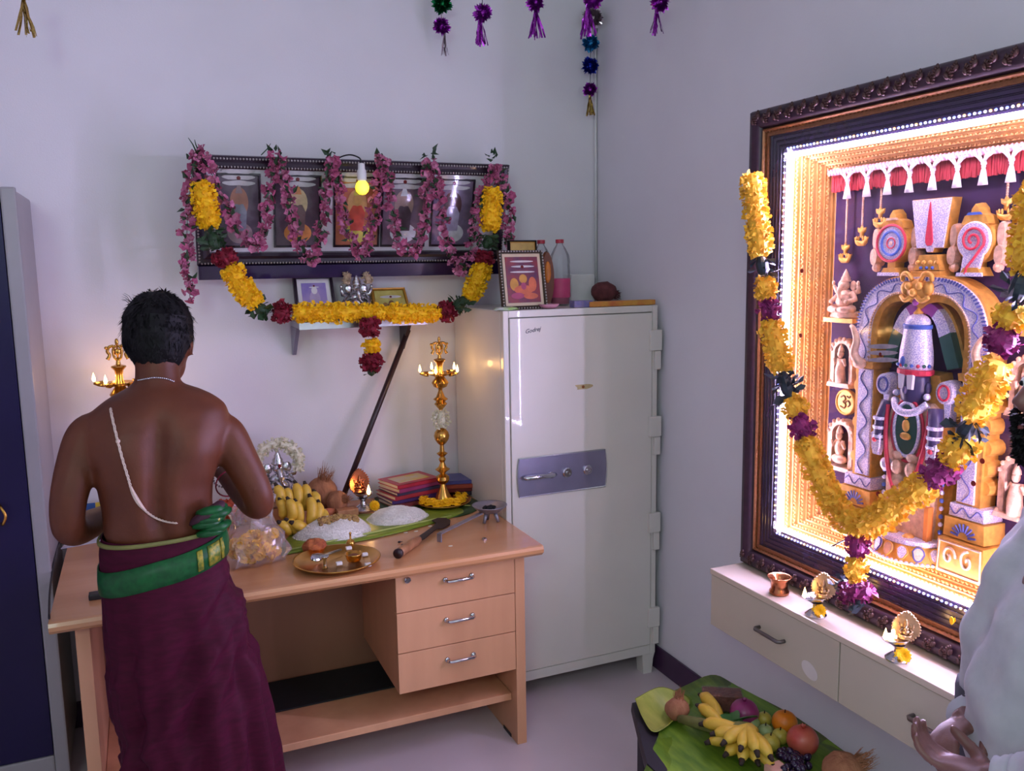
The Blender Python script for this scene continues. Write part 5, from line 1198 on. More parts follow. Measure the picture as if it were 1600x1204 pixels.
place('marigold', ME_MARI, orient((k2.x+.002, k2.y-.02, DZ+.022), (.1, -1, .5), (1, 0, 0), .95), label='single marigold leaning on the small desk lamp', cat='flower', group='single marigolds beside small lamps')
CT = CZ1+.0006
k = PZ(1270, 962, CT)
shrine_lamp('small silver lamp burning beside the copper cup on the wall cabinet', (k.x+.01, k.y, CT), (-1, .15, 0), 1.05, bm=m_silver, pm=m_lampgilt, light=.05, faceax=(-1, -.75, 0))
k = PZ(1279, 964, CT); place('marigold', ME_MARI, orient((k.x, k.y, CT+.018), (-.7, -.7, .5), (0, 0, 1), .85), label='marigold at the foot of the lamp nearer the copper cup', cat='flower', group='single marigolds beside small lamps')
k = PZ(1396, 1031, CT)
shrine_lamp('small silver lamp with two flames nearest the white-shirted person', (k.x+.012, k.y, CT), (-1, .15, 0), 1.05, flames=((1, 0), (-.1, -1.2)), bm=m_silver, pm=m_lampgilt, light=.04, faceax=(-1, -.75, 0))
k = PZ(1410, 1035, CT); place('marigold', ME_MARI, orient((k.x, k.y, CT+.018), (-.7, -.7, .5), (0, 0, 1), .85), label='marigold at the foot of the two-flame lamp', cat='flower', group='single marigolds beside small lamps')
k = PZ(1213, 928, CT)
obj('copper_cup', M().lathe([(.022, 0), (.027, .002), (.028, .01), (.023, .016), (.024, .040), (.034, .050), (.035, .052), (.032, .052), (.021, .042), (.02, .012), (.001, .01)], (k.x+.01, k.y, CT), 26), m_copper, smooth=True, label='small flared copper cup at the far end of the wall cabinet', cat='cup')
k = PX(1489, 975, FX-.01)
obj('fallen_petal', M().kite(k, (-.002, -.006, .02), (0, .005, 0)).prism([k+V((-.004, .005*math.cos(a), .010*math.sin(a)+.01)) for a in [2*PI*j/10 for j in range(10)]], (-.002, 0, 0)), m_mari, label='yellow petal stuck on the lower rail of the lit frame', cat='petal')

# ================================================================ offerings on the desk
m_bleaf = mat('banana_leaf', (130, 150, 40), .4, rgb2=(104, 128, 30), scale=14, stretch=(1, 6, 1))
m_bleafd = mat('banana_leaf_dark', (40, 74, 30), .4, rgb2=(28, 56, 24), scale=14, stretch=(1, 6, 1))
def flatleaf(name, lab, pts, z, mt, th=.0012, wav=.0015, cat='leaf', mid=None):
    P = [PZ(x, y, z) for x, y in pts]; P = spline(P+[P[0]], 5)[:-1]; c = sum(P, V())/len(P); t = thing(name, lab, cat, (c.x, c.y, z)); b = M(); rs = []
    for s in (1, .75, .5, .25, .02): rs.append([V((c.x+(p.x-c.x)*s, c.y+(p.y-c.y)*s, z+th+wav*(1+noise.noise(V((p.x*s*14, p.y*s*14, 3.1)))))) for p in P])
    b.rings([[V((p.x, p.y, z+.0003)) for p in rs[0]]]+rs)
    obj('blade', b, mt, t, smooth=True)
    if mid:
        a, e = PZ(*mid[0], z+th+.002), PZ(*mid[1], z+th+.002); obj('midrib', M().tube([a.lerp(e, q/8)+V((0, 0, wav)) for q in range(9)], [.004]*8+[.002], 6), mat('midrib', (176, 186, 96), .5, var=.15), t, smooth=True)
    return t
flatleaf('banana_leaf', 'dark green banana leaf spread under the tall lamp and books', [(585, 778), (640, 765), (710, 772), (748, 784), (740, 800), (690, 810), (620, 800), (590, 792)], DZ+.0004, m_bleafd, mid=((600, 785), (735, 790)))
flatleaf('banana_leaf', 'yellow-green banana leaf under the rice heaps on the desk', [(440, 868), (470, 862), (560, 846), (640, 828), (722, 802), (700, 792), (620, 800), (540, 806), (480, 820), (445, 845)], DZ+.0022, m_bleaf, mid=((450, 860), (705, 806)))
m_rice = mat('rice', (242, 238, 230), .6, rgb2=(228, 222, 214), scale=120)
def rice(lab, cpx, rx_, ry_, h, top=None):
    c = PZ(*cpx, DZ+.004); t = thing('rice_heap', lab, 'rice', (c.x, c.y, DZ+.004)); b = M()
    def hz(u, v): q = max(0, 1-u*u-v*v); return h*q**.7*(1+.18*noise.noise(V((u*2.3+c.x*7, v*2.3, 1))))
    rs = [[V((c.x+rx_*s*math.cos(a)*(1+.08*math.sin(3*a+c.x*9)), c.y+ry_*s*math.sin(a), DZ+.004+hz(s*math.cos(a), s*math.sin(a)))) for a in [2*PI*j/32 for j in range(32)]] for s in (1, .9, .75, .6, .4, .2, .02)]
    b.rings(rs)
    for _ in range(5200):
        a = rnd(0, 2*PI); s = math.sqrt(random.random())*1.06; u, v = s*math.cos(a), s*math.sin(a)
        p = V((c.x+rx_*u*(1+.08*math.sin(3*a+c.x*9)), c.y+ry_*v, DZ+.0045+hz(u, v))); d = V((rnd(-1, 1), rnd(-1, 1), rnd(-.3, .5))).normalized()*.0042; w = d.cross(rvec()).normalized()*.0011; n = d.cross(w).normalized()*.0011
        b.add([p-d, p+w, p+n, p-w, p-n, p+d], [(0, 1, 2), (0, 2, 3), (0, 3, 4), (0, 4, 1), (5, 2, 1), (5, 3, 2), (5, 4, 3), (5, 1, 4)])
    o = obj('grains', b, m_rice, t, kind='stuff', label='white rice grains')
    if top:
        q = M()
        for _ in range(130):
            u, v = rnd(-.45, .6), rnd(-.35, .15); q.ball((c.x+rx_*u, c.y+ry_*v, DZ+.006+hz(u, v)), (rnd(.005, .009), rnd(.004, .007), .006), 6, 4)
        obj('topping', q, mat('ground_jaggery', (196, 160, 90), .8, rgb2=(130, 92, 60), scale=50), t, kind='stuff', label='yellow brown seeds sprinkled on the rice')
rice('bigger rice heap with brown seeds on top, on the banana leaf', (524, 832), .132, .098, .058, True)
rice('plain white rice heap nearer the tall lamp', (620, 810), .110, .085, .045)
# small scatter of loose petals
for i, (x, y) in enumerate(((597, 838), (634, 832), (650, 830), (704, 853), (672, 822), (560, 856))):
    p = PZ(x, y, DZ); obj('loose_petal', M().prism([p+V((.008*math.cos(a), .005*math.sin(a), .0006)) for a in [2*PI*j/8 for j in range(8)]], (0, 0, .0012)), m_jas, label=('white petal fallen just right of the brass tray', 'white petal fallen in front of the plain rice heap, left one', 'white petal fallen in front of the plain rice heap, right one', 'white petal fallen below the incense ladle handle', 'white petal fallen by the sickle blade tip', 'white petal fallen between brass tray and banana leaf')[i], cat='petal', group='loose petals on the desk')
for i, (x, y) in enumerate(((624, 848), (629, 853), (648, 848))):
    p = PZ(x, y, DZ); obj('clove', M().ball(p+V((0, 0, .004)), (.006, .0035, .004), 8, 5).tube([p+V((.004, 0, .004)), p+V((.012, .003, .003))], .0014, 5), m_dkwood, smooth=True, label=('dark clove lying farthest left of the knife handle', 'dark clove lying just above the knife handle', 'dark clove lying where knife handle meets blade')[i], cat='spice', group='cloves near the knife')
p = PZ(757, 843, DZ); obj('metal_nut', M().lathe([(.004, 0), (.009, 0), (.009, .006), (.004, .006), (.004, 0)], p, 6), m_steel, label='small metal nut lying near the desk edge', cat='nut')
# bananas
m_ban = [mat('banana_skin', (228, 190, 70), .45, rgb2=(206, 164, 50), scale=26), mat('banana_tip', (50, 36, 26), .8, var=.3)]
def banana_mesh(L=.13, r=.017, bend=.9, nm='banana'):
    m = M(); n = 12; P = []; R_ = []
    for i in range(n+1):
        u = i/n; a = (u-.5)*bend; P.append(V((L/bend*math.sin(a), 0, L/bend*(math.cos(a)-math.cos(bend/2))))); R_.append(r*(.42 if u == 0 else .62 if i == 1 else .9 if i == 2 else 1-.12*abs(u-.45) if u < .82 else (.78 if u < .9 else .5 if u < .96 else .3)))
    m.tube(P[:-1], R_[:-1], 7); m.mi = [0]*len(m.f)
    m.tube([P[-2], P[-1], P[-1]+(P[-1]-P[-2])*.5], [r*.48, r*.34, r*.28], 6, mi=1); return smesh(m, nm, m_ban, True)
ME_BAN = [banana_mesh(.125, .018, .9), banana_mesh(.115, .017, .7, 'banana_b')]
t = PZ(470, 836, DZ); bo = thing('banana_bunch', 'yellow banana bunch heaped beside the plastic bag on the desk', 'bananas', (t.x, t.y, DZ))
crown = V((t.x-.02, t.y+.05, DZ+.05)); yA, yB = t.y+.035, t.y+.085
for i, (bx, by, tx, ty, yy) in enumerate(((432, 792, 436, 758, yB), (444, 790, 452, 762, yB), (455, 792, 468, 756, yB), (468, 794, 484, 756, yB), (480, 796, 497, 770, yB),
        (436, 808, 442, 780, yA+.02), (449, 812, 455, 780, yA), (461, 818, 467, 782, yA), (474, 818, 492, 778, yA), (484, 820, 506, 786, yA), (490, 826, 512, 798, yA), (462, 832, 448, 812, yA-.02), (474, 834, 458, 824, yA-.03), (450, 838, 440, 826, yA-.02))):
    a, c = PY(bx, by, yy), PY(tx, ty, yy-.02); d = (c-a).normalized(); L_ = max(.085, (c-a).length*1.12); m0 = (a+c)/2; m0.z = max(m0.z, DZ+.034)
    place('banana', ME_BAN[i % 2], orient(m0, V((.6, -.8, .15)), d, (L_/.125, 1.1, 1.1)), bo)
obj('stalk', M().tube([crown+V((-.045, .01, -.02)), crown+V((-.015, .0, -.015)), crown+V((.03, 0, -.01))], [.014, .020, .026], 10), mat('banana_stalk', (120, 120, 60), .7, var=.3), bo, smooth=True)
# coconuts behind the bananas
m_husk2 = mat('tan_husk', (176, 120, 84), .9, rgb2=(140, 88, 60), scale=30, stretch=(1, 1, .25), bump=.5, bscale=90)
k = PZ(512, 806, DZ)
coconut('coconut', 'tan husked coconut standing behind the banana bunch', (k.x, k.y+.10, DZ+.066), (.062, .060, .066), (.2, -.2, 1), m_husk2)
coconut('coconut', 'smaller tan coconut in front of the larger one on the desk', (k.x+.045, k.y+.03, DZ+.044), (.042, .042, .044), (.5, -.6, .3), m_husk2)
k = PZ(513, 806, DZ)
obj('turmeric_root', M().tube(spline([k+V((-.035, 0, .016)), k+V((0, -.008, .018)), k+V((.03, 0, .016))], 5), [.008, .013, .015, .015, .016, .016, .015, .015, .012, .010, .006], 9), mat('orange_root', (206, 120, 84), .7, var=.3, scale=60), smooth=True, label='orange root lying between coconut and rice', cat='root')
k = PZ(543, 806, DZ)
obj('jaggery_block', M().box(k+V((-.04, -.02, .004)), k+V((.04, .035, .03)), ch=.004), mat('jaggery', (190, 136, 96), .7, rgb2=(160, 104, 70), scale=40, bump=.2), label='brown jaggery block behind the bigger rice heap', cat='jaggery')
# silver idol with jasmine
k = PZ(438, 812, DZ)
t = thing('silver_idol', 'silver elephant-headed idol ringed by jasmine on the desk', 'idol', (k.x, k.y, DZ+.001))
stl = obj('pedestal', M().box((k.x-.075, k.y-.05, DZ+.001), (k.x+.075, k.y+.05, DZ+.06), ch=.004), m_woodtop, t)
obj('body', ganesha(M(), (k.x, k.y, DZ+.06), .215, (.12, -1, 0)), m_silver, t, smooth=True)
arc = [V((k.x+.080*math.cos(a), k.y-.01, DZ+.215+.082*math.sin(a))) for a in [PI*1.12-PI*1.24*j/8 for j in range(9)]]
obj('jasmine_garland', petal_tube(arc, .022, 9000, .014, clump=.03), m_jas, t, label='white jasmine garland around the head')
obj('red_mark', M().ball((k.x+.003, k.y-.038, DZ+.217), (.006, .004, .007), 8, 6), m_kum, t)
# plastic bag of marigolds
k = PZ(403, 888, DZ); bc = V((k.x, k.y+.07, DZ))
bag = thing('plastic_bag', 'clear plastic bag full of yellow marigolds next to the maroon dhoti', 'bag', bc)
b = M(); rs = []
for z_, s_ in ((.002, .95), (.014, 1.08), (.03, 1.12), (.048, 1.10), (.066, 1.05), (.085, .98), (.105, .86), (.125, .76), (.142, .68), (.158, .62), (.172, .66), (.186, .72), (.195, .62)):
    rs.append([bc+V((.098*s_*math.cos(a)*(1+.10*noise.noise(V((math.cos(a)*2, math.sin(a)*2, z_*30)))), .068*s_*math.sin(a)*(1+.2*noise.noise(V((math.cos(a)*2, math.sin(a)*2, z_*25+5)))), z_+(.022*math.sin(3*a+1) if z_ > .14 else 0))) for a in [2*PI*j/40 for j in range(40)]])
vs = [[p+V((noise.noise(p*26)*.020+noise.noise(p*70)*.008, noise.noise(p*26+V((9, 0, 0)))*.016+noise.noise(p*70+V((3, 0, 0)))*.006, noise.noise(p*30)*.012)) for p in r_] for r_ in rs]
for r_ in vs:
    for p in r_: p.z = max(p.z, DZ+.001)
b.rings(vs, caps=False); obj('film', b, glassy('bag_film', (.97, .96, .96), .10, .14, (.88, .85, .85), .15), bag, smooth=False, label='crumpled clear film')
for i in range(46):
    a = rnd(0, 2*PI); s = math.sqrt(random.random())*.95; z_ = rnd(.014, .085)
    place('marigold', ME_MARI, orient(bc+V((.085*s*math.cos(a), .055*s*math.sin(a), z_)), rvec()+V((0, -1, .4)), rvec(), rnd(.85, 1.05)), label='yellow marigold inside the clear plastic bag', cat='flower', group='marigolds in the plastic bag')
k = PZ(362, 830, DZ)
obj('flower_heap', petal_tube([V((k.x-.05, k.y+.08, DZ+.05)), V((k.x, k.y+.08, DZ+.055)), V((k.x+.05, k.y+.08, DZ+.045))], .05, 6000, .018, core=.85), mat('orange_flowers', (214, 92, 60), .7, rgb2=(160, 70, 40), scale=50), label='heap of orange flowers behind the plastic bag', cat='flowers', kind='stuff')
# books
def stack(base, items, rot0, lab_fmt, group):
    z = base[2]; x, y = base[0], base[1]
    for i, (w, d, h, col, nm) in enumerate(items):
        a = rot0+rnd(-.12, .12); ux, uy = V((math.cos(a), math.sin(a), 0)), V((-math.sin(a), math.cos(a), 0)); c = V((x+rnd(-.008, .008), y+rnd(-.008, .008), z+h/2))
        t = thing('book', lab_fmt % nm, 'book', (c.x, c.y, z), group)
        obj('pages', M().obox(c, ux*(w/2-.004), uy*(d/2-.004), V((0, 0, h/2-.0015))), mat('paper', (214, 200, 180), .8, var=.1), t)
        cv = M().obox(c+V((0, 0, h/2-.001)), ux*w/2, uy*d/2, V((0, 0, .001))); cv.obox(c-V((0, 0, h/2-.001)), ux*w/2, uy*d/2, V((0, 0, .001))); cv.obox(c-uy*(d/2-.001), ux*w/2, uy*.001, V((0, 0, h/2)))
        obj('cover', cv, mat('cover_%d_%d_%d' % col, col, .35, var=.25, scale=14), t)
        if i == len(items)-1 and nm == 'topmost yellow and red':
            obj('cover_panel', M().obox(c+V((0, 0, h/2+.0006)), ux*w*.36, uy*d*.30, V((0, 0, .0006))), mat('cover_yellow', (214, 180, 70), .4, rgb2=(206, 190, 170), scale=20), t)
        z += h+.0005
k = PZ(642, 786, DZ)
stack((k.x, k.y+.03, DZ+.0045), [(.20, .15, .016, (140, 60, 60), 'lowest dull red'), (.20, .145, .014, (80, 50, 110), 'violet second lowest'), (.205, .15, .016, (180, 50, 60), 'red third from the bottom'), (.20, .15, .012, (70, 60, 90), 'slate blue fourth'), (.20, .148, .018, (170, 60, 110), 'magenta fifth'), (.20, .15, .016, (190, 40, 60), 'topmost yellow and red')], .25, '%s book in the stack left of the tall lamp', 'books left of the tall lamp')
k = PZ(722, 778, DZ)
stack((k.x+.01, k.y+.085, DZ+.0045), [(.17, .13, .018, (50, 40, 60), 'dark bottom'), (.18, .14, .014, (120, 40, 40), 'dark red middle'), (.18, .14, .016, (170, 70, 50), 'brick red upper'), (.16, .13, .014, (80, 80, 150), 'top bluish')], -.25, '%s book in the stack between tall lamp and safe', 'books right of the tall lamp')
# brass tray with ritual things
k = PZ(527, 880, DZ); tc = V((k.x, k.y, DZ+.001))
tr = thing('brass_tray', 'round brass tray holding spoon and little cups at the desk front', 'tray', tc)
obj('dish', M().lathe([(.06, 0), (.118, .003), (.136, .016), (.140, .017), (.140, .019), (.134, .019), (.116, .006), (.001, .004)], tc, 44), m_brass, tr, smooth=True)
k = PZ(490, 862, DZ); k.z = DZ+.008
hp_ = M().ball(k+V((.004, 0, .010)), (.042, .034, .028), 14, 8); hp_.v = [p+rvec()*.003 for p in hp_.v]
obj('sandal_heap', hp_, mat('orange_powder', (190, 110, 60), .9, rgb2=(130, 60, 36), scale=40), label='heap of orange brown powder in the brass tray', cat='powder')
a, c = PZ(492, 882, DZ), PZ(534, 868, DZ); a.z = c.z = DZ+.022
obj('silver_spoon', M().tube([a+V((-.012, -.004, 0)), a, a+(c-a)*.2, a+(c-a)*.35, c], [.006, .017, .014, .005, .004], 10, flat=.35), m_chrome, smooth=True, label='silver spoon lying across the brass tray', cat='spoon')
k = PZ(508, 888, DZ+.008)
obj('steel_lamp_spoon', M().lathe([(.010, 0), (.006, .012), (.005, .03), (.014, .040), (.013, .042), (.002, .036)], k, 14), m_chrome, smooth=True, label='small silver stand near the front of the brass tray', cat='stand')
k = PZ(553, 876, DZ+.008)
t = thing('brass_cup', 'brass cup of brown paste in the brass tray', 'cup', k)
obj('cup', M().lathe([(.018, 0), (.022, .003), (.027, .022), (.029, .026), (.026, .026), (.020, .008), (.001, .006)], k, 20), m_brass, t, smooth=True)
obj('paste', M().lathe([(.023, .016), (.012, .022), (.001, .023)], k, 16), mat('brown_paste', (130, 74, 40), .8, var=.3), t, smooth=True)
for i, (x, y) in enumerate(((530, 882), (570, 868), (575, 884), (545, 858))):
    k = PZ(x, y, DZ+.008); obj('camphor', M().box(k+V((-.010, -.008, 0)), k+V((.010, .008, .010)), ch=.003), m_white, label=('white camphor lump at the middle front of the brass tray', 'white camphor lump at the right back of the brass tray', 'white camphor lump at the right rim of the brass tray', 'white camphor lump at the back of the brass tray')[i], cat='camphor', group='camphor lumps in the brass tray')
k = PZ(548, 852, DZ+.008)
obj('hand_bell', M().lathe([(.018, 0), (.015, .012), (.010, .02), (.003, .024), (.003, .04), (.005, .044), (.001, .048)], k, 18), m_brass, smooth=True, label='little brass bell at the back rim of the tray', cat='bell')
# sickle knife
m_iron = mat('dark_iron', (64, 52, 56), .45, .6, var=.3, scale=40)
h0, h1 = PZ(622, 872, DZ), PZ(655, 849, DZ); h0.z = h1.z = DZ+.016
t = thing('sickle_knife', 'curved dark sickle knife with a wooden handle on the desk', 'knife', (h0+h1)/2-V((0, 0, .015)))
obj('handle', M().tube([h0, h0.lerp(h1, .15), h0.lerp(h1, .5), h0.lerp(h1, .85), h1], [.015, .017, .0155, .016, .011], 12), mat('knife_wood', (170, 120, 80), .5, rgb2=(130, 84, 52), scale=30), t, smooth=True)
obj('ferrule', M().tube([h0-(h1-h0)*.02, h0+(h1-h0)*.06], .0165, 12), m_dkwood, t, smooth=True)
def kz(x, y): q = PZ(x, y, DZ); q.z = DZ+.010; return q
bl = [kz(x, y) for x, y in ((653, 852), (664, 846), (676, 836), (683, 830), (694, 829), (703, 824), (704, 818), (697, 814), (684, 814), (675, 818), (682, 822), (676, 828), (662, 838), (648, 848))]
obj('blade', M().prism(bl, (0, 0, .004)), m_iron, t)
# iron incense ladle
k = PZ(765, 789, DZ+.064); rc = V((k.x, k.y, DZ))
t = thing('incense_ladle', 'long-handled iron incense ladle with coals standing near the safe', 'ladle', rc)
m_ir2 = mat('grey_iron', (156, 152, 164), .35, .6, var=.25, scale=30)
obj('pan', M().lathe([(.012, .034), (.040, .042), (.062, .062), (.066, .066), (.064, .067), (.058, .062), (.036, .047), (.001, .044)], rc, 30), m_ir2, t, smooth=True)
for i in range(3):
    a = 2*PI*i/3-.6; obj('leg', M().tube([rc+V((.02*math.cos(a), .02*math.sin(a), .038)), rc+V((.032*math.cos(a), .032*math.sin(a), .002))], [.008, .006], 8), m_ir2, t, smooth=True)
e = PZ(688, 846, DZ); s_ = rc+V((0, 0, .05)); d = (V((e.x, e.y, 0))-V((rc.x, rc.y, 0))).normalized()
hd_ = M(); q0, q1 = rc+d*.05+V((0, 0, .046)), V((e.x, e.y, DZ+.030)); w = d.cross(V((0, 0, 1)))*.008
hd_.obox((q0+q1)/2, (q1-q0)/2, w, V((0, 0, .0025))); hd_.obox(q1+V((0, 0, -.014))+d*.004, d*.0025, w*1.2, V((0, 0, .015)))
obj('handle', hd_, m_ir2, t)
for i in range(9):
    a, r_ = rnd(0, 2*PI), rnd(0, .03); p = rc+V((r_*math.cos(a), r_*math.sin(a), .056)); cb_ = M().ball(p, (.010, .008, .007), 7, 5); cb_.v = [q+rvec()*.0015 for q in cb_.v]
    obj('coal', cb_, mat('coal', (24, 24, 28), .9, var=.3), t)
# left end of the desk
k = PZ(130, 846, DZ)
obj('paper_sheet', M().prism([PZ(x, y, DZ)+V((0, 0, .0006)) for x, y in ((95, 858), (165, 845), (168, 832), (108, 842))], (0, 0, .002)), mat('paper_white', (206, 204, 216), .6, var=.06), label='white papers on the left end of the desk', cat='paper')
k = PZ(150, 850, DZ)
t = thing('snack_packet', 'blue and yellow packet standing behind the man by the left lamp', 'packet', (k.x, k.y+.12, DZ))
pk = lambda x0, x1: M().prism([(k.x+x0, k.y+.12, DZ+.001), (k.x+x1, k.y+.12, DZ+.001), (k.x+x1, k.y+.135, DZ+.115), (k.x+x0, k.y+.135, DZ+.115)], (0, .03, 0), bev=.8, inset=.006)
obj('blue_side', pk(-.05, 0), mat('packet_blue', (40, 90, 170), .4, var=.2), t); obj('yellow_side', pk(.001, .06), mat('packet_yellow', (220, 190, 60), .4, var=.2), t)

# ================================================================ low table of fruit
m_tab = mat('dark_stool', (34, 26, 36), .5, var=.3)
TZ = .345
t = thing('low_table', 'low dark table under the banana leaf of fruit', 'table', (1.42, 1.78, 0))
tq = [(1.315, 2.16), (1.655, 2.16), (1.655, 1.40), (1.18, 1.40), (1.18, 1.86)]
obj('table_top', M().prism([(x, y, TZ-.03) for x, y in tq], (0, 0, .03), bev=.8, inset=.004), m_tab, t)
for x, y in ((1.345, 2.12), (1.625, 2.12), (1.625, 1.44), (1.22, 1.44), (1.22, 1.84)): obj('leg', M().box((x-.02, y-.02, 0), (x+.02, y+.02, TZ-.03), ch=.003), m_tab, t)
def drape(name, lab, pts, mt, mid):
    P = [PZ(x, y, TZ+.002+dz) + V((0, 0, 0)) for x, y, dz in pts]; P = spline(P+[P[0]], 5)[:-1]; c = sum(P, V())/len(P); c.z = TZ+.003; t = thing(name, lab, 'leaf', (c.x, c.y, TZ+.001)); b = M(); rs = []
    for s in (1, .8, .6, .4, .2, .02): rs.append([V((c.x+(p.x-c.x)*s, c.y+(p.y-c.y)*s, c.z+(p.z-c.z)*s**3+.004*(1+noise.noise(V((p.x*s*12, p.y*s*12, 7)))))) for p in P])
    b.rings([[p-V((0, 0, .0012)) for p in rs[0]]]+rs); obj('blade', b, mt, t, smooth=True)
    obj('midrib', M().tube([PZ(*mid[0], TZ+.012).lerp(PZ(*mid[1], TZ+.012), q/8) for q in range(9)], .005, 6), MATS['midrib'], t, smooth=True)
m_bl2 = mat('banana_leaf_mid', (116, 144, 40), .4, rgb2=(76, 112, 28), scale=10, stretch=(5, 1, 1))
m_bl3 = mat('banana_leaf_light', (176, 180, 80), .45, rgb2=(150, 160, 60), scale=10, stretch=(5, 1, 1))
drape('banana_leaf', 'large green banana leaf spread under the fruit on the low table', [(1050, 1082, 0), (1110, 1056, .02), (1150, 1072, 0), (1240, 1120, 0), (1340, 1192, 0), (1360, 1240, 0), (1200, 1290, 0), (1008, 1260, -.02), (1012, 1190, -.01), (1030, 1145, 0), (1020, 1110, 0)], m_bl2, ((1040, 1110), (1330, 1240)))
drape('banana_leaf', 'pale yellow-green leaf end folded over the corner of the low table', [(992, 1092, .02), (1030, 1074, .035), (1062, 1084, .03), (1078, 1100, .012), (1050, 1130, .012), (1022, 1146, .004), (1004, 1122, .01)], m_bl3, ((996, 1090), (1060, 1110)))
FZ = TZ+.012
def fz(x, y, h=0): return PZ(x, y, FZ+h)
# banana hand
cr_ = fz(1168, 1146, .06); bo = thing('banana_bunch', 'large yellow banana bunch on the leaf of the low table', 'bananas', (cr_.x, cr_.y, FZ))
tips = [(1091, 1092, .03), (1085, 1110, .035), (1094, 1134, .045), (1108, 1150, .05), (1128, 1165, .055), (1156, 1175, .06), (1184, 1182, .06), (1208, 1190, .06),
        (1103, 1166, .018), (1130, 1188, .018), (1158, 1199, .018), (1186, 1202, .018), (1210, 1208, .018)]
for i, (x, y, h) in enumerate(tips):
    tip = fz(x, y, h); d = (tip-cr_); d.z *= .3; d.normalize(); L_ = .125; c = tip-d*.066
    place('banana', ME_BAN[i % 2], orient(c+V((0, 0, .004)), (0, 0, 1) if i > 1 else (.3, -.2, 1), d, 1.06), bo)
obj('stalk', M().tube([fz(1062, 1122, .02), fz(1085, 1128, .03), fz(1120, 1136, .045), cr_], [.012, .016, .02, .032], 10), mat('banana_stalk', (120, 120, 60), .7, var=.3), bo, smooth=True)
def fruit(name, lab, x, y, r, mt, stem=None, calyx=False, sq=.95, group=None, cat='fruit'):
    c = fz(x, y, r); t = thing(name, lab, cat, (c.x, c.y, FZ), group); b = M(); rs = []
    for i in range(13):
        a = PI*i/12; q = math.sin(a); dip = -.12*r*math.exp(-(a-PI)**2*9)-.08*r*math.exp(-a*a*9); rs.append([c+V((r*max(q, .003)*math.cos(2*PI*j/20), r*max(q, .003)*math.sin(2*PI*j/20), -r*sq*math.cos(a)*1+ (dip if a > PI/2 else -dip))) for j in range(20)])
    obj('skin', b.rings(rs), mt, t, smooth=True)
    top = c+V((0, 0, r*sq*.9))
    if calyx:
        q = M()
        for j in range(6): a = 2*PI*j/6; q.kite(top+V((0, 0, -.004)), (math.cos(a)*.008, math.sin(a)*.008, .014), (-math.sin(a)*.005, math.cos(a)*.005, 0))
        obj('calyx', q, mt, t)
    else: obj('stem', M().tube([top-V((0, 0, .003)), top+V((.001, 0, .008))], [.0022, .0016], 6), m_dkwood, t)
    return t
def skin(nm, a, b_, sc_=18): return mat(nm, a, .35, rgb2=b_, scale=sc_)
fruit('pomegranate', 'purple-pink round fruit between the packet and the limes', 1163, 1113, .042, skin('pur_skin', (164, 60, 120), (130, 40, 90)), calyx=True)
fruit('orange', 'bright orange citrus fruit beside the pomegranate', 1226, 1128, .036, mat('orange_skin', (232, 140, 30), .4, rgb2=(220, 120, 20), scale=20, bump=.1, bscale=300))
fruit('pomegranate', 'big red pomegranate next to the orange', 1254, 1156, .043, skin('red_skin', (182, 44, 52), (200, 110, 80), 12), calyx=True)
for x, y, r_, lb_ in ((1194, 1123, .022, 'yellow lime nearest the orange, far side'), (1196, 1142, .021, 'pale green lime between the leaf sprig and the orange'), (1176, 1130, .022, 'whitish green fruit beside the leaf sprig'), (1219, 1150, .023, 'yellow lime touching the red pomegranate'), (1204, 1160, .026, 'yellow lime lying behind the banana tips')):
    fruit('lime', lb_, x, y, r_, skin('lime_skin_%d' % x, (206, 190, 80) if 'yellow' in lb_ else (176, 186, 130), (176, 160, 60) if 'yellow' in lb_ else (140, 160, 96)))
sp_ = thing('leaf_sprig', 'green betel leaves tucked between bananas and fruit', 'leaves', fz(1150, 1135))
for x, y, d in ((1140, 1128, (-.6, .3, .6)), (1152, 1134, (.2, -.3, .8)), (1162, 1140, (.6, -.5, .5)), (1155, 1126, (.1, .6, .7))):
    c = fz(x, y, .035); n = V(d).normalized(); a = n.orthogonal(); b_ = n.cross(a); obj('leaf', M().prism([c+a*.032*math.cos(w)*(1.1-.3*math.sin(w))+b_*.042*math.sin(w) for w in [2*PI*j/14 for j in range(14)]], n*.0015), mat('betel', (70, 120, 60), .4, var=.25), sp_)
def grape_cluster(lab, pts, mt, r=.0105):
    c0 = fz(*pts[0][:2]); t = thing('grape_cluster', lab, 'grapes', c0); g_ = M().ball((0, 0, 0), (r, r, r*1.1), 10, 7); me = smesh(g_, 'grape', mt, True)
    for x, y, n, sp in pts:
        for _ in range(n): c = fz(x+rnd(-sp, sp), y+rnd(-sp*.6, sp*.6), rnd(.008, .038)); place('grape', me, orient(c, rvec()), t)
    obj('stem', M().tube([fz(*pts[0][:2], .01), fz(pts[-1][0], pts[-1][1], .03)], .002, 5), MATS['banana_stalk'], t)
m_grape = mat('grape_dark', (46, 24, 60), .2, rgb2=(30, 14, 44), scale=20, coat=.3)
grape_cluster('cluster of dark grapes below the red pomegranate', [(1232, 1180, 26, 14), (1252, 1188, 22, 14), (1240, 1200, 18, 16)], m_grape)
grape_cluster('few dark grapes beside the green leaf sprig', [(1155, 1140, 3, 4), (1148, 1143, 2, 3)], m_grape, .009)
pk_ = fz(1128, 1092, .03); a = V((.85, -.52, 0)); b_ = V((.52, .85, 0))
t = thing('dates_packet', 'clear-topped packet of brown dates at the back of the leaf', 'packet', (pk_.x, pk_.y, FZ))
obj('dates', M().obox(pk_, a*.058, b_*.028, V((0, 0, .026))), mat('dates_brown', (136, 82, 66), .4, rgb2=(96, 52, 44), scale=50, bump=.5, bscale=90), t, bevel=.004)
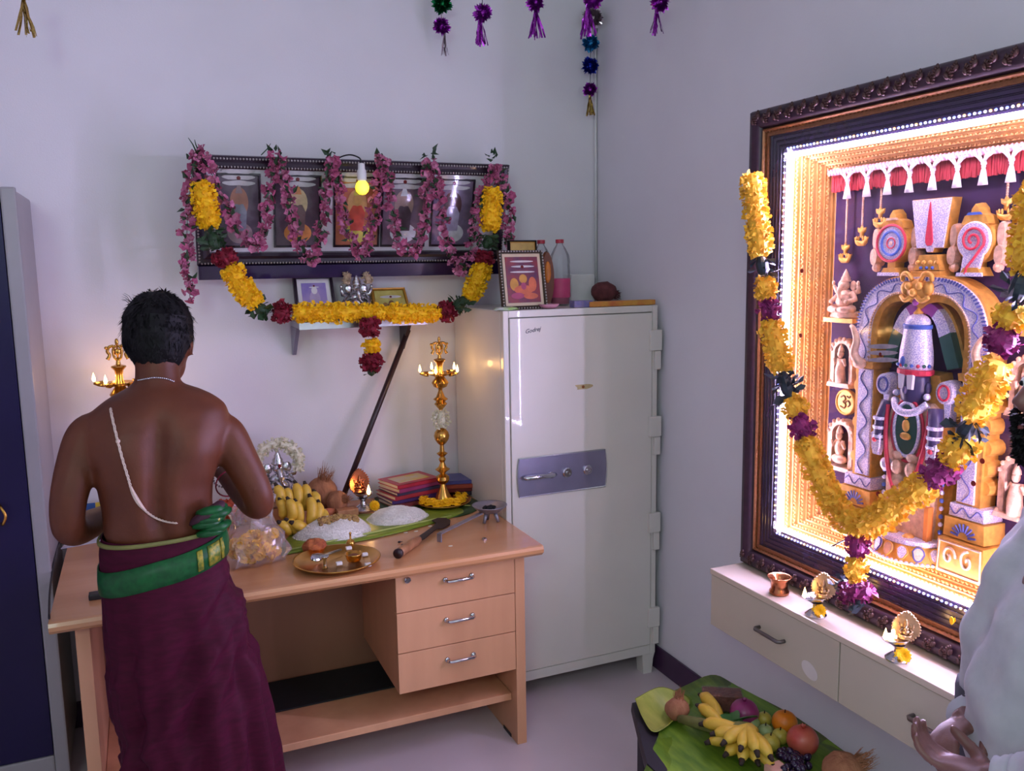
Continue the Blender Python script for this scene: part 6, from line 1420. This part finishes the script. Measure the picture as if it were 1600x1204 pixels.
obj('wrapper', M().obox(pk_+V((0, 0, .001)), a*.061, b_*.030, V((0, 0, .0285))), glassy('packet_film', (.97, .97, .97), .04, .02, (.8, .8, .82), .12), t, bevel=.004)
c = fz(1058, 1108, .03); coconut('small_coconut', 'small brown husked coconut at the left corner of the leaf', (c.x, c.y, FZ+.032), (.036, .036, .032), (.3, .2, 1), m_husk2)
c = fz(1316, 1206, .045); coconut('coconut', 'brown coconut at the near end of the fruit leaf', (c.x, c.y, FZ+.048), (.052, .05, .048), (.8, -.3, .4), m_husk2)
c = fz(1213, 1206, .02); obj('soap_box', M().box(c+V((-.025, -.02, -.02)), c+V((.025, .02, .018)), ch=.003), mat('pink_box', (226, 170, 150), .5, var=.1), label='small pink box at the bottom among the bananas', cat='box')
# ================================================================ people
def remesh(m, name, voxel, mts, parent, smooth_it=6, label=None):
    """fuse overlapping lofts into one continuous skin"""
    o0 = root_loc(parent); me = m.mesh(name, o0); o = bpy.data.objects.new(name, me); C.objects.link(o)
    r = o.modifiers.new('r', 'REMESH'); r.mode = 'VOXEL'; r.voxel_size = voxel; r.use_smooth_shade = True
    s = o.modifiers.new('s', 'SMOOTH'); s.factor = .5; s.iterations = smooth_it
    bpy.context.view_layer.update()
    ev = bpy.data.meshes.new_from_object(o.evaluated_get(bpy.context.evaluated_depsgraph_get())); ev.name = name
    bpy.data.objects.remove(o); ev.materials.clear(); ev.materials.append(mts)
    ev.polygons.foreach_set('use_smooth', [True]*len(ev.polygons))
    o = bpy.data.objects.new(name, ev); C.objects.link(o); o.parent = parent
    if label: o['label'] = label
    bv = BVHTree.FromPolygons([v.co+o0 for v in ev.vertices], [tuple(p.vertices) for p in ev.polygons])
    return o, bv
def on(bv, x, y, off=.003):
    d = ray(x, y).normalized(); h = bv.ray_cast(CAM, d)
    return (h[0]-d*off) if h[0] else None
def interp(tab, q):
    if q <= tab[0][0]: return tab[0][1:]
    for a, b in zip(tab[:-1], tab[1:]):
        if q <= b[0]:
            u = (q-a[0])/(b[0]-a[0]); u = u*u*(3-2*u)*.5+u*.5; return tuple(s+(e-s)*u for s, e in zip(a[1:], b[1:]))
    return tab[-1][1:]
def hand(m, wrist, d, palm_n, k=1.0, curl=.5, spread=.5, thumb=1):
    """palm and five bent fingers; d = pointing direction, palm_n = out of the palm"""
    d = V(d).normalized(); n = V(palm_n); n = (n-d*n.dot(d)).normalized(); s = d.cross(n)*thumb; w = V(wrist)
    rot = Matrix((s, n, d)).transposed()
    m.ball(w+d*.045*k, (.040*k, .016*k, .050*k), 14, 10, rot=rot); m.tube([w-d*.02, w+d*.02*k], [.026*k, .027*k], 12, flat=.8)
    for i, (off, L, r) in enumerate(((.028, .072, .0088), (.010, .082, .0092), (-.009, .076, .0088), (-.027, .060, .0078))):
        p = w+d*.082*k+s*off*k; dd = (d+s*off*6*spread).normalized(); P = [p-dd*.02*k, p]; cc = 0
        for j in range(3): cc += curl*(.5+.25*j); P.append(P[-1]+(dd*math.cos(cc)+n*math.sin(cc))*L*k*(.42, .32, .26)[j])
        m.tube(spline(P, 3), [r*k*(1.12-.025*q) for q in range(len(P)*3-2)], 9); m.ball(P[-1], r*.78*k, 8, 6)
    p = w+d*.022*k+s*.026*k; P = [p, p+(s*.8+d*.6+n*.3).normalized()*.034*k, p+(s*.8+d*.6+n*.3).normalized()*.034*k+(d*.9+s*.25+n*.5).normalized()*.032*k]
    P.append(P[-1]+(d+n*.6).normalized()*.024*k); m.tube(spline(P, 3), [r_*k for r_ in (.015, .0145, .014, .013, .012, .0115, .011, .0105, .010, .009)], 9); m.ball(P[-1], .0085*k, 8, 6)
def ear(m, c, s, f, k=1.0):
    c = V(c); up_ = V((0, 0, 1)); m.tube([c+f*.006+up_*-.026*k, c-f*.012+up_*-.012*k, c-f*.018+up_*.008*k, c-f*.010+up_*.026*k, c+f*.008+up_*.026*k, c+f*.012+up_*.008*k], [.007*k, .008*k, .008*k, .008*k, .007*k, .006*k], 8)
    m.ball(c+s*.0, (.010*k, .012*k, .022*k), 8, 6)

m_skin = mat('skin_brown', (98, 50, 27), .5, rgb2=(84, 41, 22), scale=9, spec=.35, bump=.04, bscale=220)
m_hair = mat('black_hair', (12, 10, 12), .6, spec=.2, var=.3, scale=80)
m_maroon = mat('maroon_silk', (70, 8, 36), .7, rgb2=(56, 6, 28), scale=26, stretch=(1, 1, 4), spec=.15)
m_gsilk = mat('green_silk', (16, 88, 40), .42, rgb2=(10, 66, 30), scale=60, spec=.3)
m_zari = mat('gold_zari', (170, 150, 40), .45, .2, rgb2=(50, 96, 36), scale=110)

# ---------------------------------------------------------------- the bare-backed man at the desk
YM = 2.30
man = thing('person', 'bare-backed man in a maroon and green dhoti standing at the desk', 'person', (0.02, YM, 0))
TT = [(572, 218, 272, .052, 2.345), (588, 216, 274, .054, 2.335), (602, 204, 285, .060, 2.325), (613, 180, 314, .068, 2.315), (624, 158, 337, .078, 2.308), (635, 142, 351, .088, 2.304), (648, 132, 357, .096, 2.302), (668, 126, 360, .104, 2.30), (700, 132, 354, .110, 2.30), (730, 143, 341, .113, 2.30), (760, 152, 333, .108, 2.30), (790, 158, 332, .102, 2.302), (820, 160, 338, .102, 2.304), (835, 166, 340, .100, 2.304), (850, 172, 334, .095, 2.304), (900, 176, 330, .090, 2.302), (960, 180, 330, .085, 2.302)]
tor = M(); rs = []
for i in range(48):
    py = 572+(950-572)*i/47; l, r_, hd, yc = interp(TT, py); A, B = PY(l, py, YM), PY(r_, py, YM); cx, hw, z = (A.x+B.x)/2, (B.x-A.x)/2, (A.z+B.z)/2; ring = []
    for j in range(64):
        a = 2*PI*j/64; ca, sa = math.cos(a), math.sin(a); e = .82
        x = hw*math.copysign(abs(ca)**e, ca); y = hd*math.copysign(abs(sa)**e, sa)
        if sa < 0:      # back: spine furrow and shoulder blades
            gw = max(0, min(1, (py-625)/40))*max(0, min(1, (850-py)/50))
            y += .020*gw*math.exp(-((x+.004)/.020)**2)
            y -= .014*math.exp(-((abs(x)-.085)/.045)**2)*math.exp(-((py-690)/42)**2)
            y -= .010*gw*math.exp(-((abs(x)-.040)/.024)**2)*math.exp(-((py-790)/60)**2)
        ring.append(V((cx+x, yc+y, z)))
    rs.append(ring)
tor.rings(rs)
def ym(x, y, w): return PY(x, y, w)
def limb(m, pts, n=14):
    P = spline([ym(a, b, c) for a, b, c, _ in pts], 6); R_ = [p.x for p in spline([(q[3], 0, 0) for q in pts], 6)]; m.tube(P, R_, n)
limb(tor, [(160, 668, 2.305, .045), (139, 682, 2.30, .053), (122, 722, 2.288, .049), (108, 775, 2.27, .043), (106, 815, 2.275, .040), (116, 828, 2.32, .040), (142, 818, 2.41, .038), (172, 802, 2.50, .029), (182, 797, 2.53, .026)])
limb(tor, [(330, 668, 2.305, .045), (350, 680, 2.30, .055), (375, 718, 2.285, .047), (397, 760, 2.27, .042), (405, 785, 2.285, .039), (397, 786, 2.33, .039), (376, 766, 2.42, .035), (352, 741, 2.51, .026), (346, 734, 2.54, .025)])
w1 = ym(182, 797, 2.53); hand(tor, w1, V((.55, .8, -.15)), V((0, .2, -1)), .95, .5, .4, -1)
w2 = ym(346, 734, 2.54); hand(tor, w2, V((-.45, .85, -.05)), V((-.3, .2, -1)), .95, .6, .4, 1)
# head, turned slightly to the right
HC = ym(249, 533, 2.37); hf = V((.30, .93, -.20)).normalized(); hs = hf.cross(V((0, 0, 1))).normalized(); hu = hs.cross(hf); hrot = Matrix((hs, hf, hu)).transposed()
def hp2(a, b, c): return HC+hs*a+hf*b+hu*c
tor.ball(HC, (.074, .094, .098), 20, 14, rot=hrot); tor.ball(hp2(0, .035, -.055), (.055, .058, .058), 16, 10, rot=hrot); tor.ball(hp2(0, .062, -.088), (.030, .026, .024), 12, 8, rot=hrot)
tor.tube([hp2(0, .088, .012), hp2(0, .108, -.022), hp2(0, .098, -.032)], [.008, .013, .011], 8)
for q in (-1, 1):
    ear(tor, hp2(q*.077, -.002, -.012), hs*q, hf, .95); tor.ball(hp2(q*.030, .078, .014), (.018, .012, .008), 8, 6, rot=hrot); tor.ball(hp2(q*.018, .088, -.052), (.020, .010, .006), 8, 6, rot=hrot)
tor.tube([hp2(0, -.02, -.06), HC+V((-.012, -.055, -.135))], [.052, .056], 16)
for q in (-1, 1): tor.tube([V((.03+q*.062, YM, .95)), V((.04+q*.075, YM+.01, .5)), V((.04+q*.085, YM+.01, .09))], [.066, .056, .042], 14); tor.tube([V((.03+q*.095, YM-.03, .045)), V((.03+q*.10, YM+.06, .04)), V((.03+q*.105, YM+.17, .022))], [.04, .042, .024], 12)
body, bvm = remesh(tor, 'body', .0065, m_skin, man, 7)
for q in (-1, 1): 
    obj('eye', M().ball(hp2(q*.030, .083, .010), .010, 10, 8), m_white, man, smooth=True); obj('pupil', M().ball(hp2(q*.030, .091, .009), .0045, 8, 6), m_hair, man, smooth=True)
obj('lips', M().tube(spline([hp2(-.022, .086, -.054), hp2(0, .096, -.052), hp2(.022, .086, -.054)], 4), .005, 7), mat('lips', (120, 62, 56), .5, var=.1), man, smooth=True)
# hair
hm = M(); rs = []
HR = (.0865, .104, .119)
def hshape(th, ph):
    x, y, z = math.sin(th)*math.cos(ph), math.sin(th)*math.sin(ph), math.cos(th); return x, y, z
for i in range(22):
    th = .02+i/21*2.62; ring = []
    for j in range(48):
        ph = 2*PI*j/48; x, y, z = hshape(th, ph); lim = 1.12 if y > .25 else (1.75 if y > -.15 else 2.62)      # hairline: higher in front, down to the nape behind
        t2 = min(th, lim+.12*math.sin(ph*9)*.3); x, y, z = hshape(t2, ph)
        rr = 1+.05*noise.noise(V((x*3, y*3, z*3)))+(.05 if z > .4 else 0)-(.085*max(0, (t2-1.45)/.5))
        ring.append(hp2(x*HR[0]*rr, y*HR[1]*rr-.006, z*HR[2]*rr+.004))
    rs.append(ring)
hm.rings(rs, caps=True)
for _ in range(2600):
    th = math.acos(1-random.random()*1.85); ph = rnd(0, 2*PI); x, y, z = hshape(th, ph)
    if (y > .25 and th > 1.05) or (y > -.15 and th > 1.7): continue
    rr = 1.0+(.05 if z > .4 else 0)-(.085*max(0, (th-1.45)/.5)); p = hp2(x*HR[0]*rr, y*HR[1]*rr-.006, z*HR[2]*rr+.004); nrm = (hs*x/HR[0]+hf*y/HR[1]+hu*z/HR[2]).normalized()
    dn = (-hu*1.0+hs*rnd(-.6, .6)+hf*(.5 if z > .5 else 0)*rnd(-1, .6)); dn = (dn-nrm*dn.dot(nrm)).normalized(); d = (dn+nrm*(rnd(.10, .45) if z > .2 else rnd(.02, .18))).normalized()*(rnd(.014, .030) if z > -.2 else rnd(.006, .014)); hm.kite(p-nrm*.003, d, dn.cross(nrm)*.0022)
for _ in range(46):
    p = hp2(rnd(-.07, -.02), rnd(-.03, .04), rnd(.085, .10)); q = p+hs*rnd(-.03, .0)+hu*rnd(.004, .026)+hf*rnd(-.01, .02); hm.tube([p, (p+q)/2+hu*.005, q], [.0009, .0007, .0003], 4)
obj('hair', hm, m_hair, man, smooth=False, label='short black hair')
# dhoti
WT = [(826, 156, 349, .112), (850, 153, 354, .118), (900, 156, 359, .126), (950, 160, 373, .135), (1000, 164, 389, .143), (1050, 169, 401, .150), (1100, 176, 413, .156), (1150, 187, 423, .160), (1204, 199, 433, .165), (1300, 214, 448, .172), (1390, 222, 458, .178)]
def dh(a, py, off=0.0):
    l, r_, hd = interp(WT, py); A, B = PY(l, py, YM), PY(r_, py, YM); cx, hw, z = (A.x+B.x)/2, (B.x-A.x)/2, (A.z+B.z)/2; ca, sa = math.cos(a), math.sin(a); e = .86
    low = max(0, min(1, (py-900)/220)); f = low*(.011*math.sin(9*a+py*.006)+.007*math.sin(17*a+1.3+py*.01))
    x = math.copysign(abs(ca)**e, ca); y = math.copysign(abs(sa)**e, sa); px_ = l+(r_-l)*(x+1)/2
    if sa < .2:      # sweeping folds from the right hip down to the left
        for (x0, y0, x1, y1, w, h) in ((366, 945, 205, 1140, 14, .022), (376, 960, 262, 1190, 11, .013), (345, 905, 180, 1030, 12, .009), (388, 1040, 330, 1300, 12, .013)):
            dx, dy = x1-x0, y1-y0; L2 = dx*dx+dy*dy; u = max(0, min(1, ((px_-x0)*dx+(py-y0)*dy)/L2)); sd_ = ((px_-x0)*dy-(py-y0)*dx)/math.sqrt(L2); dd = math.hypot(px_-x0-u*dx, py-y0-u*dy)
            f += h*math.exp(-(dd/w)**2)*(1.0 if sd_ > 0 else .55)-h*.5*math.exp(-((dd-w*1.8)/w)**2)*(sd_ < 0)
    k = 1+(f+off)/.16
    return V((cx+hw*x*k, YM+.004+hd*y*k, max(z, .012)))
dm = M(); rs = [[dh(2*PI*j/140, py) for j in range(140)] for py in [826+(1390-826)*i/90 for i in range(91)]]; dm.rings(rs[::-1], caps=False)
dho = obj('dhoti', dm, m_maroon, man, smooth=True, label='maroon silk dhoti'); sol = dho.modifiers.new('thick', 'SOLIDIFY'); sol.thickness = .003; sol.offset = -1
def belt(top, bot, off, nm, mt, a0=0, a1=2*PI, n=96, label=None, parent=None):
    m = M(); A = []
    full = a1-a0 > 6.2
    for j in range(n+(0 if full else 1)):
        a = a0+(a1-a0)*j/n; u = (math.cos(a)+1)/2; t_, b_ = top(u), bot(u)
        A.append([dh(a, b_, off), dh(a, b_, off+.004), dh(a, (b_+t_)/2, off+.006), dh(a, t_, off+.004), dh(a, t_, off)])
    if full: A.append(A[0])
    m.rings(A, caps=not full); return obj(nm, m, mt, parent or man, smooth=True, label=label)
tp_, bt_ = (lambda u: 872-40*u), (lambda u: 908-38*u)
bl_ = belt(tp_, bt_, .002, 'waist_band', m_gsilk, label='wide green silk waist band')
for ua, ub in ((.70, .74), (.79, .89), (.905, .925)):
    aa = lambda u: 2*PI-math.acos(2*u-1)
    belt(lambda u: tp_(u)+4, lambda u: bt_(u)-4, .0065, 'zari_motif', m_zari, aa(ua), aa(ub), 8, parent=bl_)
belt(lambda u: 829-8*u, lambda u: 835-8*u, .003, 'waist_cord', mat('cord_green', (120, 120, 60), .6, var=.2), label='thin olive waist cord')
kn = M(); c0 = ym(331, 815, YM-.105)
for i in range(6):
    q = V((rnd(-.012, .012), 0, (i-2.5)*.011)); kn.tube(spline([c0+q+V((-.034, .012, -.004)), c0+q+V((-.012, -.010, .004)), c0+q+V((.016, -.006, .006)), c0+q+V((.034, .03, .004))], 4), [.007, .009, .011, .012, .013, .013, .013, .013, .013, .012, .011, .010, .008], 8, flat=.75)
obj('tucked_pleats', kn, m_gsilk, man, smooth=True, label='bunched green and gold cloth tucked at the waist')
kn = M()
for i in (1, 3): q = V((.004, -.007, (i-2.5)*.011)); kn.tube([c0+q+V((-.010, -.006, .004)), c0+q+V((.014, -.004, .006))], [.010, .010], 8, flat=.6)
obj('zari_edge', kn, m_zari, man, smooth=True)
kn = M().tube(spline([c0+V((-.055, .020, -.006)), c0+V((-.02, -.004, .018)), c0+V((.012, -.004, .034)), c0+V((.028, .02, .042))], 4), [.004, .008, .012, .014, .015, .016, .016, .016, .016, .015, .014, .012, .008], 9, flat=.7)
obj('tucked_end', kn, mat('dark_maroon', (66, 26, 44), .6, var=.3), man, smooth=True)
# sacred thread, neck chain, wrist chain
m_thr = mat('white_thread', (206, 184, 170), .8, var=.15, scale=200)
th = [(166, 622), (174, 645), (182, 680), (191, 715), (200, 745), (206, 765), (216, 784), (228, 798), (242, 808), (258, 814), (276, 817)]
P = [on(bvm, x, y, .002) for x, y in th]; P = [p for p in P if p]
if P:
    front = [P[0]+V((.0, .03, .008)), P[0]+V((.01, .09, -.01))]
    P = spline(front[::-1]+P, 8)
    tm_ = M()
    for ph in (0, 2.1, 4.2): tm_.tube([p+V((.0022*math.cos(i*.9+ph), -.001, .0014*math.sin(i*.9+ph))) for i, p in enumerate(P)], .0014, 5)
    i0, i1 = int(len(P)*.52), int(len(P)*.72); tm_.tube(P[i0:i1], [.003+.0025*math.sin(PI*k/(i1-i0-1)) for k in range(i1-i0)], 7)
    tm_.ball(P[int(len(P)*.30)], .0055, 7, 5)
    obj('sacred_thread', tm_, m_thr, man, label='white thread slung across the back')
ch = [(216, 594), (226, 592), (238, 590), (250, 590), (262, 592), (272, 596)]
P = [on(bvm, x, y, .002) for x, y in ch]; P = [p for p in P if p]; cm_ = M()
for p in resample(spline(P, 8), .0048): cm_.ball(p, .0024, 6, 4)
obj('neck_chain', cm_, m_silver, man, smooth=True, label='fine silver neck chain')
wc = ym(353, 742, 2.505); wd = (ym(346, 734, 2.54)-ym(364, 754, 2.46)).normalized(); a_x = wd.orthogonal().normalized(); b_x = wd.cross(a_x); bm_ = M()
for j in range(26): a = 2*PI*j/26; bm_.ball(wc+(a_x*math.cos(a)+b_x*math.sin(a))*.037, .0036, 6, 4)
obj('bracelet', bm_, m_silver, man, smooth=True, label='silver chain bracelet')
wc = wc+wd*-.03+V((0, -.0, -.01)); obj('wrist_cord', M().tube([wc+(a_x*math.cos(a)+b_x*math.sin(a))*.041 for a in [2*PI*j/26 for j in range(26)]], .0022, 6, closed=True), m_rose, man, smooth=True, label='dark red wrist cord')

# ---------------------------------------------------------------- the person in a white shirt at the right edge
m_shirt = mat('white_shirt', (188, 188, 190), .8, rgb2=(178, 178, 182), scale=30, bump=.06, bscale=60)
m_skin2 = mat('skin_hands', (112, 74, 66), .45, rgb2=(116, 76, 68), scale=12, bump=.05, bscale=200)
f2 = V((-.918, .397, 0)); c2 = V((-.397, -.918, 0)); DP = 1.32
fr_ = [(795, 1705, .050, .10), (812, 1680, .075, .155), (832, 1655, .095, .18), (860, 1635, .108, .19), (900, 1602, .122, .19), (940, 1582, .132, .19), (980, 1564, .140, .19), (1040, 1542, .150, .19), (1090, 1533, .153, .19), (1130, 1533, .152, .188), (1170, 1536, .148, .186), (1220, 1542, .146, .188), (1300, 1548, .145, .192), (1380, 1550, .145, .195)]
p2c = PD(1660, 1000, DP)
per = thing('person', 'person in a loose white shirt standing at the right edge with joined hands', 'person', (p2c.x, p2c.y, 0))
def tring(py, off=0.0, fold=0.0):
    fx, hf_, hc = interp(fr_, py); F_ = PD(fx, py, DP); z = F_.z; c = V((F_.x, F_.y, 0))-f2*hf_; ring = []
    for j in range(72):
        a = 2*PI*j/72; w = fold*(.008*math.sin(7*a+py*.013)+.005*math.sin(13*a+2+py*.02)+.004*math.sin(5*a-py*.05))
        ring.append(V((c.x, c.y, z))+f2*(hf_+off+w)*math.cos(a)+c2*(hc+off+w)*math.sin(a))
    return ring
sh = M(); sh.rings([tring(py, 0, 1.0 if py > 830 else .3) for py in [795+(1380-795)*i/60 for i in range(61)]][::-1], caps=False)
so = obj('shirt', sh, m_shirt, per, smooth=True, label='loose white shirt'); so.modifiers.new('thick', 'SOLIDIFY').thickness = .003
def sleeve(pts, nm):
    m = M(); P = spline([PD(a, b, c) for a, b, c, _ in pts], 8); R_ = [p.x for p in spline([(q[3], 0, 0) for q in pts], 8)]
    R_ = [r_*(1+.05*math.sin(i*1.3)+.03*math.sin(i*2.9)) for i, r_ in enumerate(R_)]; m.tube(P, R_, 22); return obj(nm, m, m_shirt, per, smooth=True, label='white shirt sleeve')
near = [(1745, 870, 1.18, .075), (1750, 940, 1.12, .072), (1750, 1050, 1.08, .066), (1735, 1160, 1.07, .060), (1680, 1215, 1.11, .050), (1610, 1228, 1.17, .042), (1560, 1222, 1.20, .036)]
far = [(1700, 870, 1.48, .068), (1670, 960, 1.50, .062), (1630, 1060, 1.49, .054), (1590, 1100, 1.46, .046), (1530, 1120, 1.42, .038), (1512, 1124, 1.40, .034)]
sleeve(near, 'sleeve'); sleeve(far, 'sleeve')
bd2 = M()
# legs and trousers below the shirt
bc2 = V((p2c.x, p2c.y, 0))
tr_ = M()
for q in (-1, 1): tr_.tube([bc2+c2*.09*q+V((0, 0, .98)), bc2+c2*.095*q+V((0, 0, .5)), bc2+c2*.10*q+V((0, 0, .07))], [.10, .085, .075], 16); bd2.tube([bc2+c2*.10*q-f2*.04+V((0, 0, .045)), bc2+c2*.10*q+f2*.08+V((0, 0, .04)), bc2+c2*.11*q+f2*.18+V((0, 0, .02))], [.04, .042, .022], 12); bd2.tube([bc2+c2*.10*q+V((0, 0, .30)), bc2+c2*.10*q+V((0, 0, .05))], [.045, .04], 10)
obj('trousers', tr_, mat('grey_trousers', (70, 68, 76), .8, var=.15), per, smooth=True, label='grey trousers')
bd2.tube([bc2+V((0, 0, .3)), bc2+V((0, 0, 1.2)), PD(1730, 850, DP), PD(1722, 745, DP)], [.06, .06, .058, .056], 16)
for q in (-1, 1): bd2.tube([bc2+V((0, 0, .32)), bc2+c2*.10*q+V((0, 0, .28))], [.04, .04], 10)
for path in (near, far): bd2.tube(spline([PD(a, b, c) for a, b, c, _ in path], 5), [max(.022, q) for q in [p.x*.62 for p in spline([(q[3], 0, 0) for q in path], 5)]], 12)
bd2.tube([PD(1745, 870, 1.18), PD(1730, 850, DP), PD(1700, 870, 1.48)], [.045, .05, .045], 12)
wn = PD(1556, 1220, 1.20); wf = PD(1512, 1124, 1.40)
hand(bd2, wn, PD(1470, 1186, 1.25)-wn, V((.0, .35, .9)), .84, .62, .3, 1)
hand(bd2, wf, PD(1462, 1160, 1.34)-wf, V((-.2, -.5, -.85)), .84, .70, .3, 1)
HC2 = PD(1708, 612, DP); h2r = Matrix((c2, f2, V((0, 0, 1)))).transposed(); h2 = lambda a, b, c: HC2+c2*a+f2*b+V((0, 0, c))
bd2.ball(HC2, (.074, .094, .105), 20, 14, rot=h2r); bd2.ball(h2(0, .035, -.060), (.056, .060, .056), 16, 10, rot=h2r); bd2.ball(h2(0, .074, -.092), (.030, .026, .024), 12, 8, rot=h2r)
bd2.tube([h2(0, .090, .022), h2(0, .112, -.016), h2(0, .098, -.026)], [.008, .014, .011], 8)
for q in (-1, 1): ear(bd2, h2(q*.077, -.002, -.012), c2*q, f2, .95); bd2.ball(h2(q*.030, .080, .018), (.018, .012, .008), 8, 6, rot=h2r)
bd2.tube([h2(0, -.02, -.05), PD(1726, 800, DP)], [.056, .060], 16)
remesh(bd2, 'body', .0050, m_skin2, per, 4)
for q in (-1, 1): obj('eye', M().ball(h2(q*.030, .084, .012), .010, 10, 8), m_white, per, smooth=True); obj('pupil', M().ball(h2(q*.030, .092, .011), .0045, 8, 6), m_hair, per, smooth=True)
obj('lips', M().tube(spline([h2(-.022, .094, -.056), h2(0, .106, -.054), h2(.022, .094, -.056)], 4), .005, 7), MATS['lips'], per, smooth=True)
hm = M(); rs = []
for i in range(16):
    th = .02+i/15*1.9; ring = []
    for j in range(36):
        ph = 2*PI*j/36; lim = 1.1 if math.sin(ph) > .3 else 1.9; x, y, z = hshape(min(th, lim), ph); rr = 1+.04*noise.noise(V((x*3, y*3, z*3))); ring.append(h2(x*.083*rr, y*.102*rr-.006, z*.116*rr+.004))
    rs.append(ring)
hm.rings(rs); obj('hair', hm, m_hair, per, smooth=True, label='black hair')
bd_ = M(); 
for _ in range(900):
    a = rnd(-1.5, 1.5); v = rnd(0, 1); r_ = 1.0; p = h2(.060*math.sin(a)*(1-.2*v), .050+.056*math.cos(a)*(1-.15*v), -.035-.075*v+.01*abs(a)); n = V((0, 0, -.6))+f2*math.cos(a)+c2*math.sin(a); d = (n.normalized()+rvec()*.5).normalized()*rnd(.008, .016); bd_.kite(p, d, d.cross(rvec()).normalized()*.003)
obj('beard_shade', bd_, m_hair, per, label='black bristles for the bearded, shaded lower face', kind='stuff')  # black bristles also put the lower face's shade into colour
